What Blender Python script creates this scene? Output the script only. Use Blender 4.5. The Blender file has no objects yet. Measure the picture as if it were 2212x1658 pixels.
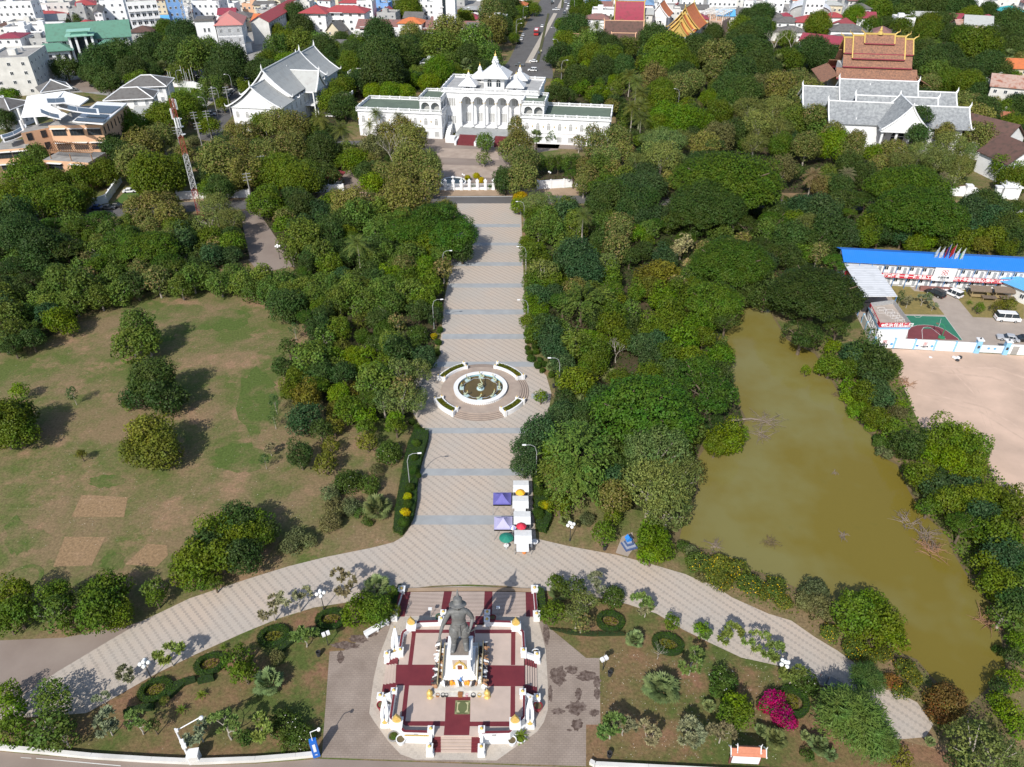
import bpy, math, random
import numpy as np
from mathutils import Vector
random.seed(7)
S = bpy.context.scene
COL = S.collection
# ---------------------------------------------------------------- camera
# All places are given as points of the photo (2212 x 1658 units) and turned into metres on the ground by the drone's position.
FPX = 1600.0
TILT = math.atan(1129 / 1600.0)
CAMH = 80.0
cam_d = bpy.data.cameras.new('camera')
cam = bpy.data.objects.new('camera', cam_d)
COL.objects.link(cam)
cam.location = (0, 0, CAMH)
cam.rotation_euler = (math.pi / 2 - TILT, 0, 0)
cam_d.sensor_width = 36
cam_d.lens = 36 * FPX / 2212
cam_d.clip_start = 1
cam_d.clip_end = 20000
S.camera = cam
# ---------------------------------------------------------------- light
SUN_EL = math.radians(41)
SUN_AZ = math.radians(23.5)          # light travels towards +Y and a little +X
world = bpy.data.worlds.new("World")
S.world = world
world.use_nodes = True
wn = world.node_tree
sky = wn.nodes.new('ShaderNodeTexSky')
sky.sky_type = 'NISHITA'
sky.sun_disc = False
sky.sun_elevation = SUN_EL
sky.sun_rotation = SUN_AZ + math.pi
sky.air_density = 1.0
sky.dust_density = 1.2
bg = wn.nodes['Background']
bg.inputs['Strength'].default_value = 0.135
wn.links.new(sky.outputs[0], bg.inputs[0])
sl = bpy.data.lights.new('sun', 'SUN')
sl.energy = 4.4
sl.angle = math.radians(0.53)
sl.color = (1.0, 0.955, 0.88)
sun = bpy.data.objects.new('sun', sl)
COL.objects.link(sun)
sd = Vector((math.sin(SUN_AZ) * math.cos(SUN_EL), math.cos(SUN_AZ) * math.cos(SUN_EL), -math.sin(SUN_EL)))
sun.rotation_euler = sd.to_track_quat('-Z', 'Y').to_euler()
S.view_settings.view_transform = 'Standard'
S.view_settings.look = 'None'
S.view_settings.exposure = 0.2
S.view_settings.gamma = 1.0
S.cycles.max_bounces = 5
S.cycles.diffuse_bounces = 3
S.cycles.glossy_bounces = 2
S.cycles.transmission_bounces = 3
S.cycles.transparent_max_bounces = 4
# ---------------------------------------------------------------- helpers
def at(px, py, z=0.0):
 v = (py - 829) / FPX
 d = ((px - 1106) / FPX, math.cos(TILT) - v * math.sin(TILT), -math.sin(TILT) - v * math.cos(TILT))
 t = (z - CAMH) / d[2]
 return Vector((d[0] * t, d[1] * t, z))
def proj(x, y, z):
 zz = z - CAMH
 f = y * math.cos(TILT) - zz * math.sin(TILT)
 up = y * math.sin(TILT) + zz * math.cos(TILT)
 return 1106 + FPX * x / f, 829 - FPX * up / f
def T(i, j, x, y, z=0.0):            # a point read off one of the 4 x 4 enlarged tiles
 return at(553 * i + x * .25, 414.5 * j + y * .25, z)
def tag(o, label=None, cat=None, group=None, kind=None):
 if label: o['label'] = label
 if cat: o['category'] = cat
 if group: o['group'] = group
 if kind: o['kind'] = kind
 return o
def empty(name, loc, rz=0.0, label=None, cat=None, group=None):
 o = bpy.data.objects.new(name, None)
 COL.objects.link(o)
 o.location = loc
 o.rotation_euler = (0, 0, rz)
 o.empty_display_size = .5
 return tag(o, label, cat, group)
def link(name, me, parent=None, loc=(0, 0, 0), rot=(0, 0, 0), sc=(1, 1, 1)):
 o = bpy.data.objects.new(name, me)
 COL.objects.link(o)
 o.location = loc
 o.rotation_euler = rot
 o.scale = sc
 if parent: o.parent = parent
 return o
def copy_tree(o, loc=None, rz=None, label=None, scale=None):
 c = o.copy(); COL.objects.link(c)
 for ch in list(o.children):
  k = ch.copy(); COL.objects.link(k); k.parent = c
  for g in list(ch.children):
   q = g.copy(); COL.objects.link(q); q.parent = k
 if loc is not None: c.location = loc
 if rz is not None: c.rotation_euler = (0, 0, rz)
 if scale is not None: c.scale = (scale,) * 3
 if label: c['label'] = label
 return c
class MB:
 def __init__(s): s.v = []; s.f = []; s.m = []
 def add(s, vs, fs, mi=0):
  n = len(s.v); s.v += [tuple(q) for q in vs]
  for i, f in enumerate(fs):
   s.f.append([n + k for k in f]); s.m.append(mi[i] if isinstance(mi, (list, tuple)) else mi)
  return s
 def box(s, cx, cy, z0, sx, sy, sz, rz=0.0, mi=0, top=1.0):
  c, w = math.cos(rz), math.sin(rz); vs = []
  for z, k in ((z0, 1.0), (z0 + sz, top)):
   for a, b in ((-1, -1), (1, -1), (1, 1), (-1, 1)):
    x, y = a * sx / 2 * k, b * sy / 2 * k
    vs.append((cx + x * c - y * w, cy + x * w + y * c, z))
  return s.add(vs, [(3, 2, 1, 0), (4, 5, 6, 7), (0, 1, 5, 4), (1, 2, 6, 5), (2, 3, 7, 6), (3, 0, 4, 7)], mi)
 def prism(s, poly, z0, z1, mi=0, mt=None):
  n = len(poly); vs = [(p[0], p[1], z0) for p in poly] + [(p[0], p[1], z1) for p in poly]
  a = sum(poly[i][0] * poly[(i + 1) % n][1] - poly[(i + 1) % n][0] * poly[i][1] for i in range(n))
  fs = [(i, (i + 1) % n, n + (i + 1) % n, n + i) for i in range(n)]
  top = list(range(n, 2 * n)); bot = list(range(n))[::-1]
  if a < 0: fs = [f[::-1] for f in fs]; top = top[::-1]; bot = bot[::-1]
  return s.add(vs, fs + [top, bot], [mi] * n + [mi if mt is None else mt, mi])
 def sheet(s, poly, z, mi=0):
  n = len(poly)
  a = sum(poly[i][0] * poly[(i + 1) % n][1] - poly[(i + 1) % n][0] * poly[i][1] for i in range(n))
  f = list(range(n))
  return s.add([(p[0], p[1], z) for p in poly], [f if a > 0 else f[::-1]], mi)
 def tube(s, pts, rad, n=6, mi=0, cap=True):
  pts = [Vector(p) for p in pts]; k = len(pts); base = len(s.v); ref = None
  if not isinstance(rad, (list, tuple)): rad = [rad] * k
  for i, p in enumerate(pts):
   d = (pts[min(i + 1, k - 1)] - pts[max(i - 1, 0)]).normalized()
   if ref is None: ref = Vector((1, 0, 0)) if abs(d.x) < .8 else Vector((0, 1, 0))
   u = (ref - d * ref.dot(d)).normalized(); w = d.cross(u); ref = u
   for j in range(n):
    a = 2 * math.pi * j / n
    s.v.append(tuple(p + (u * math.cos(a) + w * math.sin(a)) * rad[i]))
  for i in range(k - 1):
   for j in range(n):
    a = base + i * n + j; b = base + i * n + (j + 1) % n
    s.f.append([a, b, b + n, a + n]); s.m.append(mi)
  if cap:
   s.f.append([base + j for j in range(n)][::-1]); s.m.append(mi)
   s.f.append([base + (k - 1) * n + j for j in range(n)]); s.m.append(mi)
  return s
 def lathe(s, prof, c=(0, 0, 0), n=16, mi=0, sx=1.0, sy=1.0, rz=0.0):
  base = len(s.v); k = len(prof); cr, sr = math.cos(rz), math.sin(rz)
  for r, z in prof:
   for j in range(n):
    a = 2 * math.pi * (j + .5) / n
    x, y = r * math.cos(a) * sx, r * math.sin(a) * sy
    s.v.append((c[0] + x * cr - y * sr, c[1] + x * sr + y * cr, c[2] + z))
  for i in range(k - 1):
   for j in range(n):
    a = base + i * n + j; b = base + i * n + (j + 1) % n
    s.f.append([a, b, b + n, a + n]); s.m.append(mi)
  s.f.append([base + j for j in range(n)][::-1]); s.m.append(mi)
  s.f.append([base + (k - 1) * n + j for j in range(n)]); s.m.append(mi)
  return s
 def arc(s, c, r0, r1, z0, z1, a0, a1, n=24, mi=0):
  for i in range(n):
   p = a0 + (a1 - a0) * i / n; q = a0 + (a1 - a0) * (i + 1) / n
   P = [(c[0] + r * math.cos(t), c[1] + r * math.sin(t)) for r, t in ((r0, p), (r1, p), (r1, q), (r0, q))]
   s.prism(P, z0, z1, mi)
  return s
 def ring(s, c, r0, r1, z0, z1, n=40, mi=0):
  vs = []
  for j in range(n):
   a = 2 * math.pi * j / n; x, y = math.cos(a), math.sin(a)
   vs += [(c[0] + r * x, c[1] + r * y, z) for r, z in ((r0, z0), (r1, z0), (r1, z1), (r0, z1))]
  fs = []
  for j in range(n):
   k = (j + 1) % n
   for e in range(4): fs.append((4 * j + e, 4 * j + (e + 1) % 4, 4 * k + (e + 1) % 4, 4 * k + e)[::-1])
  return s.add(vs, fs, mi)
 def slab(s, a, b, c, d, t, mi=0):       # sloped roof plane, corners counter-clockwise seen from above
  vs = [a, b, c, d] + [(p[0], p[1], p[2] - t) for p in (a, b, c, d)]
  return s.add(vs, [(0, 1, 2, 3), (7, 6, 5, 4), (4, 5, 1, 0), (5, 6, 2, 1), (6, 7, 3, 2), (7, 4, 0, 3)], mi)
 def gable(s, x0, x1, y0, y1, z, rise, ov=.6, along='x', t=.25, mi=0):
  X0, X1, Y0, Y1 = x0 - ov, x1 + ov, y0 - ov, y1 + ov
  if along == 'x':
   m = (y0 + y1) / 2; d = rise * ov / max(.1, (y1 - y0) / 2)
   s.slab((X0, Y0, z - d), (X1, Y0, z - d), (X1, m, z + rise), (X0, m, z + rise), t, mi)
   s.slab((X0, m, z + rise), (X1, m, z + rise), (X1, Y1, z - d), (X0, Y1, z - d), t, mi)
  else:
   m = (x0 + x1) / 2; d = rise * ov / max(.1, (x1 - x0) / 2)
   s.slab((X0, Y0, z - d), (m, Y0, z + rise), (m, Y1, z + rise), (X0, Y1, z - d), t, mi)
   s.slab((m, Y0, z + rise), (X1, Y0, z - d), (X1, Y1, z - d), (m, Y1, z + rise), t, mi)
  return s
 def gable_end(s, x0, x1, y0, y1, z, rise, along='x', mi=0, t=.25):
  k = t + .02
  if along == 'x':
   m = (y0 + y1) / 2
   return s.add([(x, y, q) for x in (x0, x1) for y, q in ((y0, z), (y1, z), (m, z + rise - k))],
                         [(0, 2, 1), (3, 4, 5), (0, 3, 5, 2), (1, 2, 5, 4), (0, 1, 4, 3)], mi)
  m = (x0 + x1) / 2
  return s.add([(x, y, q) for y in (y0, y1) for x, q in ((x0, z), (x1, z), (m, z + rise - k))],
                     [(0, 1, 2), (3, 5, 4), (0, 2, 5, 3), (1, 4, 5, 2), (0, 3, 4, 1)], mi)
 def hip(s, x0, x1, y0, y1, z, rise, ov=.6, mi=0, top=0.0, t=.2):
  X0, X1, Y0, Y1 = x0 - ov, x1 + ov, y0 - ov, y1 + ov
  w, d = X1 - X0, Y1 - Y0; k = min(w, d) / 2 * (1 - top)
  b = [(X0, Y0, z), (X1, Y0, z), (X1, Y1, z), (X0, Y1, z)]
  e = [(X0 + k, Y0 + k, z + rise), (X1 - k, Y0 + k, z + rise), (X1 - k, Y1 - k, z + rise), (X0 + k, Y1 - k, z + rise)]
  if top == 0.0:
   if w >= d: e = [e[0], e[1], e[1], e[0]]
   else: e = [e[0], e[0], e[3], e[3]]
  lo = [(p[0], p[1], p[2] - t) for p in b]
  fs = [(0, 1, 5, 4), (1, 2, 6, 5), (2, 3, 7, 6), (3, 0, 4, 7), (4, 5, 6, 7), (8, 9, 1, 0), (9, 10, 2, 1), (10, 11, 3, 2), (11, 8, 0, 3), (11, 10, 9, 8)]
  vs = b + e + lo; seen = {}; idx = []
  for i, p in enumerate(vs):
   q = tuple(round(c, 4) for c in p)
   if q in seen: idx.append(seen[q])
   else: seen[q] = i; idx.append(i)
  out = []
  for f in fs:
   g = []
   for i in f:
    if idx[i] not in g: g.append(idx[i])
   if len(g) > 2: out.append(g)
  return s.add(vs, out, mi)
 def mesh(s, name, mats, smooth=False):
  me = bpy.data.meshes.new(name)
  me.from_pydata(s.v, [], s.f)
  if not isinstance(mats, (list, tuple)): mats = [mats]
  for m in mats: me.materials.append(m)
  if len(mats) > 1: me.polygons.foreach_set('material_index', s.m)
  if smooth: me.polygons.foreach_set('use_smooth', [True] * len(me.polygons))
  me.update()
  return me
 def build(s, name, mats, parent=None, loc=(0, 0, 0), rz=0.0, smooth=False, label=None, cat=None, group=None, kind=None):
  return tag(link(name, s.mesh(name, mats, smooth), parent, loc, (0, 0, rz)), label, cat, group, kind)
# ---------------------------------------------------------------- materials
_M = {}
def mat(name, c, rough=.8, c2=None, scale=1.0, detail=4.0, metal=0.0, spec=.3, bump=0.0, contrast=.5, world_co=False):
 if name in _M: return _M[name]
 m = bpy.data.materials.new(name); m.use_nodes = True; _M[name] = m
 nt = m.node_tree; N = nt.nodes; Lk = nt.links; p = N['Principled BSDF']
 p.inputs['Roughness'].default_value = rough
 p.inputs['Metallic'].default_value = metal
 p.inputs['Specular IOR Level'].default_value = spec
 if c2 is None: c2 = tuple(x * .82 for x in c)
 if world_co: co = N.new('ShaderNodeNewGeometry').outputs['Position']
 else: co = N.new('ShaderNodeTexCoord').outputs['Object']
 nz = N.new('ShaderNodeTexNoise'); nz.inputs['Scale'].default_value = scale; nz.inputs['Detail'].default_value = detail
 nz.inputs['Roughness'].default_value = .6
 Lk.new(co, nz.inputs['Vector'])
 rp = N.new('ShaderNodeValToRGB')
 rp.color_ramp.elements[0].position = .5 - contrast * .4; rp.color_ramp.elements[0].color = (*c2, 1)
 rp.color_ramp.elements[1].position = .5 + contrast * .4; rp.color_ramp.elements[1].color = (*c, 1)
 Lk.new(nz.outputs[0], rp.inputs[0]); Lk.new(rp.outputs[0], p.inputs['Base Color'])
 if bump:
  b = N.new('ShaderNodeBump'); b.inputs['Distance'].default_value = bump
  Lk.new(nz.outputs[0], b.inputs['Height']); Lk.new(b.outputs[0], p.inputs['Normal'])
 return m
def wave_mat(name, c, c2, axis='X', per=.4, rough=.6, dirt=None, metal=0.0):
 """corrugated or tiled sheet: narrow lines across the roof, plus blotchy weathering"""
 if name in _M: return _M[name]
 m = bpy.data.materials.new(name); m.use_nodes = True; _M[name] = m
 nt = m.node_tree; N = nt.nodes; Lk = nt.links; p = N['Principled BSDF']; p.inputs['Roughness'].default_value = rough
 p.inputs['Metallic'].default_value = metal; p.inputs['Specular IOR Level'].default_value = .3
 co = N.new('ShaderNodeTexCoord').outputs['Object']
 w = N.new('ShaderNodeTexWave'); w.bands_direction = axis; w.inputs['Scale'].default_value = .314 / per; w.inputs['Distortion'].default_value = .4
 Lk.new(co, w.inputs['Vector'])
 nz = N.new('ShaderNodeTexNoise'); nz.inputs['Scale'].default_value = .7; nz.inputs['Detail'].default_value = 6; Lk.new(co, nz.inputs['Vector'])
 a = N.new('ShaderNodeMix'); a.data_type = 'RGBA'; a.inputs[6].default_value = (*c, 1); a.inputs[7].default_value = (*c2, 1)
 q = N.new('ShaderNodeMath'); q.operation = 'MULTIPLY'; q.inputs[1].default_value = .6; Lk.new(w.outputs['Fac'], q.inputs[0]); Lk.new(q.outputs[0], a.inputs[0])
 b = N.new('ShaderNodeMix'); b.data_type = 'RGBA'; b.inputs[7].default_value = (*(dirt or tuple(x * .6 for x in c)), 1)
 r = N.new('ShaderNodeMapRange'); r.inputs[1].default_value = .48; r.inputs[2].default_value = .72; Lk.new(nz.outputs[0], r.inputs[0])
 Lk.new(r.outputs[0], b.inputs[0]); Lk.new(a.outputs[2], b.inputs[6]); Lk.new(b.outputs[2], p.inputs['Base Color'])
 return m
WHITE = mat('white_render', (.78, .78, .78), .7, (.66, .67, .68), .35)
OFFW = mat('off_white_wall', (.66, .65, .62), .8, (.5, .49, .46), .3)
CREAM = mat('cream_wall', (.62, .55, .4), .8, (.5, .44, .33), .3)
GREYW = mat('grey_wall', (.42, .42, .41), .85, (.3, .3, .29), .3)
PEACH = mat('peach_wall', (.66, .41, .26), .8, (.58, .35, .22), .25)
BLUEW = mat('light_blue_wall', (.2, .38, .68), .8, (.16, .3, .56), .3)
BRICKW = mat('brick_wall', (.42, .16, .09), .85, (.33, .13, .08), .8)
PINKW = mat('pale_pink_wall', (.5, .36, .3), .85, (.4, .3, .26), .3)
GOLD = mat('gold_paint', (.66, .48, .16), .4, (.52, .36, .1), 3, metal=.25)
GLASS = mat('dark_window_glass', (.035, .045, .055), .12, (.02, .028, .035), .6, spec=.6)
SHUT = mat('grey_shutter', (.25, .27, .3), .6, (.18, .2, .22), 1)
METAL = mat('galvanised_metal', (.5, .51, .52), .45, (.38, .39, .4), 2, metal=.4)
DARKM = mat('dark_metal', (.05, .05, .055), .5, (.03, .03, .03), 2)
RUB = mat('tyre_rubber', (.015, .015, .016), .8)
GREENRF = wave_mat('green_roof_sheet', (.12, .26, .19), (.09, .2, .15), 'X', .5, .6, (.1, .19, .14))
REDRF = wave_mat('red_roof_sheet', (.38, .07, .075), (.28, .05, .055), 'X', .5, .6, (.26, .07, .06))
PINKRF = wave_mat('faded_red_roof', (.5, .2, .18), (.42, .16, .15), 'X', .5, .7, (.42, .2, .18))
MAROON = wave_mat('maroon_roof', (.3, .05, .075), (.22, .04, .06), 'X', .5, .55, (.2, .05, .06))
BROWNRF = wave_mat('brown_tile_roof', (.13, .075, .06), (.09, .05, .045), 'X', .3, .8, (.07, .05, .04))
OLDRED = wave_mat('old_red_brown_roof', (.25, .12, .11), (.19, .1, .09), 'X', .4, .8, (.14, .11, .1))
ORANGERF = wave_mat('orange_tile_roof', (.56, .17, .06), (.44, .13, .05), 'X', .35, .7, (.4, .13, .06))
GREYRF = wave_mat('grey_tile_roof', (.4, .41, .4), (.32, .33, .32), 'X', .35, .75, (.33, .33, .32))
DGREYRF = wave_mat('dark_grey_roof', (.15, .145, .14), (.11, .105, .1), 'X', .4, .8, (.1, .09, .085))
BLUERF = wave_mat('blue_sheet_roof', (.025, .19, .66), (.018, .14, .52), 'X', .45, .45, (.03, .18, .58))
LBLUERF = wave_mat('light_blue_roof', (.12, .4, .72), (.09, .32, .6), 'X', .45, .5, (.12, .34, .6))
PALEBL = mat('dull_blue_roof', (.2, .33, .5), .6, (.15, .25, .4), .4)
TEALRF = wave_mat('teal_roof', (.06, .4, .42), (.05, .32, .34), 'X', .5, .6)
RUSTRF = wave_mat('rusty_sheet_roof', (.42, .3, .25), (.34, .22, .18), 'X', .5, .8, (.28, .1, .06))
WHITERF = wave_mat('white_sheet_roof', (.7, .71, .72), (.36, .37, .39), 'Y', .8, .5, (.5, .51, .52))
CONC = mat('weathered_concrete', (.36, .35, .33), .9, (.22, .21, .2), .4, 6)
ROOFS = dict(green=GREENRF, red=REDRF, pink=PINKRF, maroon=MAROON, brown=BROWNRF, oldred=OLDRED, orange=ORANGERF, grey=GREYRF, dgrey=DGREYRF,
             blue=BLUERF, lblue=LBLUERF, pblue=PALEBL, teal=TEALRF, rust=RUSTRF, white=WHITERF, conc=CONC)
WALLS = dict(white=WHITE, off=OFFW, cream=CREAM, grey=GREYW, peach=PEACH, blue=BLUEW, brick=BRICKW, pinkw=PINKW)
def paint(name, c, rough=.35):
 return mat(name, c, rough, tuple(x * .9 for x in c), 2.0, spec=.5)
# ---------------------------------------------------------------- ground materials
def noise(N, Lk, co, sc, det=4.0, rough=.6):
 n = N.new('ShaderNodeTexNoise'); n.inputs['Scale'].default_value = sc; n.inputs['Detail'].default_value = det
 n.inputs['Roughness'].default_value = rough; Lk.new(co, n.inputs['Vector']); return n.outputs[0]
def rng_(N, Lk, v, a, b, c=0.0, d=1.0):
 r = N.new('ShaderNodeMapRange'); Lk.new(v, r.inputs[0])
 for i, x in enumerate((a, b, c, d)): r.inputs[i + 1].default_value = x
 return r.outputs[0]
def mixc(N, Lk, f, a, b):
 m = N.new('ShaderNodeMix'); m.data_type = 'RGBA'
 if isinstance(f, float): m.inputs[0].default_value = f
 else: Lk.new(f, m.inputs[0])
 for i, x in ((6, a), (7, b)):
  if isinstance(x, tuple): m.inputs[i].default_value = (*x, 1)
  else: Lk.new(x, m.inputs[i])
 return m.outputs[2]
def math_(N, Lk, op, a, b=None):
 m = N.new('ShaderNodeMath'); m.operation = op
 for i, x in ((0, a), (1, b)):
  if x is None: continue
  if isinstance(x, (int, float)): m.inputs[i].default_value = x
  else: Lk.new(x, m.inputs[i])
 return m.outputs[0]
def ground_mat(name, dry, dirt, green, gbias=.5, dbias=.5):
 m = bpy.data.materials.new(name); m.use_nodes = True; nt = m.node_tree; N = nt.nodes; Lk = nt.links
 p = N['Principled BSDF']; p.inputs['Roughness'].default_value = .95; p.inputs['Specular IOR Level'].default_value = .1
 co = N.new('ShaderNodeNewGeometry').outputs['Position']
 big = noise(N, Lk, co, .055, 5, .65); mid = noise(N, Lk, co, .3, 6, .7); fine = noise(N, Lk, co, 2.6, 4, .75)
 g = math_(N, Lk, 'ADD', math_(N, Lk, 'MULTIPLY', big, .65), math_(N, Lk, 'MULTIPLY', mid, .35))
 c = mixc(N, Lk, rng_(N, Lk, g, gbias - .07, gbias + .07), dry, green)
 dn = noise(N, Lk, co, .12, 6, .7)
 c = mixc(N, Lk, rng_(N, Lk, dn, dbias, dbias + .13), c, dirt)
 k = rng_(N, Lk, fine, .3, .7, .62, 1.3)
 hsv = N.new('ShaderNodeHueSaturation'); Lk.new(k, hsv.inputs['Value']); Lk.new(c, hsv.inputs['Color'])
 vo = N.new('ShaderNodeTexVoronoi'); vo.inputs['Scale'].default_value = .9; Lk.new(co, vo.inputs['Vector'])
 sp = rng_(N, Lk, vo.outputs['Distance'], .035, .06, .8, 0.0)     # pale fallen leaves and litter
 c = mixc(N, Lk, sp, hsv.outputs[0], (.42, .36, .27))
 Lk.new(c, p.inputs['Base Color'])
 b = N.new('ShaderNodeBump'); b.inputs['Distance'].default_value = .08; Lk.new(fine, b.inputs['Height']); Lk.new(b.outputs[0], p.inputs['Normal'])
 return m
GR = ground_mat('dry_grass_ground', (.205, .15, .082), (.27, .175, .105), (.1, .125, .035), .5, .52)
GR2 = ground_mat('garden_ground', (.19, .125, .066), (.22, .125, .075), (.085, .11, .03), .495, .5)
def paver_mat(name, base, base2, dark, t=.36, step=4, amt=.55, rot=0.0):
 """square paving stones with diagonal runs of dark stones"""
 m = bpy.data.materials.new(name); m.use_nodes = True; nt = m.node_tree; N = nt.nodes; Lk = nt.links
 p = N['Principled BSDF']; p.inputs['Roughness'].default_value = .85; p.inputs['Specular IOR Level'].default_value = .2
 co = N.new('ShaderNodeNewGeometry').outputs['Position']
 sx = N.new('ShaderNodeSeparateXYZ'); Lk.new(co, sx.inputs[0])
 fx = math_(N, Lk, 'FLOOR', math_(N, Lk, 'DIVIDE', sx.outputs[0], t)); fy = math_(N, Lk, 'FLOOR', math_(N, Lk, 'DIVIDE', sx.outputs[1], t))
 s = math_(N, Lk, 'ADD', fx, fy); md = math_(N, Lk, 'MODULO', math_(N, Lk, 'ADD', s, 4000.0), float(step))
 on = math_(N, Lk, 'LESS_THAN', md, .5)
 big = noise(N, Lk, co, .09, 5, .6); mid = noise(N, Lk, co, .9, 6, .7); fine = noise(N, Lk, co, 7, 3, .7)
 c = mixc(N, Lk, rng_(N, Lk, big, .35, .65), base, base2)
 c = mixc(N, Lk, rng_(N, Lk, mid, .55, .8, 0, .45), c, tuple(x * .55 for x in base))
 wear = math_(N, Lk, 'MULTIPLY', on, rng_(N, Lk, big, .3, .75, amt, amt * .45))
 c = mixc(N, Lk, wear, c, dark)
 hsv = N.new('ShaderNodeHueSaturation'); Lk.new(rng_(N, Lk, fine, .3, .7, .88, 1.1), hsv.inputs['Value']); Lk.new(c, hsv.inputs['Color'])
 Lk.new(hsv.outputs[0], p.inputs['Base Color'])
 return m
PAV = paver_mat('promenade_paving', (.46, .38, .31), (.41, .37, .325), (.2, .185, .17), .36, 4, .5)
APRON = paver_mat('apron_paving', (.46, .39, .32), (.42, .385, .34), (.28, .24, .21), .4, 6, .35)
BAND = mat('grey_band_stone', (.34, .355, .36), .8, (.28, .29, .295), .5, 5, world_co=True)
ASPH = mat('asphalt_road', (.125, .12, .118), .9, (.095, .09, .088), .2, 8, world_co=True)
ASPB = mat('worn_brown_asphalt', (.28, .23, .195), .9, (.2, .155, .13), .12, 8, world_co=True, contrast=.6)
SETT = mat('worn_setts', (.33, .27, .225), .9, (.24, .19, .155), .35, 8, world_co=True, contrast=.5)
def add_joints(m, w=.5, h=.25, k=.78):
 N = m.node_tree.nodes; Lk = m.node_tree.links; p = N['Principled BSDF']; src = p.inputs['Base Color'].links[0].from_socket
 br = N.new('ShaderNodeTexBrick'); br.inputs['Scale'].default_value = 1.0; br.inputs['Brick Width'].default_value = w; br.inputs['Row Height'].default_value = h; br.inputs['Mortar Size'].default_value = .035
 br.inputs['Color1'].default_value = (1, 1, 1, 1); br.inputs['Color2'].default_value = (.9, .9, .9, 1); br.inputs['Mortar'].default_value = (k, k, k, 1); Lk.new(N.new('ShaderNodeNewGeometry').outputs['Position'], br.inputs['Vector'])
 mm = N.new('ShaderNodeMix'); mm.data_type = 'RGBA'; mm.blend_type = 'MULTIPLY'; mm.inputs[0].default_value = 1; Lk.new(src, mm.inputs[6]); Lk.new(br.outputs[0], mm.inputs[7]); Lk.new(mm.outputs[2], p.inputs['Base Color'])
add_joints(SETT)
SAND = mat('bare_sand', (.6, .435, .335), .95, (.42, .31, .24), .11, 12, world_co=True, contrast=.45, bump=.1)
YARD = mat('yard_paving', (.38, .32, .27), .9, (.31, .26, .22), .4, 5, world_co=True)
PATHM = mat('sandy_path', (.36, .26, .18), .95, (.28, .2, .13), .3, 6, world_co=True)
REDT = mat('dark_red_tile', (.165, .03, .036), .4, (.13, .024, .03), .8, 5, spec=.4)
FLOORT = mat('pink_granite_floor', (.5, .4, .34), .5, (.42, .34, .29), .7, 6)
LINE = mat('white_road_paint', (.6, .6, .58), .8)
def px_poly(pts, z=0.0):
 return [tuple(at(x, y, z)[:2]) for x, y in pts]
def tri_sheet(name, poly, z, m, **k):
 """flat sheet of any outline, filled with triangles"""
 from mathutils.geometry import tessellate_polygon
 tris = tessellate_polygon([[Vector((p[0], p[1], 0)) for p in poly]])
 fs = []
 for t in tris:
  a, b, c = (Vector(poly[i]) for i in t)
  fs.append(t if (b - a).cross(c - a) > 0 else t[::-1])
 mb = MB(); mb.add([(p[0], p[1], z) for p in poly], fs)
 return mb.build(name, m, **k)
def structure(name, pts, z, m):
 return tri_sheet(name, px_poly(pts), z, m, kind='structure')
# ground: one big sheet to the horizon
g = MB(); g.sheet([(-6000, -2500), (6000, -2500), (6000, 9000), (-6000, 9000)], 0.0)
g.build('ground', GR, kind='structure')
structure('garden_ground', [(-80, 1620), (-80, 1560), (70, 1543), (187, 1541), (250, 1506), (337, 1456), (425, 1413), (553, 1357), (678, 1313), (743, 1303), (863, 1275), (850, 1338), (838, 1341),
       (743, 1407), (712, 1408), (695, 1636), (553, 1643), (425, 1648), (200, 1636), (0, 1618)], .008, GR2)
structure('garden_ground', [(1163, 1341), (1160, 1276), (1356, 1306), (1418, 1326), (1476, 1361), (1531, 1388), (1601, 1421), (1701, 1443), (1784, 1490), (1850, 1560), (1942, 1598), (2100, 1640), (2260, 1700),
       (1266, 1700), (1266, 1566), (1297, 1566), (1295, 1422), (1266, 1422)], .008, GR2)
# promenade and curved paths
PROM = [(988, 440), (972, 590), (960, 648), (953, 724), (948, 775), (920, 797), (893, 825), (883, 860), (893, 895), (905, 915), (918, 930), (905, 1010), (893, 1110), (888, 1135), (870, 1160), (850, 1172),
  (803, 1184), (703, 1204), (623, 1224), (545, 1248), (410, 1293), (310, 1341), (230, 1388), (125, 1451), (45, 1506), (-30, 1560), (60, 1550), (187, 1541), (250, 1506), (337, 1456), (425, 1413), (525, 1368), (603, 1336),
  (678, 1313), (743, 1303), (863, 1275), (935, 1266), (1010, 1263), (1090, 1266), (1158, 1275), (1250, 1282), (1356, 1306), (1418, 1326), (1476, 1361), (1531, 1388), (1601, 1421), (1701, 1443), (1784, 1490), (1850, 1560),
  (1942, 1598), (1999, 1593), (2016, 1566), (1981, 1518), (1909, 1481), (1846, 1433), (1809, 1406), (1759, 1376), (1709, 1341), (1659, 1326), (1581, 1291), (1543, 1266), (1496, 1248), (1481, 1241), (1406, 1219),
  (1331, 1199), (1231, 1181), (1158, 1164), (1152, 1100), (1148, 1010), (1150, 940), (1170, 915), (1185, 890), (1191, 850), (1180, 812), (1152, 785), (1138, 745), (1131, 600), (1125, 440)]
structure('promenade', PROM, .016, PAV)
def lerp_edge(side, y):
 E_ = [(440, 988, 1125), (590, 972, 1131), (648, 960, 1133), (724, 953, 1137), (775, 948, 1147), (797, 920, 1168), (860, 884, 1190), (931, 918, 1152), (1010, 905, 1148), (1110, 893, 1152), (1140, 886, 1153)]
 for a, b in zip(E_, E_[1:]):
  if a[0] <= y <= b[0]:
   f = (y - a[0]) / (b[0] - a[0]); return a[side] + (b[side] - a[side]) * f
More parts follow.
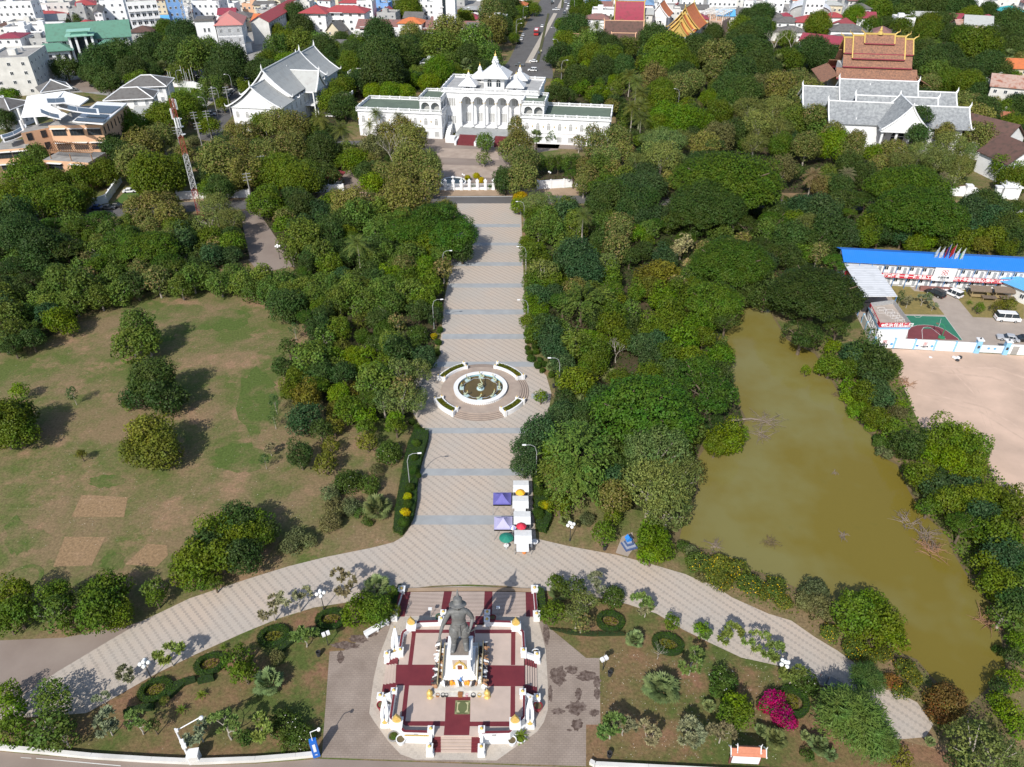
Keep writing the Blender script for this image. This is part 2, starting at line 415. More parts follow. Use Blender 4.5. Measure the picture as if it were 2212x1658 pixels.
for y0, y1 in ((484.5, 491.5), (525, 531), (567, 575), (613, 622), (669, 680), (722, 733), (782, 793), (925, 937), (1013, 1028), (1114, 1134)):
 structure('paving_band', [(lerp_edge(1, y0) + 3, y0), (lerp_edge(2, y0) - 3, y0), (lerp_edge(2, y1) - 3, y1), (lerp_edge(1, y1) + 3, y1)], .022, BAND)
structure('paving_band', [(1148, 851), (1184, 851), (1184, 862), (1148, 862)], .022, BAND)
# brown drive on the left, roads, forecourts
structure('drive', [(-120, 1388), (0, 1384), (140, 1378), (190, 1368), (268, 1355), (310, 1341), (125, 1451), (45, 1506), (-10, 1545), (-160, 1560)], .012, ASPB)
structure('forecourt', [(712, 1408), (743, 1406), (838, 1341), (848, 1337), (1163, 1337), (1266, 1422), (1295, 1422), (1297, 1566), (1266, 1566), (1266, 1656), (695, 1637)], .012, SETT)
structure('road', [(-300, 1600), (0, 1624), (200, 1642), (425, 1654), (553, 1650), (688, 1640), (1266, 1659), (1500, 1668), (2500, 1700), (2600, 2300), (-600, 2300)], .010, ASPB)
structure('road_line', [(45, 1636.5), (68, 1638), (68, 1639.2), (45, 1637.7)], .018, LINE)
structure('road_line', [(78, 1638), (160, 1645), (260, 1654), (262, 1656), (160, 1647), (78, 1639.5)], .018, LINE)
structure('road', [(-300, 470), (0, 459), (200, 451), (400, 437), (700, 428), (950, 424), (1250, 423), (1700, 432), (2400, 450), (2400, 470), (1700, 450), (1250, 440), (950, 442), (700, 446), (400, 458), (200, 472), (-300, 492)], .012, ASPH)
structure('footpath', [(380, 428), (700, 417), (950, 412), (1250, 406), (1250, 423), (950, 424), (700, 428), (400, 437)], .016, PATHM)
structure('road_line', [(950, 425.2), (1110, 424.5), (1110, 425.5), (950, 426.2)], .02, LINE)
structure('forecourt', [(905, 302), (1000, 292), (1130, 292), (1210, 312), (1205, 324), (1160, 330), (1110, 350), (1105, 412), (942, 412), (925, 360), (880, 330)], .014, ASPB)
SLABM = mat('pale_concrete_slabs', (.42, .34, .28), .9, (.28, .22, .18), .35, 6, world_co=True, contrast=.6)
structure('concrete_slabs', [(945, 320), (1075, 325), (1078, 346), (938, 340)], .02, SLABM)
structure('concrete_slabs', [(955, 356), (1080, 360), (1082, 385), (950, 382)], .02, SLABM)
structure('drive', [(700, 306), (905, 302), (905, 312), (700, 315)], .014, ASPH)
structure('drive', [(1160, 311), (1320, 317), (1480, 330), (1480, 338), (1320, 326), (1160, 320)], .014, ASPB)
structure('drive', [(722, 368), (745, 360), (770, 372), (778, 398), (775, 412), (740, 412), (745, 390)], .014, ASPB)
structure('drive', [(520, 455), (560, 455), (600, 520), (640, 575), (560, 590), (535, 560), (520, 500)], .014, ASPB)
structure('lawn', [(720, 322), (785, 318), (800, 345), (760, 352), (722, 342)], .012, mat('green_lawn', (.085, .15, .025), .95, (.06, .1, .02), .5, 6, world_co=True))
structure('lawn', [(1310, 268), (1400, 268), (1400, 292), (1310, 290)], .012, _M['green_lawn'])
structure('lawn', [(1500, 240), (1570, 240), (1560, 256), (1490, 252)], .012, _M['green_lawn'])
structure('lawn', [(280, 405), (300, 398), (300, 440), (230, 452)], .012, _M['green_lawn'])
structure('lawn', [(372, 190), (430, 185), (435, 215), (372, 212)], .012, _M['green_lawn'])
structure('path', [(1365, 610), (1385, 590), (1405, 575), (1400, 560), (1412, 556), (1415, 580), (1390, 610), (1375, 635), (1350, 632)], .012, PATHM)
structure('boulevard', [(1020, 168), (1085, 150), (1100, 130), (1138, 50), (1168, 0), (1190, -40), (1260, -40), (1238, 0), (1226, 37), (1208, 82), (1192, 130), (1195, 170)], .012, ASPH)
structure('street', [(425, 300), (450, 258), (500, 200), (535, 150), (575, 100), (600, 70), (622, 70), (600, 105), (566, 160), (530, 215), (490, 265), (470, 310)], .012, ASPH)
structure('street', [(1850, 10), (1884, 30), (1911, 48), (1975, 82), (2120, 190), (2170, 260), (2140, 262), (2090, 200), (1950, 82), (1880, 45), (1840, 18)], .012, ASPH)
structure('car_park', [(140, 175), (240, 165), (560, 150), (560, 190), (440, 192), (180, 200)], .010, ASPB)
KERBM = mat('kerb_stone', (.45, .4, .34), .9)
for pts in ([(1135, 136), (1147, 137), (1204, 30), (1196, 29)], [(1203, 18), (1211, 19), (1228, -15), (1220, -15)]):
 mb = MB(); mb.prism(px_poly(pts), 0, .16); mb.build('median_strip', KERBM, kind='structure')
 p_ = px_poly(pts); c_ = (sum(q[0] for q in p_) / 4, sum(q[1] for q in p_) / 4); tri_sheet('median_grass', [(c_[0] + (q[0] - c_[0]) * .55, c_[1] + (q[1] - c_[1]) * .98) for q in p_], .17, mat('median_grass', (.05, .075, .02), .95, (.1, .08, .04), .5, 5, world_co=True), kind='structure')
# dry and green patches in the lawn
DRYP = ground_mat('mown_dry_grass', (.27, .18, .1), (.3, .2, .12), (.2, .15, .07), .6, .5)
GRNP = ground_mat('fresh_grass', (.205, .15, .082), (.2, .15, .08), (.085, .12, .03), .45, .62)
structure('dry_grass', [(176, 1070), (208, 1071), (276, 1075), (268, 1118), (155, 1117)], .018, DRYP)
structure('dry_grass', [(140, 1160), (228, 1161), (198, 1222), (115, 1225)], .017, DRYP)
structure('dry_grass', [(318, 1175), (360, 1178), (363, 1200), (338, 1225), (270, 1220)], .0175, DRYP)
def ell(cx, cy, rx, ry, n=22, w=.08, seed=1):
 r = random.Random(seed)
 return [(cx + rx * math.cos(2 * math.pi * i / n) * (1 + r.uniform(-w, w)), cy + ry * math.sin(2 * math.pi * i / n) * (1 + r.uniform(-w, w))) for i in range(n)]
for i, (a, b, c, d) in enumerate(((75, 1165, 36, 22), (243, 1215, 28, 20), (400, 690, 80, 28), (490, 690, 50, 25), (560, 870, 45, 70), (40, 1160, 30, 40), (520, 990, 60, 30), (230, 1040, 40, 14), (340, 720, 45, 20))):
 structure('grass_patch', ell(a, b, c, d, 26, .22, i), .010 + .0007 * i, GRNP)
mb = MB(); c = at(47, 1253); mb.ring(c, 2.1, 2.7, 0, .02); mb.build('grass_ring', GRNP, kind='structure')
# sandy yard and site compound
structure('bare_yard', [(1925, 752), (2260, 772), (2500, 790), (2500, 1150), (2280, 1120), (2212, 1085), (2150, 1045), (2130, 985), (2040, 960), (1990, 925), (1970, 880), (1945, 820)], .012, SAND)
structure('compound_paving', [(1818, 615), (2400, 632), (2400, 775), (1884, 752)], .012, YARD)
TRK = mat('tyre_worn_sand', (.47, .345, .265), .95, (.56, .41, .32), .5, 8, world_co=True, contrast=.3)
for i, (a, b, c, d) in enumerate(((2000, 800, 2260, 860), (2010, 790, 2260, 830), (1980, 850, 2230, 960), (1990, 845, 2240, 945), (2050, 780, 2150, 940), (2040, 782, 2138, 945))):
 mx, my = (a + c) / 2 + 14, (b + d) / 2 - 16
 structure('tyre_track', [(a, b), (mx, my), (c, d), (c + 1, d + 4), (mx, my + 4), (a, b + 3)], .014 + .0008 * i, TRK)
# mud banks and pond
MUD = mat('muddy_bank', (.16, .12, .06), .9, (.1, .08, .04), .8, 6, world_co=True)
POND = [(1600, 665), (1655, 655), (1672, 690), (1700, 735), (1760, 765), (1800, 830), (1812, 852), (1832, 890), (1862, 922), (1885, 945), (1890, 980), (1938, 1005), (1962, 1060), (1992, 1110), (2040, 1150), (2062, 1200), (2092, 1250),
  (2140, 1310), (2162, 1380), (2172, 1440), (2130, 1490), (2090, 1525), (2060, 1512), (2012, 1462), (1980, 1425), (1940, 1408), (1900, 1392), (1800, 1318), (1720, 1270), (1659, 1243), (1606, 1225), (1560, 1196), (1506, 1180), (1468, 1163),
  (1480, 1110), (1510, 1060), (1500, 1005), (1525, 965), (1595, 945), (1612, 905), (1588, 860), (1570, 820), (1585, 785), (1548, 740), (1568, 700)]
pp = [Vector(q) for q in px_poly(POND)]
cc = sum(pp, Vector((0, 0))) / len(pp)
tri_sheet('pond_bank', [tuple(cc + (q - cc) * 1.05) for q in pp], .010, MUD, kind='structure')
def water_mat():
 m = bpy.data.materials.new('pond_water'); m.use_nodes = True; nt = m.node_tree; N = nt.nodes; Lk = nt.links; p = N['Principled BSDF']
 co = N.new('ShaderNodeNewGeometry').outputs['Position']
 c = mixc(N, Lk, rng_(N, Lk, noise(N, Lk, co, .045, 4), .42, .6), (.16, .125, .022), (.18, .162, .055))  # broad algae tones; paler patches also paint sky reflection into the colour
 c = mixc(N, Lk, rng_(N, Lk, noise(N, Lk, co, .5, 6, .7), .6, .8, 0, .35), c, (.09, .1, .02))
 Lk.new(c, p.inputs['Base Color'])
 p.inputs['Roughness'].default_value = .08; p.inputs['IOR'].default_value = 1.33
 b = N.new('ShaderNodeBump'); b.inputs['Distance'].default_value = .03; b.inputs['Strength'].default_value = .35
 Lk.new(noise(N, Lk, co, 2.2, 3), b.inputs['Height']); Lk.new(b.outputs[0], p.inputs['Normal'])
 return m
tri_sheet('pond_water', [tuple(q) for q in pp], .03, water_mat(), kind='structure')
# ---------------------------------------------------------------- vegetation
def leaf_mat(name, transl=.22, rough=.6):
 m = bpy.data.materials.new(name); m.use_nodes = True; nt = m.node_tree; N = nt.nodes; Lk = nt.links
 p = N['Principled BSDF']; p.inputs['Roughness'].default_value = rough; p.inputs['Specular IOR Level'].default_value = .25
 oi = N.new('ShaderNodeObjectInfo'); co = N.new('ShaderNodeTexCoord').outputs['Object']
 a = noise(N, Lk, co, .45, 2); b = noise(N, Lk, co, 2.4, 3, .7)
 hsv = N.new('ShaderNodeHueSaturation'); Lk.new(oi.outputs['Color'], hsv.inputs['Color'])
 Lk.new(rng_(N, Lk, a, .3, .7, .462, .508), hsv.inputs['Hue'])
 Lk.new(rng_(N, Lk, b, .3, .7, .55, 1.5), hsv.inputs['Value'])  # leaf tone varies by clump; highlights and shadows are painted into it too
 hsv.inputs['Saturation'].default_value = 1.12; Lk.new(hsv.outputs[0], p.inputs['Base Color'])
 t = N.new('ShaderNodeBsdfTranslucent'); Lk.new(hsv.outputs[0], t.inputs[0])
 mx = N.new('ShaderNodeMixShader'); mx.inputs[0].default_value = transl
 Lk.new(p.outputs[0], mx.inputs[1]); Lk.new(t.outputs[0], mx.inputs[2]); Lk.new(mx.outputs[0], N['Material Output'].inputs[0])
 return m
LEAF = leaf_mat('leaves')
BARK = mat('bark', (.16, .12, .085), .95, (.09, .07, .05), 2, 5)
PALEB = mat('pale_bark', (.42, .38, .33), .9, (.3, .26, .22), 1.2, 4)
GREYB = mat('grey_twigs', (.42, .38, .33), .95, (.3, .27, .23), 2)
def unit(a): return a / np.maximum(np.linalg.norm(a, axis=-1, keepdims=True), 1e-9)
def leaves(P, Nn, size, ar, rg, fold=.2, D=None):
 """one folded diamond per leaf spray at points P, facing Nn"""
 n = len(P); R = rg.normal(size=(n, 3)) if D is None else D
 t = unit(R - Nn * np.sum(R * Nn, 1, keepdims=True)); b = np.cross(Nn, t)
 s = (size * rg.uniform(.65, 1.35, (n, 1)))
 V = np.stack([P - t * s * .5, P + b * s * .5 * ar - Nn * s * fold, P + t * s * .5, P - b * s * .5 * ar - Nn * s * fold], 1).reshape(-1, 3)
 return V
def quads_mesh(name, V, m):
 me = bpy.data.meshes.new(name); n = len(V) // 4
 me.vertices.add(n * 4); me.vertices.foreach_set('co', V.astype(np.float32).ravel())
 me.loops.add(n * 4); me.loops.foreach_set('vertex_index', np.arange(n * 4, dtype=np.int32))
 me.polygons.add(n); me.polygons.foreach_set('loop_start', np.arange(0, n * 4, 4, dtype=np.int32))
 me.polygons.foreach_set('loop_total', np.full(n, 4, dtype=np.int32))
 me.materials.append(m); me.update(); me.validate()
 return me
def sph(n, rg):
 return unit(rg.normal(size=(n, 3)))
def crown(seed, r, asp, nl, lr, leaf, dens, ar=.7, low=-.5, jit=.25, up=.35, flat=1.0, shape='round', core=.0):
 """crown of nl leafy lobes spread over an ellipsoid of radius r and height ratio asp; centre at the origin"""
 rg = np.random.default_rng(seed); dirs = sph(nl * 4, rg); dirs = dirs[dirs[:, 2] > low]
 pick = [dirs[0]]
 for _ in range(min(nl, len(dirs)) - 1):
  d = np.min(np.linalg.norm(dirs[:, None] - np.array(pick)[None], axis=2), axis=1) * rg.uniform(.6, 1, len(dirs)); pick.append(dirs[np.argmax(d)])
 C = np.array(pick); L_ = rg.uniform(lr * .7, lr * 1.25, len(C))
 C = C * (r - L_[:, None]) * rg.uniform(1 - jit, 1 + jit * .5, (len(C), 1)); C[:, 2] *= asp
 if shape == 'cone': C[:, :2] *= np.clip(1.15 - (C[:, 2:] / (r * asp) + 1) * .5, .15, 1) * 1.2
 if core: C = np.vstack([C, rg.normal(size=(max(3, nl // 4), 3)) * r * .25]); L_ = np.concatenate([L_, np.full(len(C) - len(L_), r * core)])
 out = []
 for c, l in zip(C, L_):
  n = int(dens * 4 * math.pi * l * l * .75 * flat ** .5 / (leaf * leaf * ar)); d = sph(n, rg)
  keep = (d @ unit(c + np.array([0, 0, r * .35])) > -.45); d = d[keep]
  P = c + d * np.array([1, 1, flat]) * l * rg.uniform(.72, 1.08, (len(d), 1))
  Nn = unit(d + np.array([0, 0, up]) + rg.normal(size=d.shape) * .55)
  out.append(leaves(P, Nn, leaf, ar, rg))
 return np.vstack(out)
def arch_crown(seed, r, nb, leaf, per, ar, droop, lift, sub=5, spread=.25, h=1.0):
 """branches that arch outward and hang, with leaves set along them"""
 rg = np.random.default_rng(seed); Ps = []; Ns = []; Ds = []
 for i in range(nb):
  az = rg.uniform(0, 2 * math.pi); el = math.asin(rg.uniform(-.1, 1)); L_ = r * rg.uniform(.75, 1.1)
  d = np.array([math.cos(az) * math.cos(el), math.sin(az) * math.cos(el), math.sin(el) * h])
  for k in range(sub):
   dd = unit(d + rg.normal(size=3) * spread); t = np.linspace(.3, 1, per)[:, None]
   P = dd * L_ * t + np.array([0, 0, 1]) * (lift * t - droop * t ** 2.4) * L_ + rg.normal(size=(per, 3)) * leaf * .3
   D = dd * L_ + np.array([0, 0, 1]) * (lift - droop * 2.4 * t ** 1.4) * L_
   sd = np.cross(unit(D), [0, 0, 1]); sg = rg.choice([-1, 1], (per, 1))
   Ps.append(P + sd * sg * leaf * .35); Ds.append(unit(D) + sd * sg * .8); Ns.append(unit(np.array([[0, 0, 1.0]]) + rg.normal(size=(per, 3)) * .4 + dd * .4))
 P = np.vstack(Ps); Nn = np.vstack(Ns); D = np.vstack(Ds)
 return leaves(P, Nn, leaf, ar, rg, .12, D)
def fan_leaves(seed, nf, L_, fr, ang, stem=0.0, top=0.0, ns=13):
 """fan palm: nf stalks with round pleated fans"""
 rg = np.random.default_rng(seed); V = []
 for i in range(nf):
  az = i * 2.4 + rg.uniform(-.3, .3); el = math.radians(rg.uniform(*ang)); l = L_ * rg.uniform(.8, 1.1)
  d = np.array([math.cos(az) * math.cos(el), math.sin(az) * math.cos(el), math.sin(el)]); side = unit(np.cross(d, [0, 0, 1.0])); upv = np.cross(side, d)
  b = d * stem * .3; e = d * l; w = side * .05
  V += [b - w, b + w, e + w, e - w]
  for j in range(ns):
   a = -2.2 + 4.4 * j / (ns - 1); q = (d * math.cos(a) + side * math.sin(a)) * fr * rg.uniform(.85, 1.1) - upv * fr * .12 + np.array([0, 0, -fr * .22]) * abs(math.sin(a))
   pz = (-d * math.sin(a) + side * math.cos(a)) * fr * .15
   V += [e, e + q * .55 - pz, e + q, e + q * .55 + pz + upv * fr * .05]
 return np.array(V)
def feather_leaves(seed, nf, L_, ang, droop, leaf=.9, seg=9):
 """coconut palm fronds: a rib with hanging leaflets"""
 rg = np.random.default_rng(seed); V = []
 for i in range(nf):
  az = i * 2.4 + rg.uniform(-.25, .25); el = math.radians(ang[0] + (ang[1] - ang[0]) * (i + .5) / nf); l = L_ * rg.uniform(.85, 1.1)
  h = np.array([math.cos(az), math.sin(az), 0]); sd = np.array([-h[1], h[0], 0]); pts = []
  for k in range(seg + 1):
   t = k / seg; pts.append(h * l * t * math.cos(el) + np.array([0, 0, 1]) * (l * t * math.sin(el) - droop * l * t * t))
  for k in range(seg):
   a, b = pts[k], pts[k + 1]; V += [a - sd * .05, a + sd * .05, b + sd * .04, b - sd * .04]
   w = leaf * math.sin(math.pi * min(1, (k + 1.2) / (seg + 1.2))) ** .6
   for s in (-1, 1):
    for q in (0, .5):
     c = a + (b - a) * q; e = c + (b - a) * .75 + sd * s * w + np.array([0, 0, -.45 * w]); m_ = c + (b - a) * .45
     V += [c, c * .5 + e * .5 - (b - a) * .08, e, m_ * .5 + e * .5]
 return np.array(V)
def trunk_mesh(name, h, r, spread, nl=4, seed=1, m=None, crown_z=None, lean=0.0):
 """tapered trunk with limbs reaching into the crown; unit height h, limbs end within spread"""
 rd = random.Random(seed); mb = MB(); ln = rd.uniform(-lean, lean)
 fk = h * .5
 mb.tube([(0, 0, -.05), (ln * .2, 0, fk * .5), (ln * .5, 0, fk), (ln * .8, 0, h * .9)], [r * 1.25, r, r * .8, r * .3], 7)
 for i in range(nl):
  a = i * 2 * math.pi / nl + rd.uniform(-.4, .4); s = spread * rd.uniform(.6, 1)
  x, y = math.cos(a) * s, math.sin(a) * s; z = h * rd.uniform(.85, 1.1)
  mb.tube([(ln * .4, 0, fk * rd.uniform(.7, 1)), (x * .35, y * .35, fk + (z - fk) * .45), (x, y, z)], [r * .6, r * .42, r * .14], 5)
 return mb.mesh(name, m or BARK)
def branchy(name, h, r, seed, levels=3, m=None, spread=.6, up=.55, nk=3, rad=.12):
 rd = random.Random(seed); mb = MB(); tips = []
 def go(p, d, l, rr, lv):
  e = p + d * l; mid = p + d * l * .5 + Vector((rd.uniform(-1, 1), rd.uniform(-1, 1), rd.uniform(-.3, .6))) * l * .1
  mb.tube([p, mid, e], [rr, rr * .8, rr * .6], 5 if lv > 1 else 4, cap=False)
  if lv == 0: tips.append((e, d)); return
  k = nk + rd.choice((0, 0, 1)); a0 = rd.uniform(0, 6.28)
  for i in range(k):
   a = a0 + 2 * math.pi * i / k + rd.uniform(-.4, .4)
   n = (d + Vector((math.cos(a), math.sin(a), 0)) * spread + Vector((0, 0, up * .3))).normalized()
   go(e, n, l * rd.uniform(.62, .85), rr * .6, lv - 1)
 go(Vector((0, 0, 0)), Vector((0, 0, 1)), h * .38, rad, levels)
 return mb.mesh(name, m or GREYB), tips
def tuft(tips, seed, leaf, n, ar=.3):
 rg = np.random.default_rng(seed); P = []; D = []; Nn = []
 for p, d in tips:
  for _ in range(n):
   q = unit(rg.normal(size=3) + np.array(d) * .6 + np.array([0, 0, .15])); P.append(np.array(p) + q * leaf * .5); D.append(q)
   Nn.append(unit(np.cross(q, np.cross([0, 0, 1.0], q)) + rg.normal(size=3) * .2))
 return leaves(np.array(P), np.array(Nn), leaf, ar, rg, .08, np.array(D))
FAM = {}
def fam(key, r, crowns, trunk, tb=0.0):
 FAM.setdefault(key, []).append(dict(r=r, crowns=crowns, trunk=trunk))
def Q(name, V): return quads_mesh(name, V, LEAF)
for r, lf, nl in ((1.6, .22, 12), (3.2, .33, 20), (5.2, .42, 30), (7.5, .48, 40)):
 fam('round', r, [Q('round_crown', crown(11 * k + int(r * 10), r, .85, nl, r * .34, lf, .9, core=.5)) for k in range(3)], trunk_mesh('trunk', r * 1.3, .05 * r + .06, r * .6, 5, int(r * 7)))
for r, lf, nl in ((2.0, .28, 18), (4.0, .4, 30), (6.0, .48, 42)):
 fam('teak', r, [Q('open_crown', crown(13 * k + int(r * 10) + 3, r, 1.0, nl, r * .29, lf, .8, ar=.8, jit=.3, up=.5, core=.4)) for k in range(3)], trunk_mesh('trunk', r * 1.9, .04 * r + .05, r * .7, 7, int(r * 5), PALEB))
for r, lf, nl in ((4.5, .3, 36), (7.5, .36, 60), (12, .42, 100)):
 fam('rain', r, [Q('domed_crown', crown(17 * k + int(r * 10) + 5, r, .48, nl, r * .22, lf, .95, low=-.15, up=1.0, flat=.5, jit=.12, core=.35)) for k in range(2)], trunk_mesh('trunk', r * .75, .05 * r + .08, r * .75, 7, int(r * 3)))
for r, lf, nl in ((3.0, .3, 14), (5.5, .36, 22)):
 fam('feather', r, [Q('feathery_crown', crown(19 * k + int(r * 10) + 7, r, .8, nl, r * .34, lf, .8, ar=.5, jit=.3, up=.2)) for k in range(3)], trunk_mesh('trunk', r * 1.7, .045 * r + .04, r * .8, 6, int(r * 9), PALEB, lean=1))
for r, lf, nl in ((.8, .14, 9), (1.6, .2, 13), (3.0, .3, 16)):
 fam('shrub', r, [Q('shrub_crown', crown(23 * k + int(r * 10) + 9, r, .75, nl, r * .4, lf, .95, low=-.3, core=.5)) for k in range(3)], trunk_mesh('stem', r * .7, .05 * r + .02, r * .4, 5, 3))
for r, lf in ((.6, .09), (1.2, .13)):
 fam('topiary', r, [Q('clipped_crown', crown(29 + k, r, .95, 30, r * .35, lf, 1.1, low=-.8, jit=.03, up=.1, core=.7)) for k in range(2)], trunk_mesh('stem', r * .6, .05, r * .3, 3, 5))
for r, lf in ((1.6, .26), (3.0, .34)):
 fam('column', r, [Q('narrow_crown', crown(31 + k, r, 2.3, 24, r * .42, lf, .8, low=-.95, up=.5, core=.5)) for k in range(2)], trunk_mesh('trunk', r * 2.2, .1, r * .4, 4, 9))
for r in (3.5, 6.0):
 fam('droop', r, [Q('arching_crown', arch_crown(37 + k, r, int(34 + r * 5), .46, 20, .5, .45, .25, sub=3, spread=.12)) for k in range(2)], trunk_mesh('trunk', r * 1.0, .05 * r + .05, r * .7, 6, 11))
 fam('needle', r, [Q('needle_crown', arch_crown(41 + k, r, int(60 + r * 14), .5, 16, .22, .3, .25, sub=6, spread=.2, h=.9)) for k in range(2)], trunk_mesh('trunk', r * 1.1, .05 * r + .03, r * .7, 6, 13))
fam('young', 1.4, [Q('tiered_crown', crown(43 + k, 1.4, 1.5, 12, .55, .26, .6, low=-.9, jit=.3, up=.5)) for k in range(3)], trunk_mesh('trunk', 2.6, .06, .5, 3, 15, PALEB))
fam('coconut', 3.4, [Q('palm_fronds', feather_leaves(47 + k, 26, 3.6, (70, -35), .42)) for k in range(2)], MB().tube([(0, 0, 0), (.15, 0, 3), (.1, .1, 6), (0, 0, 9)], [.24, .17, .14, .13], 8).mesh('palm_trunk', PALEB))
fam('fanlow', 2.2, [Q('fan_fronds', fan_leaves(53 + k, 30, 1.5, 1.0, (-5, 85), .2)) for k in range(2)], MB().lathe([(.3, 0), (.22, .5), (.1, .7)], n=8).mesh('stub', BARK))
fam('fantall', 2.4, [Q('fan_fronds', fan_leaves(59 + k, 34, 1.5, 1.05, (-45, 85), .2)) for k in range(2)], MB().tube([(0, 0, 0), (.05, 0, 3), (0, .05, 6.5)], [.3, .2, .16], 8).mesh('palm_trunk', BARK))
for r in (1.6, 2.8):
 cs = []; tr = None
 for k in range(3):
  me, tips = branchy('frangipani_branches', r * 1.5, .1, 61 + k, 4, None, .75, .5, 2, .05 * r)
  cs.append((Q('leaf_tufts', tuft(tips, 61 + k, .32 + .06 * r, 22, .42)), me))
 fam('frangi', r, cs, None)
for r in (2.5, 5.0):
 cs = [(None, branchy('bare_branches', r * 1.9, .1, 67 + k, 5, GREYB, .55, .4, 2, .045 * r)[0]) for k in range(2)]
 fam('bare', r, cs, None)
fam('cycad', 1.2, [Q('cycad_fronds', feather_leaves(71 + k, 24, 1.4, (75, 5), .35, .22, 8)) for k in range(2)], MB().lathe([(.2, 0), (.18, .3), (.08, .4)], n=8).mesh('stub', BARK))
# code: family, height factor a*r + b of the crown's centre, colour, words, category
KIND = {
 'B': ('round', .85, 1.2, (.078, .128, .018), 'mid green bushy tree', 'tree'),
 'D': ('round', .85, 1.5, (.042, .078, .02), 'dark green dense tree', 'tree'),
 'E': ('round', .85, 1.2, (.04, .082, .03), 'bluish green rounded tree', 'tree'),
 'L': ('round', .85, .8, (.095, .17, .020), 'bright lime green tree', 'tree'),
 'A': ('round', .85, .8, (.115, .13, .024), 'yellowish olive bushy tree', 'tree'),
 'T': ('teak', .95, 1.5, (.13, .155, .045), 'pale olive tall tree', 'tree'),
 'I': ('teak', .9, .8, (.085, .14, .03), 'large-leaved green tree', 'tree'),
 'O': ('teak', .95, 1.5, (.135, .135, .05), 'brown-tinged open tree', 'tree'),
 'Z': ('teak', .95, 1.5, (.34, .30, .14), 'cream-flowering tree', 'tree'),
 'R': ('rain', .42, 3.0, (.05, .105, .016), 'broad umbrella-shaped tree', 'tree'),
 'r': ('rain', .42, 3.0, (.036, .066, .014), 'very dark broad umbrella-shaped tree', 'tree'),
 'F': ('feather', 1.0, 1.5, (.125, .17, .055), 'grey-green feathery tree', 'tree'),
 'S': ('shrub', .55, .1, (.048, .095, .020), 'low green shrub', 'shrub'),
 's': ('shrub', .55, .1, (.115, .13, .055), 'dry grey-green shrub', 'shrub'),
 'l': ('shrub', .55, .1, (.12, .20, .025), 'lime green shrub', 'shrub'),
 'y': ('shrub', .55, .1, (.30, .27, .03), 'golden yellow shrub', 'shrub'),
 'x': ('shrub', .6, .1, (.09, .13, .028), 'shrub speckled with yellow blossom', 'shrub'),
 'o': ('shrub', .6, .1, (.15, .11, .035), 'rust-tinged rounded shrub', 'shrub'),
 'V': ('shrub', .6, .1, (.34, .01, .075), 'magenta bougainvillea shrub', 'shrub'),
 'w': ('shrub', .55, .1, (.05, .10, .022), 'green shrub dotted with white flowers', 'shrub'),
 'H': ('topiary', .85, .1, (.040, .085, .015), 'clipped round green bush', 'topiary'),
 'h': ('topiary', .85, .1, (.36, .36, .02), 'clipped round yellow bush', 'topiary'),
 'U': ('column', 2.0, .4, (.060, .11, .020), 'narrow upright tree', 'tree'),
 'C': ('droop', .7, 2.0, (.095, .15, .035), 'spreading tree with arching sprays', 'tree'),
 'M': ('needle', .7, 1.5, (.080, .135, .035), 'spiky fine-leaved tree', 'tree'),
 'N': ('young', 1.6, .8, (.05, .095, .03), 'thin young tree', 'young tree'),
 'P': ('coconut', 0, 9.0, (.105, .135, .035), 'coconut palm', 'palm'),
 'p': ('coconut', 0, 7.0, (.22, .19, .1), 'brownish drooping palm', 'palm'),
 'Y': ('fanlow', 0, .8, (.15, .2, .085), 'low fan palm', 'palm'),
 'q': ('fantall', 0, 6.0, (.13, .165, .07), 'tall fan palm', 'palm'),
 'c': ('cycad', 0, .4, (.11, .17, .03), 'small spiky cycad', 'plant'),
 'G': ('frangi', 0, 0, (.13, .2, .06), 'open-branched frangipani', 'tree'),
 'g': ('frangi', 0, 0, (.2, .21, .12), 'sparse grey frangipani', 'tree'),
 'K': ('bare', 0, 0, (.2, .18, .15), 'leafless grey tree', 'tree'),
}
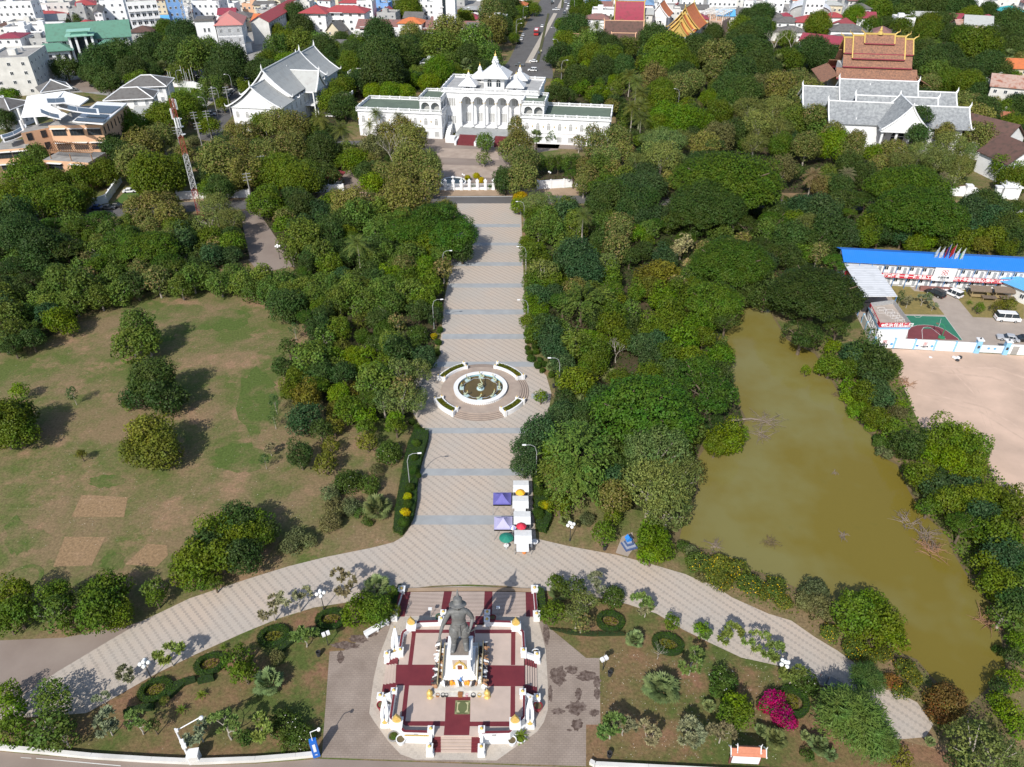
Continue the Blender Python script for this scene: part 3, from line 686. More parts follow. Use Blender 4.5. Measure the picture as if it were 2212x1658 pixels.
LM = [('the round fountain', 1037, 845), ('the bronze statue', 992, 1480), ('the white market stalls', 1128, 1110), ('the centre of the pond', 1760, 1080), ('the palace towers', 1062, 200), ('the palace left wing', 870, 275), ('the palace right wing', 1225, 290),
      ('the palace front fence', 1006, 405), ('the grey-roofed white hall', 620, 235), ('the peach hotel', 150, 320), ('the red and white mast', 415, 440), ('the green-roofed building', 200, 130), ('the pink-roofed block', 480, 100),
      ('the street of parked cars', 520, 215), ('the top of the boulevard', 1200, 25), ('the boulevard junction', 1120, 150), ('the gold-trimmed orange temple', 1465, 78), ('the concrete building frame', 1550, 80), ('the maroon temple roof', 1890, 170),
      ('the triple-gabled grey hall', 1890, 300), ('the blue-roofed site block', 2030, 590), ('the basketball court', 2010, 705), ('the bare sandy yard', 2080, 880), ('the orange-roofed notice board', 1606, 1635), ('the left paved forecourt', 770, 1500),
      ('the blue kiosk post', 685, 1620), ('the camera pole', 405, 1635), ('the left curved path', 400, 1380), ('the right curved path', 1500, 1320), ('the middle of the lawn', 400, 870), ('the top edge of the lawn', 480, 655),
      ('the upper promenade', 1060, 520), ('the middle promenade', 1045, 690), ('the long clipped hedge', 880, 1040), ('the white roadside wall', 460, 425), ('the sandy track in the wood', 1380, 600), ('the brown drive', 560, 520),
      ('the fallen branches in the water', 1655, 920), ('the brown-roofed houses', 2170, 320), ('the arched white hall', 1745, 45), ('the white site canopy', 1880, 640), ('the small hipped villa', 300, 215), ('the white house behind the hotel', 100, 205),
      ('the long school block', 900, 75), ('the red-roofed school', 690, 70), ('the brown temple hall', 1350, 88), ('the pale houses by the top right road', 2100, 70), ('the orange roof by the right edge', 2195, 170), ('the white gateway', 2150, 415),
      ('the blue shrine', 1357, 1175), ('the left flight of garden rings', 590, 1380), ('the right hedge rings', 1430, 1380), ('the bright hedge bank by the pond', 1700, 1260), ('the bottom right path end', 1960, 1560), ('the hedge by the left lawn corner', 60, 1000),
      ('the dry square in the lawn', 215, 1100), ('the lower left lawn corner', 50, 1240), ('the red gatehouse', 722, 400), ('the lake-side site wall', 1900, 745), ('the round lawn pool', 1290, 190), ('the white garden wall', 1200, 405)]
LMW = [(n, at(x, y)) for n, x, y in LM]
def auto_label(words, p):
 best = sorted(LMW, key=lambda q: (q[1].xy - p.xy).length)[0]
 d = p.xy - best[1].xy; L_ = d.length; a, b = proj(p.x, p.y, 0), proj(best[1].x, best[1].y, 0)
 dx, dy = a[0] - b[0], a[1] - b[1]
 rel = 'beside' if L_ < 3 else ('left of' if dx < -abs(dy) * 1.3 else 'right of' if dx > abs(dy) * 1.3 else 'behind' if dy < 0 else 'in front of')
 return f'{words} {rel} {best[0]}'
PLANTS = []; CROWN = []
GRP = {'tree': 'trees of the park and town', 'shrub': 'shrubs in the park', 'palm': 'palms in the park and town', 'topiary': 'clipped bushes beside the promenade', 'young tree': 'young trees on the lawn', 'plant': 'garden plants'}
def plant(code, px, py, rp, hz=None, sx=1.0):
 f, a, b, colr, words, cat = KIND[code]
 k0 = (at(px + 1, py) - at(px, py)).x
 r = max(.25, rp * k0 * .93); zc = a * r + b if a else b
 if f in ('frangi', 'bare'): zc = r * .75
 if hz: zc = hz
 p = at(px, py, max(.2, zc))
 rp *= {'B': 1.22, 'D': 1.25, 'E': 1.22, 'L': 1.15, 'T': 1.16, 'I': 1.25, 'O': 1.2, 'F': 1.2, 'R': 1.16, 'r': 1.02, 'C': 1.1, 'P': 1.25, 'A': 1.1, 'G': 1.5, 'g': 1.45, 'w': 1.2, 'l': 1.3}.get(code, 1.0)
 r = max(.25, rp * (at(px + 1, py, zc) - at(px, py, zc)).x)
 rd = random.Random(int(px * 31 + py * 17 + rp))
 # sizes of palms are natural: the length of their fronds
 fs = sorted(FAM[f], key=lambda q: abs(math.log(q['r'] / r)))[0]; s = r / fs['r']
 NM = {'D': 'dense_tree', 'L': 'lime_green_tree', 'E': 'bluish_tree', 'A': 'yellowish_tree', 'T': 'teak_tree', 'I': 'large_leaved_tree', 'O': 'open_tree', 'Z': 'flowering_tree', 'r': 'dark_umbrella_tree', 'V': 'bougainvillea'}.get(code) or {'round': 'broadleaf_tree', 'teak': 'tall_tree', 'rain': 'umbrella_tree', 'feather': 'feathery_tree', 'shrub': 'shrub', 'topiary': 'clipped_bush', 'column': 'upright_tree', 'droop': 'arching_tree', 'needle': 'needle_tree', 'young': 'young_tree',
          'coconut': 'coconut_palm', 'fanlow': 'fan_palm', 'fantall': 'fan_palm', 'frangi': 'frangipani', 'bare': 'bare_tree', 'cycad': 'cycad'}[f]
 size = 'small ' if (cat == 'tree' and r < 2.4) else 'large ' if (cat == 'tree' and r > 5) else ''
 root = empty(NM, (p.x, p.y, 0), rd.uniform(0, 6.28), auto_label(size + words, p), cat, words + 's')
 v = rd.uniform(.8, 1.22); h = rd.uniform(-.15, .15)
 col = (colr[0] * v * (1 + h), colr[1] * v, colr[2] * v * (1 - h * .5), 1)
 c = rd.choice(fs['crowns'])
 if f in ('frangi', 'bare'):
  if c[0]:
   o = link('leaves', c[0], root, sc=(s,) * 3); o.color = col
  link('branches', c[1], root, sc=(s,) * 3)
 else:
  zs = s * rd.uniform(.9, 1.1)
  o = link('fronds' if f in ('coconut', 'fanlow', 'fantall', 'cycad') else 'crown', c, root, (0, 0, zc), (0, 0, rd.uniform(0, 6.28)), (s * rd.uniform(.92, 1.08), s * rd.uniform(.92, 1.08), zs)); o.color = col
  tz = {'coconut': zc / 9, 'fantall': zc / 6.5}.get(f, s)
  if f not in ('coconut', 'fantall', 'fanlow', 'cycad'):
   th = {'round': 1.3, 'teak': 1.9, 'rain': .75, 'feather': 1.7, 'shrub': .7, 'topiary': .6, 'column': 2.2, 'droop': 1.0, 'needle': 1.1, 'young': 1.86}[f] * fs['r']
   tz = max(.3, zc + r * .25) / th
  link('stem' if f in ('shrub', 'topiary') else 'trunk', fs['trunk'], root, sc=(s if f not in ('coconut', 'fantall') else 1, s if f not in ('coconut', 'fantall') else 1, tz))
  FL = {'w': (.8, .8, .72), 'x': (.7, .55, .08), 'o': (.36, .13, .05), 'V': (.05, .1, .02), 'T': (.2, .17, .07)}.get(code)
  if FL:
   nb = {'w': .16, 'T': .45, 'x': .35, 'o': .5}.get(code, 1.0); key = 'bl%s%s%s' % (f, fs['r'], nb)
   if key not in FAM:
    rg = np.random.default_rng(5); rr = fs['r']; n = int((60 + rr * 60) * nb); d = sph(n * 2, rg); d = d[d[:, 2] > -.1]
    P = d * rr * np.array([1, 1, .78 if f == 'shrub' else 1.0]) * rg.uniform(.82, 1.0, (len(d), 1))
    FAM[key] = Q('blossom_sprays', leaves(P, unit(d + rg.normal(size=d.shape) * .4), (.12 if nb < .9 else .2) if rr < 3.5 and f == 'shrub' else .4, .9, rg))
   q = link('blossom', FAM[key], root, (0, 0, zc), (0, 0, rd.uniform(0, 6.28)), (s, s, zs)); q.color = (*FL, 1)
 PLANTS.append((root, px, py)); CROWN.append((p.x, p.y, r))
 return root
def tile(i, j, s):
 for e in s.split():
  q = e.split(','); plant(q[0], 553 * i + float(q[1]) * 2.5, 414.5 * j + float(q[2]) * 2.5, float(q[3]) * 1.25)
# code,x,y,radius on each of the enlarged tiles of the photo
tile(0, 0, 'D,19,59,22 D,38,59,16 D,57,60,19 D,86,54,26 D,104,50,28 D,125,50,26 D,115,62,24 D,86,66,18 q,141,59,13 D,154,48,30 I,170,52,30 I,148,42,18 D,166,40,18 I,180,43,18 D,199,54,30 '
 'D,196,65,22 B,143,28,18 B,160,30,12 I,183,77,20 q,58,20,9 U,67,19,9 L,11,83,13 L,4,81,10 B,159,94,26 B,142,103,30 B,108,110,32 D,100,129,24 T,123,127,30 T,140,121,24 T,118,142,30 '
 'I,32,138,22 B,25,150,30 B,48,158,24 B,70,154,22 B,135,153,42 D,112,135,24 B,150,145,24 T,190,139,34 T,208,133,26 T,213,150,30 T,202,115,18 I,173,88,12 D,3,103,16 B,193,90,12 T,215,115,20 '
 'B,181,110,16 s,168,122,12 B,212,76,12 B,176,103,12 s,138,111,12 D,76,64,14 D,132,64,16 I,156,64,18 D,186,62,16 D,70,60,12 B,174,96,10 L,169,80,8 L,179,83,7 B,100,119,18 B,90,150,22 T,160,133,18')
tile(1, 0, 'B,18,28,15 L,29,16,18 L,33,27,16 B,27,36,18 I,40,40,24 I,56,40,22 I,19,43,20 B,10,52,18 L,26,54,18 D,73,33,12 D,85,48,22 B,81,56,20 I,70,46,16 D,106,30,24 D,108,50,34 D,125,48,30 '
 'D,110,64,34 T,134,30,20 I,93,41,12 D,133,42,22 T,166,30,30 I,160,44,30 D,145,40,22 I,190,40,30 T,203,14,24 T,204,29,26 I,200,50,22 D,183,50,22 L,158,62,26 L,150,72,18 I,168,56,18 '
 'q,182,57,13 D,123,68,18 L,133,69,16 L,102,80,16 L,116,80,18 L,129,80,16 D,88,72,20 B,74,77,20 B,65,88,22 D,76,92,22 T,82,93,14 D,88,100,10 P,55,101,18 P,74,111,18 D,60,113,16 I,51,115,18 '
 'B,6,109,22 T,18,108,26 T,33,110,26 T,30,130,30 T,10,134,28 D,56,131,28 B,6,150,30 B,22,148,32 B,38,156,32 D,65,151,16 P,103,97,11 P,98,107,10 P,123,100,12 T,112,115,18 T,127,112,20 '
 'T,134,121,26 O,102,129,24 L,86,140,24 K,118,140,30 T,133,140,30 T,148,144,26 T,126,156,28 L,100,159,20 T,150,158,22 T,142,117,12 I,198,123,15 I,197,137,12 T,218,130,20 D,216,155,22 '
 'B,133,9,22 B,116,8,10 B,147,10,12 B,116,2,8 T,201,4,14 D,195,60,16 B,176,46,18 D,48,157,24 B,172,64,14 B,44,52,18 D,64,47,16 D,56,121,16 T,118,124,18 T,109,148,18 D,93,150,18')
tile(2, 0, 'B,13,6,11 B,8,11,13 B,19,8,10 B,6,20,10 B,2,33,9 B,2,24,9 B,56,4,11 B,54,11,10 B,69,10,19 L,43,22,14 L,44,34,16 B,45,47,16 D,35,50,11 P,56,15,10 P,64,26,12 P,73,22,12 P,93,22,14 '
 'P,115,23,13 P,87,16,10 B,101,19,11 D,76,37,20 I,64,40,20 B,48,56,14 q,43,58,12 I,56,48,18 B,69,48,22 B,84,52,24 D,85,42,20 I,100,42,18 D,123,33,24 B,134,45,34 D,156,47,28 I,118,48,16 '
 'B,129,56,30 B,145,56,26 D,162,40,20 D,174,30,17 D,164,54,20 T,177,50,30 T,176,64,24 D,200,33,22 D,212,26,22 D,206,19,20 D,216,12,20 D,190,37,16 D,200,43,26 D,213,47,24 D,195,64,30 D,210,60,26 '
 'D,188,76,24 D,201,80,26 q,96,56,12 B,86,60,12 B,94,70,12 L,59,74,18 L,55,67,16 L,40,74,12 D,39,83,18 D,48,83,12 L,70,82,15 L,80,81,14 L,88,70,12 P,102,64,16 P,108,70,16 P,111,79,16 P,104,92,15 '
 'P,111,90,16 P,112,101,16 O,123,69,22 B,129,80,24 T,143,76,24 T,156,72,20 D,117,86,16 B,127,87,22 D,94,92,14 S,94,101,10 A,151,94,12 L,132,101,26 L,148,106,30 L,162,107,24 B,125,108,18 L,170,86,16 '
 'B,179,98,22 s,160,93,12 q,186,95,12 O,178,119,26 T,166,127,24 D,156,116,14 O,215,76,20 F,205,95,26 F,213,108,30 F,210,125,22 F,120,121,20 F,133,125,30 F,145,122,22 F,129,138,32 F,109,142,22 '
 'F,140,140,22 E,115,152,22 T,6,110,18 T,6,125,24 T,10,140,26 T,9,155,26 q,21,118,13 I,34,117,11 T,70,113,18 T,58,123,12 T,90,123,28 T,72,129,22 T,96,133,20 T,82,138,24 I,76,148,24 T,63,143,16 '
 'T,65,154,20 T,86,148,20 I,96,154,20 U,26,140,10 U,33,141,10 U,40,140,10 U,47,141,10 U,54,140,10 T,62,160,16 R,82,162,30 E,101,161,22 E,120,161,24 r,175,143,50 R,185,159,86 I,186,89,18 D,192,115,22 L,64,58,12')
tile(3, 0, 'D,90,6,22 D,108,4,22 I,116,15,18 D,124,6,22 D,140,5,22 D,154,6,20 D,169,7,20 B,175,14,18 D,190,10,16 L,75,15,20 B,43,22,21 B,89,23,16 B,115,23,16 B,123,20,14 B,138,20,18 q,159,17,12 B,139,29,22 '
 'D,156,32,18 P,140,36,12 B,169,33,22 B,180,42,32 D,196,34,22 D,208,20,24 D,213,33,24 D,215,43,20 D,190,57,24 D,200,62,18 q,208,48,11 D,132,48,24 D,140,56,26 D,153,50,24 D,162,62,22 B,126,39,10 '
 'I,145,64,22 B,156,70,22 B,172,72,24 D,182,79,16 T,138,74,20 D,130,88,22 D,129,105,21 D,127,119,19 T,150,90,18 T,165,93,22 T,176,106,30 T,182,120,26 D,165,101,16 B,205,95,20 B,212,108,18 D,213,134,16 '
 'B,206,144,22 B,209,155,20 D,190,128,14 F,172,131,20 F,156,127,28 F,147,140,28 F,166,144,22 F,132,131,20 F,160,154,16 p,152,152,12 T,10,75,26 T,25,72,22 K,5,42,22 K,20,42,22 B,16,34,16 '
 'D,38,45,28 D,48,50,24 D,60,48,18 q,9,54,15 D,3,60,16 T,35,80,22 T,30,90,28 T,48,95,23 I,43,108,26 I,23,106,24 F,6,95,24 F,8,113,26 B,10,127,20 T,33,128,24 L,56,126,30 L,64,112,18 T,75,106,18 '
 'T,87,98,16 I,80,116,18 T,72,130,24 T,100,134,22 T,110,130,18 T,114,143,22 T,95,143,18 D,83,152,22 p,39,150,19 p,69,149,16 O,12,148,24 O,44,161,16 D,62,161,22 R,120,165,60 R,-6,157,34 '
 'D,118,6,16 D,102,20,12 D,148,18,16 D,186,100,12 L,199,118,12 I,130,148,12 D,178,26,12 I,122,30,12')
tile(0, 1, 'B,10,6,30 B,33,6,30 B,56,10,31 B,70,4,22 D,12,23,30 D,18,38,36 D,38,50,34 D,6,42,26 r,10,65,30 r,25,76,24 D,6,82,20 r,56,50,34 R,69,31,26 R,88,25,26 R,129,49,44 R,145,62,28 '
 'R,105,40,30 T,118,16,22 T,133,13,24 T,148,21,24 T,125,25,18 T,145,9,18 F,185,13,26 F,200,25,24 F,180,25,22 B,200,45,22 S,168,43,12 B,100,56,20 K,182,33,14 O,72,60,14 I,56,79,30 I,73,86,28 I,86,92,21 '
 'I,64,96,23 I,42,87,18 I,33,96,18 I,9,109,28 I,22,106,20 I,13,123,24 I,28,120,16 I,4,131,16 L,50,111,26 L,60,117,16 I,152,69,21 I,166,76,23 I,156,83,20 I,179,73,21 I,190,80,21 I,202,72,21 '
 'I,210,80,21 I,218,85,18 I,212,70,14 D,170,56,12 D,16,12,18 s,196,59,8 D,30,64,22 S,169,33,10')
for c, x, y, r in (('I', 253, 565, 24), ('I', 250, 600, 30), ('I', 257, 635, 25)): plant(c, x, y, r)
plant('I', 296, 704, 34, 6.0); plant('I', 286, 748, 40, 3.6); plant('I', 316, 734, 30, 4.0); plant('D', 330, 818, 42, 5); plant('D', 362, 858, 38, 3.2); plant('D', 303, 852, 30, 3); plant('L', 276, 872, 14, 1.4)
plant('A', 325, 932, 46, 5); plant('A', 345, 975, 46, 3.2); plant('A', 298, 972, 38, 3.0); plant('D', 1990, 248, 20, 13); plant('D', 1985, 290, 22, 9); plant('T', 1850, 300, 20, 9); plant('T', 1800, 285, 22, 9); plant('T', 2040, 290, 22, 8); plant('L', 1885, 330, 20, 6); plant('F', 1950, 350, 26, 7); plant('T', 1760, 250, 24, 9)
tile(1, 1, 'B,8,10,28 L,26,20,18 L,26,30,22 D,40,12,24 I,42,40,30 D,33,6,22 E,56,17,20 B,64,12,20 T,82,13,32 I,88,23,30 D,76,26,24 T,101,12,22 I,108,20,24 T,126,7,34 T,140,8,26 R,134,34,40 R,156,27,48 '
 'R,170,39,43 D,178,50,20 B,150,45,22 L,145,62,18 I,112,30,20 P,87,43,20 D,100,50,21 I,101,62,22 I,112,54,17 I,56,56,24 B,64,64,22 L,70,56,12 Y,108,70,9 I,6,76,21 I,12,86,21 I,24,80,23 I,30,88,21 '
 'I,42,85,23 I,52,92,23 I,56,80,19 I,68,84,23 I,72,95,23 I,83,88,25 I,94,84,21 I,96,95,23 I,108,90,23 I,118,97,21 I,110,102,17 I,87,100,17 L,118,74,20 B,130,76,23 L,142,74,22 B,150,82,21 I,133,88,23 '
 'B,145,93,21 I,125,90,17 L,150,70,15 D,140,103,18 B,153,100,15 H,156,109,7 A,90,111,16 H,92,125,15 H,111,121,20 S,124,116,12 s,125,127,16 w,140,124,20 w,104,133,19 w,135,137,18 H,146,145,9 H,149,137,6 h,154,125,6 '
 'H,150,147,8 H,156,139,7 H,158,130,6 H,159,119,6 N,34,106,10 N,33,118,12 D,54,118,20 B,70,119,21 D,58,106,16 B,54,100,16 A,73,112,14 D,28,134,16 D,24,151,17 I,47,147,30 B,50,138,20 A,74,133,15 L,70,142,17 '
 'L,85,141,18 L,96,141,16 B,112,145,15 L,90,152,19 L,100,155,21 F,125,156,26 F,140,154,22 D,56,157,22 B,36,160,19 D,46,58,16 S,42,64,12 I,62,100,14 D,118,44,14 I,116,64,12 T,70,6,16')
tile(2, 1, 'y,7,5,15 L,6,12,14 F,20,11,24 F,31,8,18 B,20,20,18 I,30,24,22 B,18,31,16 I,23,35,21 I,35,33,20 E,48,18,21 I,54,26,18 I,56,33,19 P,62,19,16 D,76,11,24 D,85,6,30 D,100,6,28 D,104,17,24 '
 'D,115,6,22 E,110,20,22 T,93,30,24 T,91,40,23 T,90,50,24 I,77,28,18 L,108,36,16 I,118,33,17 E,56,57,35 E,64,70,30 I,48,48,24 F,82,62,20 B,83,74,21 B,24,58,22 F,27,70,26 B,20,78,20 B,33,78,21 '
 'L,23,48,12 B,13,45,14 I,12,56,12 Z,147,45,20 Z,142,52,12 Z,152,62,11 E,135,59,18 E,130,56,16 D,133,47,14 A,128,70,27 A,115,74,22 A,120,84,24 B,108,87,16 A,140,74,18 B,118,42,12 R,190,62,64 r,156,23,40 '
 'r,170,12,66 r,204,30,26 F,192,25,20 r,215,47,26 R,175,95,46 r,185,111,28 L,130,94,25 B,145,87,24 B,158,90,21 x,160,101,22 B,140,106,25 B,130,112,21 B,165,110,23 L,155,118,25 B,135,120,25 B,120,120,23 '
 'D,110,118,17 L,148,130,29 B,165,126,21 E,125,132,25 E,113,133,23 B,135,140,25 E,120,144,21 L,180,143,23 U,181,135,14 B,155,145,25 R,160,157,40 D,140,156,24 B,118,159,24 K,90,142,20 C,60,96,40 C,78,94,26 '
 'B,88,106,25 D,70,110,18 B,85,116,25 D,96,115,17 L,18,98,17 L,23,106,17 B,16,113,17 D,28,115,21 B,20,123,17 E,33,125,23 E,36,134,21 E,44,150,20 E,42,142,16 L,69,128,20 L,62,124,12 B,72,140,24 B,78,131,17 '
 'B,64,150,16 B,72,148,20 S,54,133,11 H,15,139,6 H,16,144,7 H,21,138,6 H,22,150,7 H,24,145,5 H,28,149,6 H,13,135,5 H,26,154,5 H,34,158,6 H,20,134,6 Y,33,152,9 Y,85,160,15 '
 'I,44,70,12 D,40,115,12 B,93,94,14 D,102,56,16 B,48,78,12 H,13,129,5 H,12,123,5')
tile(3, 1, 'R,6,8,22 R,6,25,26 D,20,13,16 E,30,14,26 E,47,18,30 D,60,11,20 F,35,30,26 B,24,26,22 D,50,35,29 r,40,42,30 D,20,40,26 D,64,33,19 r,70,6,30 r,85,8,24 R,130,19,66 U,87,18,10 B,87,29,21 '
 'E,98,23,22 D,108,18,19 E,108,28,20 B,110,33,21 D,96,38,18 E,116,39,18 L,135,42,20 B,126,45,15 B,85,39,20 E,72,39,18 E,145,33,23 D,155,40,19 B,165,42,21 E,175,20,30 D,185,12,25 E,190,25,28 D,205,30,25 '
 'r,210,15,28 B,195,40,21 A,185,46,17 D,215,42,21 B,206,50,15 r,6,52,26 D,20,56,19 T,43,54,20 B,30,54,18 r,42,88,80 r,30,123,38 r,60,118,26 r,13,80,24 L,56,134,15 E,75,140,22 D,85,142,29 D,95,150,30 '
 'B,106,148,16 B,70,153,19 L,46,152,12 L,33,154,9 B,62,156,11 N,115,90,9 g,119,78,8 c,139,90,8 g,133,96,9 g,142,101,7 g,120,98,9 c,168,88,7 c,174,96,6 L,183,100,9 A,208,97,15 A,199,99,11 H,177,81,3 H,187,82,3 '
 'E,170,33,20 D,153,26,18 E,200,18,22 B,179,37,16')
tile(0, 2, 'B,6,33,38 B,15,26,28 B,15,42,28 B,4,45,22 L,16,6,16 N,62,8,12 A,70,61,10 D,205,118,30 B,190,128,30 B,208,133,28 D,178,140,30 B,170,153,34 B,190,150,30 D,210,148,28 B,156,156,18')
tile(1, 2, 'N,16,16,13 N,15,29,12 N,7,65,10 g,13,60,10 D,38,62,21 A,43,11,24 E,42,30,28 B,30,6,18 L,72,9,21 A,83,6,16 A,68,22,17 A,67,36,18 A,64,53,17 A,60,69,21 L,95,29,19 B,95,38,16 A,96,50,19 L,120,30,17 B,121,37,16 '
 'F,125,13,28 F,110,15,22 F,138,17,18 F,140,10,16 w,116,60,23 s,104,75,15 w,80,85,23 S,98,88,23 s,64,95,21 s,68,108,23 s,82,106,20 s,64,120,21 S,90,112,12 S,97,118,12 Y,105,109,27 s,35,133,22 s,30,140,20 s,46,136,18 '
 'B,2,118,22 B,4,132,24 D,10,126,20 H,135,33,6 H,139,38,6 H,143,40,4 D,56,40,18 B,54,2,18')
tile(2, 2, 'E,23,42,30 E,13,56,24 E,11,70,22 E,35,33,21 E,43,25,24 D,45,13,17 Y,59,19,21 L,25,11,12 R,115,25,86 R,170,9,50 r,175,35,24 L,185,48,30 L,195,42,18 B,176,53,20 C,56,62,66 C,56,85,52 C,40,76,36 L,35,56,22 '
 'L,22,72,12 B,42,104,21 F,125,62,56 F,120,90,52 F,142,82,46 F,135,108,40 B,150,60,18 L,121,129,24 L,125,140,30 L,120,148,22 B,79,129,21 s,65,117,15 B,87,115,15 Y,46,119,12 Y,140,124,12 S,148,141,14 x,162,156,24 '
 'x,180,157,24 x,195,161,23 x,176,164,22 s,156,146,14 S,30,104,12 H,21,93,5 H,20,100,5 H,20,106,5 h,24,109,4 B,100,62,22 D,90,56,24')
tile(3, 2, 'E,92,6,22 B,83,3,16 L,115,19,11 l,70,13,13 B,90,30,16 B,100,33,12 L,76,23,10 E,115,45,13 D,132,50,15 s,100,60,16 B,150,48,30 L,165,47,30 B,178,56,28 L,160,68,26 L,138,59,22 B,175,73,22 D,148,80,15 D,135,80,12 '
 'E,162,87,21 E,175,90,20 s,125,86,12 B,156,101,28 B,140,106,19 B,176,101,28 B,195,98,26 B,212,110,28 E,188,118,28 B,200,132,34 E,202,148,32 B,188,156,22 L,215,154,22 B,212,95,20 g,156,112,12 S,120,74,12 s,130,95,10 l,82,21,12 l,88,38,10 S,95,47,10')
tile(0, 3, 'B,11,18,28 B,14,33,30 B,6,40,22 B,50,18,26 I,48,33,30 B,60,38,22 B,90,12,30 B,86,30,38 B,101,33,26 D,76,18,22 I,133,10,20 B,134,19,16 B,170,2,22 B,185,6,14 L,6,100,22 L,7,116,30 B,10,133,28 I,45,101,22 I,46,115,26 I,40,133,32 I,55,140,22 '
 'g,90,109,12 g,111,90,16 G,148,74,20 c,193,62,7 B,204,73,26 B,211,83,22 A,142,108,9 H,90,128,7 g,95,134,22 G,122,133,22 D,132,129,10 g,174,140,20 G,198,137,26 c,174,103,10 c,157,116,10 c,118,122,7 S,212,140,16')
tile(1, 3, 'g,15,34,22 g,37,26,24 g,75,14,26 Y,104,11,24 L,86,30,26 B,104,30,26 B,118,30,12 S,119,18,10 B,94,20,16 G,43,58,18 s,18,70,14 Y,11,93,26 w,26,130,26 w,40,140,20 G,6,136,20 S,25,145,16 V,70,40,2 B,118,13,10')
tile(2, 3, 'Y,40,16,18 B,39,6,17 S,24,18,8 S,24,30,9 B,36,31,22 D,54,11,20 F,56,33,22 F,64,22,20 T,60,40,16 w,87,19,18 g,74,13,16 G,112,29,16 g,115,33,14 L,138,39,15 L,164,47,15 G,164,52,12 G,186,59,18 G,208,64,22 Y,106,56,19 Y,129,99,31 K,126,69,16 '
 'G,154,81,24 w,182,90,22 S,178,98,18 L,195,112,26 B,198,120,22 B,188,122,20 Y,170,113,12 G,85,137,22 g,96,135,18 g,116,140,18 g,150,142,22 g,158,144,18 g,180,141,20 V,219,112,16 Y,215,134,12 x,180,5,24 x,205,7,24 s,164,1,14 x,218,15,16')
tile(3, 3, 'x,6,10,24 x,13,23,18 s,39,14,26 s,44,28,26 s,33,22,22 B,76,33,34 L,90,27,30 B,100,42,32 L,108,54,26 B,88,52,24 x,54,50,20 x,74,64,22 x,86,70,20 x,100,68,18 x,118,80,20 x,125,88,18 o,108,93,18 x,115,101,18 o,153,108,36 o,148,119,22 '
 'M,72,125,60 M,85,90,30 M,58,113,30 M,92,142,40 G,2,72,18 w,33,93,21 G,20,90,18 V,6,108,22 V,11,119,22 V,16,127,18 B,200,8,30 D,212,22,28 B,219,32,20 L,215,56,18 D,212,70,16 L,210,90,22 L,200,108,18 L,208,118,24 L,217,130,22 '
 'F,180,150,46 F,200,157,38 E,168,160,26 Y,44,148,20 Y,6,142,22 Y,54,156,12 S,34,154,14 A,113,158,22 S,200,65,12 Y,140,144,9 Y,32,139,10 D,200,95,14')
for c, x, y, r in (('B', 1795, 790, 26), ('E', 1850, 775, 30), ('D', 1890, 800, 34), ('B', 1915, 790, 28), ('L', 1835, 835, 22), ('B', 1870, 850, 26), ('E', 1905, 860, 26), ('l', 1850, 890, 20), ('B', 1895, 905, 26), ('s', 1940, 890, 22), ('B', 1930, 930, 24), ('S', 1905, 960, 22), ('D', 1960, 960, 30), ('B', 1990, 1030, 30), ('E', 2020, 1060, 30)): plant(c, x, y, r)
for x, y in ((640, 36), (655, 130), (560, 155), (585, 160), (235, 180), (300, 180), (325, 150), (1410, 140), (1475, 165), (1640, 150), (1620, 120), (1700, 130), (1300, 150), (1345, 150), (1250, 170), (1210, 120), (1225, 95), (1240, 60), (1085, 30), (1095, 10), (1078, 60),
             (2120, 240), (2080, 160), (2045, 120), (2200, 60), (2190, 100), (2060, 20), (2000, 12), (1920, 15), (1895, 25), (330, 100), (395, 75), (700, 105), (770, 100), (1650, 60), (1620, 45), (1600, 62), (2205, 235), (2190, 390), (2130, 440), (880, 20), (1000, 50), (650, 60)):
 plant('D' if (x * 7 + y) % 3 else 'B', x, y, 22 + (x * 13 + y * 7) % 9)
FOREST = {'right': [(1145, 455), (1300, 446), (1700, 455), (2230, 470), (2230, 525), (1835, 528), (1800, 600), (1660, 640), (1580, 665), (1548, 740), (1565, 800), (1578, 860), (1590, 905), (1520, 945), (1490, 1010), (1490, 1060), (1440, 1110), (1300, 1080), (1200, 1010), (1185, 940), (1215, 860), (1205, 790), (1160, 740)],
 'left': [(975, 455), (950, 640), (925, 760), (870, 860), (850, 900), (720, 880), (700, 760), (660, 690), (570, 640), (640, 590), (610, 520), (600, 460)],
 'farleft': [(-20, 485), (220, 485), (420, 470), (510, 480), (520, 560), (360, 590), (320, 625), (200, 650), (80, 730), (-20, 760)],
 'garden': [(430, 330), (480, 310), (700, 325), (880, 345), (925, 395), (790, 400), (770, 350), (700, 350), (670, 400), (440, 412)],
 'behind': [(650, 112), (1000, 112), (1060, 165), (960, 175), (770, 190), (740, 210), (745, 160), (650, 140)],
 'rightgarden': [(1200, 185), (1215, 130), (1330, 118), (1500, 95), (1790, 110), (1740, 170), (1740, 330), (1800, 350), (2060, 345), (2060, 400), (1700, 405), (1400, 395), (1240, 380), (1150, 375), (1330, 330), (1330, 240), (1210, 225)],
 'topright': [(1990, 60), (2220, 90), (2220, 320), (2110, 250), (2060, 150), (1990, 110)], 'bank': [(2130, 1050), (2230, 1100), (2230, 1560), (2190, 1540), (2160, 1300), (2090, 1190), (2040, 1080)]}
def inside(x, y, P):
 c = False
 for i in range(len(P)):
  a, b = P[i], P[(i + 1) % len(P)]
  if (a[1] > y) != (b[1] > y) and x < (b[0] - a[0]) * (y - a[1]) / (b[1] - a[1]) + a[0]: c = not c
 return c
rd = random.Random(77)
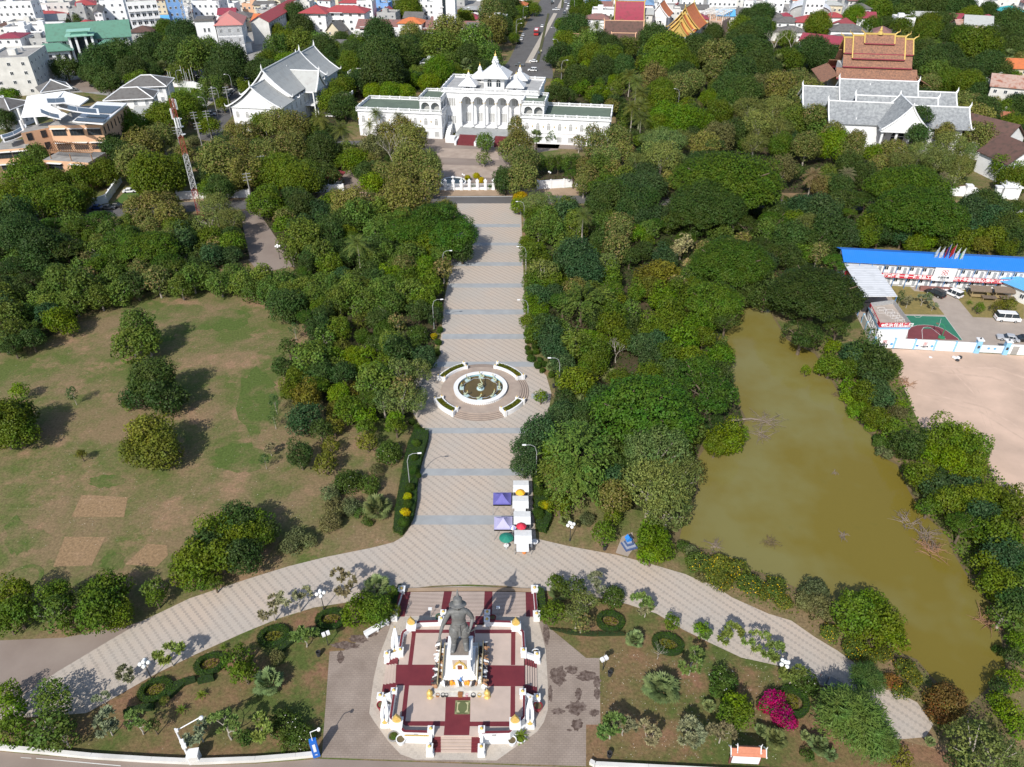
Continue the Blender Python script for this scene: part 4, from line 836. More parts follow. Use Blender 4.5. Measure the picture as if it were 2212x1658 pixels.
for k_, P in FOREST.items():
 xs = [p[0] for p in P]; ys = [p[1] for p in P]; add = 0
 for _ in range(2600):
  x, y = rd.uniform(min(xs), max(xs)), rd.uniform(min(ys), max(ys))
  if not inside(x, y, P) or (k_ == 'right' and 1335 < x < 1425 and 550 < y < 640): continue
  g = at(x, y, 3); r = rd.uniform(2.2, 4.2)
  if all((g.x - a) ** 2 + (g.y - b) ** 2 > (c * .62 + r * .62) ** 2 for a, b, c in CROWN):
   plant(rd.choice('DDIIRBET' if k_ != 'behind' else 'DDIB'), x, y, r / (at(x + 1, y, 3) - g).x / 1.2)
   add += 1
  if add > 70: break
# tell look-alikes apart: by place within their small set, counted from the left
from collections import defaultdict
def fix_labels(items):
 d = defaultdict(list)
 for o, px, py in items: d[o['label']].append((px, py, o))
 ords = ['leftmost', 'second from left', 'third from left', 'fourth from left', 'fifth from left', 'sixth from left', 'seventh from left', 'eighth from left', 'ninth from left', 'tenth from left']
 for k, v in d.items():
  if len(v) > 1:
   v.sort(key=lambda t: t[0])
   for i, (_, _, o) in enumerate(v):
    o['label'] = k + (', rightmost' if i == len(v) - 1 else ', ' + (ords[i] if i < len(ords) else f'number {i + 1} from left'))
fix_labels(PLANTS)
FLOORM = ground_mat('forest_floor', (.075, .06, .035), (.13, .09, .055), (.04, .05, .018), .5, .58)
def undergrowth(name, label, pts, dens, size, colr, h=1.2, seed=3):
 P = px_poly(pts); rg = np.random.default_rng(seed); xs = [p[0] for p in P]; ys = [p[1] for p in P]; n = int((max(xs) - min(xs)) * (max(ys) - min(ys)) * dens)
 X = rg.uniform(min(xs), max(xs), n); Y = rg.uniform(min(ys), max(ys), n); ins = np.zeros(n, bool)
 for i in range(len(P)):
  a, b = P[i], P[(i + 1) % len(P)]; ins ^= ((a[1] > Y) != (b[1] > Y)) & (X < (b[0] - a[0]) * (Y - a[1]) / (b[1] - a[1] + 1e-12) + a[0])
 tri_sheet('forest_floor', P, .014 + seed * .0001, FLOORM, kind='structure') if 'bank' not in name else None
 X, Y = X[ins], Y[ins]; k = np.sin(X * .55 + 1.3 * np.sin(Y * .31)) * np.cos(Y * .47 + np.sin(X * .4)); m = rg.uniform(-1, 1, len(X)) < k + 1.0; X, Y, k = X[m], Y[m], k[m]
 Pt = np.stack([X, Y, .1 + h * np.clip(k + .4, .1, 1) * rg.uniform(.3, 1, len(X))], 1)
 o = link(name, quads_mesh(name, leaves(Pt, unit(rg.normal(size=Pt.shape) * .5 + [0, 0, 1.0]), size, .75, rg), LEAF)); o.color = colr; tag(o, label, 'undergrowth', None, 'stuff')
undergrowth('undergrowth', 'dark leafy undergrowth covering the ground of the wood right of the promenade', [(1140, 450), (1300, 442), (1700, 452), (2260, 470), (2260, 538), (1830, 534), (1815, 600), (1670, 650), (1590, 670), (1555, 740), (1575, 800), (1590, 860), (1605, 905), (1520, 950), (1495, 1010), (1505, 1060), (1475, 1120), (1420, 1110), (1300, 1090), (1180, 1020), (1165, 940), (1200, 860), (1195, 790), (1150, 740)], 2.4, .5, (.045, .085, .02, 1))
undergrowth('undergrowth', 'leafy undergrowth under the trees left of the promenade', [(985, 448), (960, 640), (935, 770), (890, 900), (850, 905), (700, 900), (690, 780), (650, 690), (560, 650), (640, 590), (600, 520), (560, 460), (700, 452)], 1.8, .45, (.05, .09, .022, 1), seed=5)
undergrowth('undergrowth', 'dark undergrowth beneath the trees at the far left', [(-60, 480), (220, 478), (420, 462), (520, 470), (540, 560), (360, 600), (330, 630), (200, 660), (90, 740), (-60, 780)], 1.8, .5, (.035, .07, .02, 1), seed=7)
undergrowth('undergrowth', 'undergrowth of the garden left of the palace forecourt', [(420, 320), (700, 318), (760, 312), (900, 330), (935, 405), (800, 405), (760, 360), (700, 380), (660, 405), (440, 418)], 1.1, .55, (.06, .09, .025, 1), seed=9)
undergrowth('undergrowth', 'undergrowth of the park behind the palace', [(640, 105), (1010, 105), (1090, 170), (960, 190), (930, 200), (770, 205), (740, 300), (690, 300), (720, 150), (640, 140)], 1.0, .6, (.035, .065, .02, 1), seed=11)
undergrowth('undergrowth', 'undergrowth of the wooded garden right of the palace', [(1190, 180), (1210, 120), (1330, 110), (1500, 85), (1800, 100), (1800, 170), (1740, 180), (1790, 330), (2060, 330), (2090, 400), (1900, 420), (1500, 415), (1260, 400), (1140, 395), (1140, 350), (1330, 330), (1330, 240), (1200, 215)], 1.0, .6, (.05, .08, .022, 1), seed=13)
undergrowth('bank_plants', 'green reeds and creepers along the right bank of the pond', [(1690, 715), (1780, 735), (1880, 755), (1930, 765), (1950, 830), (1975, 890), (2000, 930), (2050, 985), (2130, 1010), (2230, 1100), (2260, 1500), (2180, 1500), (2175, 1420), (2150, 1330), (2090, 1240), (2050, 1180), (2000, 1110), (1970, 1050), (1940, 1000), (1895, 975), (1890, 940), (1835, 885), (1815, 845), (1770, 765)], 9, .4, (.08, .14, .022, 1), 1.6, 15)
undergrowth('bank_plants', 'tangled green plants along the near bank of the pond', [(1470, 1170), (1510, 1185), (1560, 1200), (1660, 1245), (1720, 1275), (1800, 1322), (1900, 1395), (1975, 1425), (2010, 1470), (2090, 1530), (2120, 1500), (2200, 1560), (2200, 1640), (2030, 1600), (2000, 1530), (1920, 1480), (1850, 1430), (1770, 1375), (1720, 1340), (1660, 1320), (1590, 1290), (1500, 1245), (1480, 1230)], 7, .26, (.09, .13, .03, 1), .7, 17)
# ---------------------------------------------------------------- building helpers
def xz(mb, poly, y0, y1, mi=0):
 """extrude an outline drawn in x and z from y0 to y1"""
 n = len(poly); a = sum(poly[i][0] * poly[(i + 1) % n][1] - poly[(i + 1) % n][0] * poly[i][1] for i in range(n))
 if a < 0: poly = poly[::-1]
 vs = [(p[0], y0, p[1]) for p in poly] + [(p[0], y1, p[1]) for p in poly]
 return mb.add(vs, [list(range(n)), list(range(2 * n - 1, n - 1, -1))] + [((i + 1) % n, i, n + i, n + (i + 1) % n) for i in range(n)], mi)
def arcade(mb, x0, x1, z0, zs, zt, y0, y1, n, pier, mi=0):
 w = (x1 - x0 - pier * (n + 1)) / n; R = w / 2
 for i in range(n + 1):
  a = x0 + i * (w + pier); mb.box(a + pier / 2, (y0 + y1) / 2, z0, pier, y1 - y0, zt - z0, mi=mi)
 for i in range(n):
  c = x0 + pier + i * (w + pier) + R; K = 8
  for k in range(K):
   a, b = math.pi - math.pi * k / K, math.pi - math.pi * (k + 1) / K
   xz(mb, [(c + R * math.cos(a), zs + R * math.sin(a)), (c + R * math.cos(b), zs + R * math.sin(b)), (c + R * math.cos(b), zt), (c + R * math.cos(a), zt)], y0 + .003, y1 - .003, mi)
def win_mesh(kind='rect', frame=WHITE, glass=GLASS, bars=1):
 mb = MB(); t = .07
 if kind == 'rect':
  mb.box(0, -.04, 0, 1, .1, t); mb.box(0, -.04, 1 - t, 1, .1, t); mb.box(-.5 + t / 2, -.04, t, t, .1, 1 - 2 * t); mb.box(.5 - t / 2, -.04, t, t, .1, 1 - 2 * t)
  for i in range(bars): mb.box(-.5 + (i + 1) / (bars + 1), -.03, t, .05, .06, 1 - 2 * t)
  mb.box(0, .0, t, 1 - 2 * t, .04, 1 - 2 * t, mi=1)
 else:
  K = 8; o = [(-.5, 0), (.5, 0)] + [(.5 * math.cos(math.pi * k / K), .68 + .32 * math.sin(math.pi * k / K)) for k in range(K + 1)]
  xz(mb, o, -.05, .02, 0); q = [(p[0] * .8, .06 + p[1] * .88) for p in o]; xz(mb, q, -.065, -.051, 1)
  mb.box(0, -.075, .05, .05, .02, .85); mb.box(0, -.075, .62, .8, .02, .04)
 return mb.mesh('window', [frame, glass])
W_D = win_mesh(); W_G = win_mesh(glass=SHUT, bars=2); W_B = win_mesh(frame=mat('dark_frame', (.05, .05, .055), .5), bars=3)
PALEG = mat('pale_window_pane', (.42, .42, .4), .4, (.3, .3, .3), 2)
W_P = win_mesh('arch', WHITE, PALEG); W_A = win_mesh('arch', WHITE, GLASS); W_R = win_mesh('rect', WHITE, PALEG, 3)
def win(me, parent, x, y, z, w, h, face='F', name='window'):
 r = {'F': 0, 'R': math.pi / 2, 'L': -math.pi / 2, 'B': math.pi}[face]
 return link(name, me, parent, (x, y, z), (0, 0, r), (w, 1, h))
def rail(mb, x0, y0, x1, y1, z, h=1.0, sp=.6, t=.25, post=4.0, mi=0):
 """balustrade: bottom and top rails, balusters, heavier posts"""
 L_ = math.hypot(x1 - x0, y1 - y0); a = math.atan2(y1 - y0, x1 - x0); cx, cy = (x0 + x1) / 2, (y0 + y1) / 2
 mb.box(cx, cy, z, L_, t, h * .22, a, mi); mb.box(cx, cy, z + h * .82, L_, t * 1.1, h * .18, a, mi)
 n = max(1, int(L_ / sp))
 for i in range(n):
  f = (i + .5) / n; mb.box(x0 + (x1 - x0) * f, y0 + (y1 - y0) * f, z + h * .22, sp * .45, t * .6, h * .6, a, mi)
 n = max(1, int(round(L_ / post)))
 for i in range(n + 1):
  f = i / n; mb.box(x0 + (x1 - x0) * f, y0 + (y1 - y0) * f, z, t * 1.7, t * 1.7, h * 1.12, a, mi)
 return mb
def lao_prof(hw, rise, n=5):
 return [(hw * (1 - k / n), rise * ((k / n) ** 1.0 * .72 + (k / n) ** 2.6 * .28)) for k in range(n + 1)]
def lao_roof(parent, c, L_, hw, z, rise, rm, tm, along='y', fin=1.6, hook=True, nm='roof'):
 """steep concave gabled roof with pale bargeboards and pointed finials"""
 pr = lao_prof(hw, rise); pts = [(-x, q) for x, q in pr] + [(x, q) for x, q in pr[::-1][1:]]
 def P(u, v, q): return (c[0] + u, c[1] + v, z + q) if along == 'y' else (c[0] + v, c[1] - u, z + q)
 mb = MB()
 for a, b in zip(pts, pts[1:]): mb.slab(P(a[0], -L_ / 2, a[1]), P(b[0], -L_ / 2, b[1]), P(b[0], L_ / 2, b[1]), P(a[0], L_ / 2, a[1]), .22)
 mb.build(nm, rm, parent)
 mb = MB()
 for s in (-1, 1):
  for a, b in zip(pts, pts[1:]): mb.tube([P(a[0], s * L_ / 2, a[1] + .05), P(b[0], s * L_ / 2, b[1] + .05)], .26, 5)
  if hook:
   for e in (pts[0], pts[-1]): mb.tube([P(e[0], s * L_ / 2, 0), P(e[0] * 1.06, s * (L_ / 2 + .3), .3), P(e[0] * 1.07, s * (L_ / 2 + .4), fin * .55)], [.28, .2, .04], 5)
 mb.tube([P(0, -L_ / 2, rise + .1), P(0, L_ / 2, rise + .1)], .2, 5)
 mb.build('bargeboard', tm, parent)
 for s in (-1, 1):
  f = MB(); f.tube([P(0, s * L_ / 2, rise), P(0, s * (L_ / 2 + .35), rise + fin * .5), P(0, s * (L_ / 2 + .25), rise + fin)], [.4, .25, .04], 6); f.build('finial', tm, parent)
def lao_gable(parent, c, v, hw, z, rise, m, along='y', th=.3, nm='gable_wall', tr=.93):
 pr = lao_prof(hw * tr, rise * tr); pts = [(-x, q) for x, q in pr] + [(x, q) for x, q in pr[::-1][1:]]
 mb = MB(); n = len(pts); vs = []
 for d in (-th / 2, th / 2):
  for u, q in pts: vs.append((c[0] + u, c[1] + v + d, z + q - .2) if along == 'y' else (c[0] + v + d, c[1] - u, z + q - .2))
 fs = [list(range(n))[::-1], list(range(n, 2 * n))] + [(i, (i + 1) % n, n + (i + 1) % n, n + i) for i in range(n)]
 mb.add(vs, fs); return mb.build(nm, m, parent)
WN = dict(white='white', off='off-white', cream='cream', grey='grey', peach='peach', blue='light blue', brick='brick', pinkw='pale pink')
RN = dict(green='green', red='red', pink='faded red', maroon='maroon', brown='dark brown', oldred='old red-brown', orange='orange', grey='grey', dgrey='dark grey', blue='blue', lblue='light blue', pblue='dull blue', teal='teal', rust='rusty', white='white', conc='concrete')
BUILD = []
def house(A, B=None, w=None, rot=None, d=12, H=8, wall='white', roof='hip', rc='red', rise=2.2, ov=.7, fl=2, bays=4, sb=0, ww=1.2, wh=1.3, me=None, balc=0, label=None, name='house', cat='house', center=False, px=None, corr=0, lean=0):
 """box building: A (and B) are its front roof-edge corners in the photo at height H, or centre=True: A is the middle of the front edge"""
 a = at(A[0], A[1], H)
 if B is not None:
  b = at(B[0], B[1], H)
  if rot is None: rot = math.atan2(b.y - a.y, b.x - a.x)
  if w is None: w = (b - a).length
 if rot is None: rot = math.radians(-8)
 ex = Vector((math.cos(rot), math.sin(rot), 0))
 if center: a = a - ex * w / 2
 root = empty(name, (a.x, a.y, 0), rot, label, cat)
 MB().box(w / 2, d / 2, 0, w, d, H).build('wall', WALLS[wall], root)
 R_ = ROOFS[rc]
 if roof == 'hip': MB().hip(0, w, 0, d, H, rise, ov).build('roof', R_, root)
 elif roof == 'gx':
  MB().gable(0, w, 0, d, H + .25, rise, ov, 'x').build('roof', R_, root); MB().gable_end(.05, w - .05, 0, d, H - .02, rise, 'x').build('gable_wall', WALLS[wall], root)
 elif roof == 'gy':
  MB().gable(0, w, 0, d, H + .25, rise, ov, 'y').build('roof', R_, root); MB().gable_end(0, w, .05, d - .05, H - .02, rise, 'y').build('gable_wall', WALLS[wall], root)
 elif roof == 'shed':
  MB().slab((-ov, -ov, H + .1), (w + ov, -ov, H + .1), (w + ov, d + ov, H + rise), (-ov, d + ov, H + rise), .15).build('roof', R_, root)
 else:
  mb = MB(); t = .25
  mb.box(w / 2, t / 2, H, w, t, .9); mb.box(w / 2, d - t / 2, H, w, t, .9); mb.box(t / 2, d / 2, H, t, d - 2 * t - .01, .9); mb.box(w - t / 2, d / 2, H, t, d - 2 * t - .01, .9)
  mb.build('parapet', WALLS[wall], root)
  MB().box(w / 2, d / 2, H + .004, w - 2 * t - .02, d - 2 * t - .02, .12).build('roof', R_, root)
  rd = random.Random(int(A[0] * 3 + A[1]))
  if w > 7: MB().box(w * rd.uniform(.25, .75), d * rd.uniform(.4, .7), H + .12, 3, 3, 2.2).build('stair_house', WALLS[wall], root)
  if w > 6: MB().lathe([(.55, 0), (.6, 1.2), (.3, 1.5)], (w * rd.uniform(.1, .9), d * rd.uniform(.3, .8), H + .12), 10).build('water_tank', METAL, root)
 fh = H / fl; me = me or W_D; side = 'R' if A[0] < 1106 else 'L'
 for f in range(fl):
  z = f * fh + fh * .32
  if corr or balc:
   mb = MB(); mb.box(w / 2, -.6, f * fh + fh - .22 if corr else f * fh, w - .1, 1.2, .16)
   if f > 0 or balc: mb.box(w / 2, -1.12, f * fh + .02, w - .1, .12, .95)
   nb = max(2, bays)
   for i in range(nb + 1): mb.box(.15 + (w - .3) * i / nb, -1.0, f * fh + .02, .22, .22, fh - .24)
   mb.build('balcony', WHITE, root)
  for i in range(bays): win(me, root, w * (i + .5) / bays, -.012, z, min(ww, w / bays * .75), min(wh, fh * .6))
  for i in range(sb): win(me, root, w + .012 if side == 'R' else -.012, d * (i + .5) / sb, z, min(ww, d / sb * .75), min(wh, fh * .6), side)
 BUILD.append((root, A[0], A[1] + 12)); root['auto'] = 0 if label else 1
 if not label:
  c = at(A[0], A[1], H); rt = {'hip': 'hipped', 'gx': 'gabled', 'gy': 'gabled', 'shed': 'sloping', 'flat': 'flat'}[roof]
  root['label'] = auto_label(f"{WN[wall]} {'low' if fl == 1 else 'tall' if fl > 3 else ''} building with {RN[rc]} {rt} roof".replace('  ', ' '), Vector((c.x, c.y, 0)))
 del root['auto']
 return root, w, d
def local_of(root, px, py, z):
 p = at(px, py, z) - Vector(root.location); r = -root.rotation_euler.z
 return (p.x * math.cos(r) - p.y * math.sin(r), p.x * math.sin(r) + p.y * math.cos(r))
# ---------------------------------------------------------------- palace
def palace():
 R = empty('palace', (-10.6, 260.5, 0), math.radians(-8.5), 'white colonnaded palace with twin flat green-roofed wings and small spired roof towers', 'palace')
 GR_ROOF = mat('grey_green_flat_roof', (.13, .17, .125), .85, (.1, .13, .1), .4, 5)
 GREYF = mat('pale_grey_roof_screed', (.42, .42, .41), .9, (.3, .3, .3), .4, 5)
 for sgn, x0, x1 in ((-1, -44, -14), (1, 14, 44)):
  w = MB(); w.box((x0 + x1) / 2, 7.5, 0, 30, 15, 8.9); w.box((x0 + x1) / 2, 7.5, 8.5, 30.9, 15.9, .4); w.box((x0 + x1) / 2, 7.5, 3.7, 30.3, 15.3, .25)
  w.build('wing_wall', WHITE, R)
  MB().box((x0 + x1) / 2, 7.5, 8.91, 29.4, 14.4, .06).build('wing_roof', GR_ROOF, R)
  b = MB(); X0, X1 = x0 - .2, x1 + .2
  for q in ((X0, -.2, X1, -.2), (X0, 15.2, X1, 15.2), (X0, -.2, X0, 15.2), (X1, -.2, X1, 15.2)): rail(b, *q, 8.9, 1.05, .45, .3, 3.7)
  b.build('balustrade', WHITE, R)
  for i in range(8):
   x = x0 + 30 * (i + .5) / 8
   s = MB(); K = 10
   for k in range(K):
    p, q = math.pi * k / K, math.pi * (k + 1) / K
    xz(s, [(x + 1.45 * math.cos(p), 6.6 + 1.3 * math.sin(p)), (x + 1.3 * math.cos(p), 6.6 + 1.15 * math.sin(p)), (x + 1.3 * math.cos(q), 6.6 + 1.15 * math.sin(q)), (x + 1.45 * math.cos(q), 6.6 + 1.3 * math.sin(q))], -.12, 0)
   s.build('arch_moulding', WHITE, R)
   win(W_P, R, x, -.02, 4.6, 1.35, 2.6); win(W_R, R, x, -.02, .6, 1.7, 2.0)
   g = MB(); g.box(x0 + 30 * i / 8 + .02, -.08, 5.6, .3, .16, .5); g.build('gold_capital', GOLD, R)
  for i in range(4): win(W_P, R, x1 + .02 if sgn < 0 else x0 - .02, 2 + 3.6 * i, 4.6, 1.3, 2.5, 'R' if sgn < 0 else 'L')
  # open loggia room on the inner end of the wing
  lx0, lx1 = (-21.6, -14.2) if sgn < 0 else (14.2, 21.6)
  a = MB(); arcade(a, lx0, lx1, 8.97, 10.6, 12.6, .6, .95, 2, .45)
  ax, bx = lx0, lx1
  for X in (lx0 + .2, lx1 - .2):
   for k in range(4): a.box(X, 1.2 + k * 3.6 + .2, 8.97, .4, .45, 3.6)
   a.box(X, 6.6, 11.9, .36, 11.2, .7)
  a.box((lx0 + lx1) / 2, 6.4, 12.6, lx1 - lx0 + .5, 12.2, .4); a.build('loggia', WHITE, R)
  MB().box((lx0 + lx1) / 2, 6.4, 13.01, lx1 - lx0 - .3, 11.4, .05).build('loggia_roof', GR_ROOF, R)
  b = MB()
  for q in ((lx0 - .1, .4, lx1 + .1, .4), (lx0 - .1, 12.4, lx1 + .1, 12.4), (lx0 - .1, .4, lx0 - .1, 12.4), (lx1 + .1, .4, lx1 + .1, 12.4)): rail(b, *q, 13.0, .95, .45, .28, 3.7)
  b.build('loggia_balustrade', WHITE, R)
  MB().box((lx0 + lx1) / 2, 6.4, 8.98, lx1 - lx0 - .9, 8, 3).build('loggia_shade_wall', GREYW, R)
 X0, X1, Y0, Y1 = -15, 18.6, 8, 27.5; cx = 1.8
 m = MB(); m.box(cx, (Y0 + 4 + Y1) / 2, 0, X1 - X0, Y1 - Y0 - 4, 14.2)
 for sx in (X0 + 2.9, X1 - 2.9): m.box(sx, Y0 + 2, 0, 5.8, 4, 14.2)
 m.box(cx, (Y0 + Y1) / 2, 14.0, X1 - X0 + 1, Y1 - Y0 + 1, .45); m.box(cx, Y0 + 2, 2.2, X1 - X0 - 11.6, 4.2, .3); m.box(cx, Y0 + 2, 13.2, X1 - X0 - 11.6, 4, .8)
 m.build('main_wall', WHITE, R)
 a = MB(); ax0, ax1 = cx - 10.9, cx + 10.9; arcade(a, ax0, ax1, 2.5, 11.0, 14, Y0 - .1, Y0 + .45, 5, .75); a.build('arcade', WHITE, R)
 for i in range(6):
  c = MB(); x = ax0 + .375 + i * (21.8 - .75) / 5; c.lathe([(.5, 0), (.5, .3), (.36, .5), (.34, 8.2), (.5, 8.6), (.5, 8.9)], (x, Y0 - .35, 2.5), 12); c.build('column', WHITE, R)
  g = MB(); g.box(x, Y0 - .36, 10.6, .9, .5, .55); g.build('gold_capital', GOLD, R)
 for i in range(5):
  x = ax0 + .75 + (21.8 - .75) / 5 * (i + .5) - .37
  win(W_R, R, x, Y0 + 3.97, 2.9, 2.6, 3.6, name='door'); win(W_R, R, x, Y0 + 3.97, 9.0, 2.6, 2.2)
  s = MB(); K = 10
  for k in range(K):
   p, q = math.pi * k / K, math.pi * (k + 1) / K
   xz(s, [(x, 6.7), (x + 1.6 * math.cos(p), 6.7 + 1.5 * math.sin(p)), (x + 1.6 * math.cos(q), 6.7 + 1.5 * math.sin(q))], Y0 + 3.9, Y0 + 3.99)
  s.build('tympanum', WHITE, R)
 for sx in (X0 + 2.9, X1 - 2.9):
  for z in (3.2, 9.2): win(W_R, R, sx, Y0 - .02, z, 3.4, 3.0)
 MB().box(cx, (Y0 + Y1) / 2, 14.46, X1 - X0 - .6, Y1 - Y0 - .6, .05).build('main_roof', GREYF, R)
 b = MB()
 for q in ((X0 - .3, Y0 - .3, X1 + .3, Y0 - .3), (X0 - .3, Y1 + .3, X1 + .3, Y1 + .3), (X0 - .3, Y0 - .3, X0 - .3, Y1 + .3), (X1 + .3, Y0 - .3, X1 + .3, Y1 + .3)): rail(b, *q, 14.45, 1.1, .45, .3, 3.7)
 b.build('main_balustrade', WHITE, R)
 for i in range(6): win(W_P, R, X1 + .02, Y0 + 2 + i * 3.1, 9.4, 1.2, 2.6, 'R')
 # great central roof tower and four small ones
 def tower(x, y, w, h, e, s, big):
  t = MB(); t.box(x, y, 14.5, w, w, h).build('tower_wall', WHITE, R)
  r = MB(); r.hip(x - w / 2, x + w / 2, y - w / 2, y + w / 2, 14.5 + h, 2.6 * s, e, top=.42); z = 14.5 + h + 2.6 * s
  q = w * .42; r.hip(x - q / 2, x + q / 2, y - q / 2, y + q / 2, z + .05, 1.5 * s, .35 * s, top=.4); z += 1.5 * s
  r.build('tower_roof', mat('white_roof_tiles', (.7, .7, .71), .6, (.55, .56, .57), 1), R)
  c = MB(); c.lathe([(q * .42, 0), (q * .42, .5 * s), (q * .34, .6 * s), (q * .34, 1.1 * s), (q * .22, 1.3 * s), (q * .22, 1.8 * s), (q * .12, 2.2 * s)], (x, y, z + .02), 8); c.build('tower_lantern', WHITE, R)
  g = MB(); g.lathe([(q * .12, 0), (q * .15, .3 * s), (q * .05, .8 * s), (.03, 1.9 * s)], (x, y, z + 2.2 * s), 8); g.build('gold_spire', GOLD, R)
  if big:
   for f, X, Y in (('F', x, y - q * .62), ):
    gm = MB(); xz(gm, [(x - 1.5, z - 1.6), (x + 1.5, z - 1.6), (x, z + 1.3)], y - w * .36, y - w * .2); gm.build('dormer', WHITE, R)
  for i in ((-1, 1) if big else (0,)): win(W_A, R, x + i * w * .22, y - w / 2 - .02, 14.9, min(1.9, w * .4), h * .72)
 tower(cx + .6, Y0 + 8.5, 7.2, 3.8, 1.7, .98, True)
 for x, y in ((cx - 8.2, Y0 + 4), (cx + 8.6, Y0 + 4), (cx - 6.2, Y0 + 15), (cx + 8.4, Y0 + 15)): tower(x, y, 4.4, 1.5, 1.0, .6, False)
 # front stairs and terrace
 st = MB()
 MB().box(cx, 3.7, 0, 22, 8.4, 2.2).build('terrace', mat('grey_terrace_stone', (.36, .37, .37), .8, (.27, .28, .28), .6), R)
 for sx in (-6.3, 6.3):
  s = MB()
  for k in range(9): s.box(cx + sx, -.6 - k * .62, 0, 6.2, .62, 2.1 - k * .23)
  s.build('red_stair', REDT, R)
 MB().box(cx, -2.2, 0, 6.2, 3.4, 1.9).build('stair_block', mat('grey_terrace_stone', ()), R)
 for sx in (-9.9, -3, 3, 9.9): MB().box(cx + sx, -3.2, 0, .7, 6, 1.3).build('stair_parapet', WHITE, R)
 for sx in (-12.3, 12.3): MB().box(cx + sx, -2.2, 0, 3.2, 3.2, 1.7).build('planter', WHITE, R)
 MB().box(0, 3.7, 2.21, 3, .1, .1)
 for sgn in (-1, 1):
  s = MB(); x = sgn * 13.4 + (1 if sgn < 0 else 0)
  for k in range(8): s.box(x, 6.5 - k * .8, 0, 1.6, .8, 4.2 - k * .5)
  s.build('side_stair', WHITE, R)
palace()
# ---------------------------------------------------------------- grey-roofed white hall with three gables
def grey_hall():
 a = at(500, 231, 9); R = empty('assembly_hall', (a.x, a.y, 0), math.radians(-8.9), 'long white hall with steep grey tiled roofs, white finials and an arched side balcony', 'hall')
 MB().box(9, 29, 0, 18, 58, 9.2).build('wall', WHITE, R)
 MB().box(9, 29, 8.8, 18.8, 58.8, .5).build('cornice', WHITE, R)
 for y, L_, z, r, hw in ((6.5, 15, 9.3, 6.8, 10.0), (27, 34, 10.6, 8.6, 9.6), (50, 18, 9.6, 8.6, 9.8)):
  lao_roof(R, (9, y), L_, hw, z, r, GREYRF, WHITE, fin=2.2); lao_gable(R, (9, y), -L_ / 2 + .8, hw, z, r, WHITE)
 MB().box(9, 27, 9.3, 15, 33, 1.5).build('attic', WHITE, R)
 lao_roof(R, (17, 27), 12, 5.2, 9.6, 6.2, GREYRF, WHITE, along='x', fin=1.8); lao_gable(R, (17, 27), 5.4, 5.0, 9.6, 6.2, WHITE, along='x')
 MB().box(20, 27, 4.5, 4, 11, .4).box(20, 27, 9.2, 4, 11, .4).build('balcony_slab', WHITE, R)
 for k in range(5):
  MB().box(21.8, 21.8 + k * 2.6, 0, .45, .45, 9.3).build('balcony_column', WHITE, R)
 MB().box(26, 33, 4.4, 9, 14, .5).build('terrace', FLOORT, R)
 t = MB(); rail(t, 30.4, 26, 30.4, 40, 4.9, 1, .5); rail(t, 21.8, 26, 30.4, 26, 4.9, 1, .5); t.build('terrace_rail', WHITE, R)
 MB().box(26, 33, 0, 8, 13, 4.4).build('terrace_base', GREYW, R)
 for i in range(5):
  for z in (1.4, 5.4): win(W_P, R, 18 * (i + .5) / 5, -.02, z, 1.3, 2.3)
 for i in range(14):
  for z in (1.4, 5.6): win(W_P, R, 18.02, 2 + i * 4, z, 1.3, 2.4, 'R')
grey_hall()
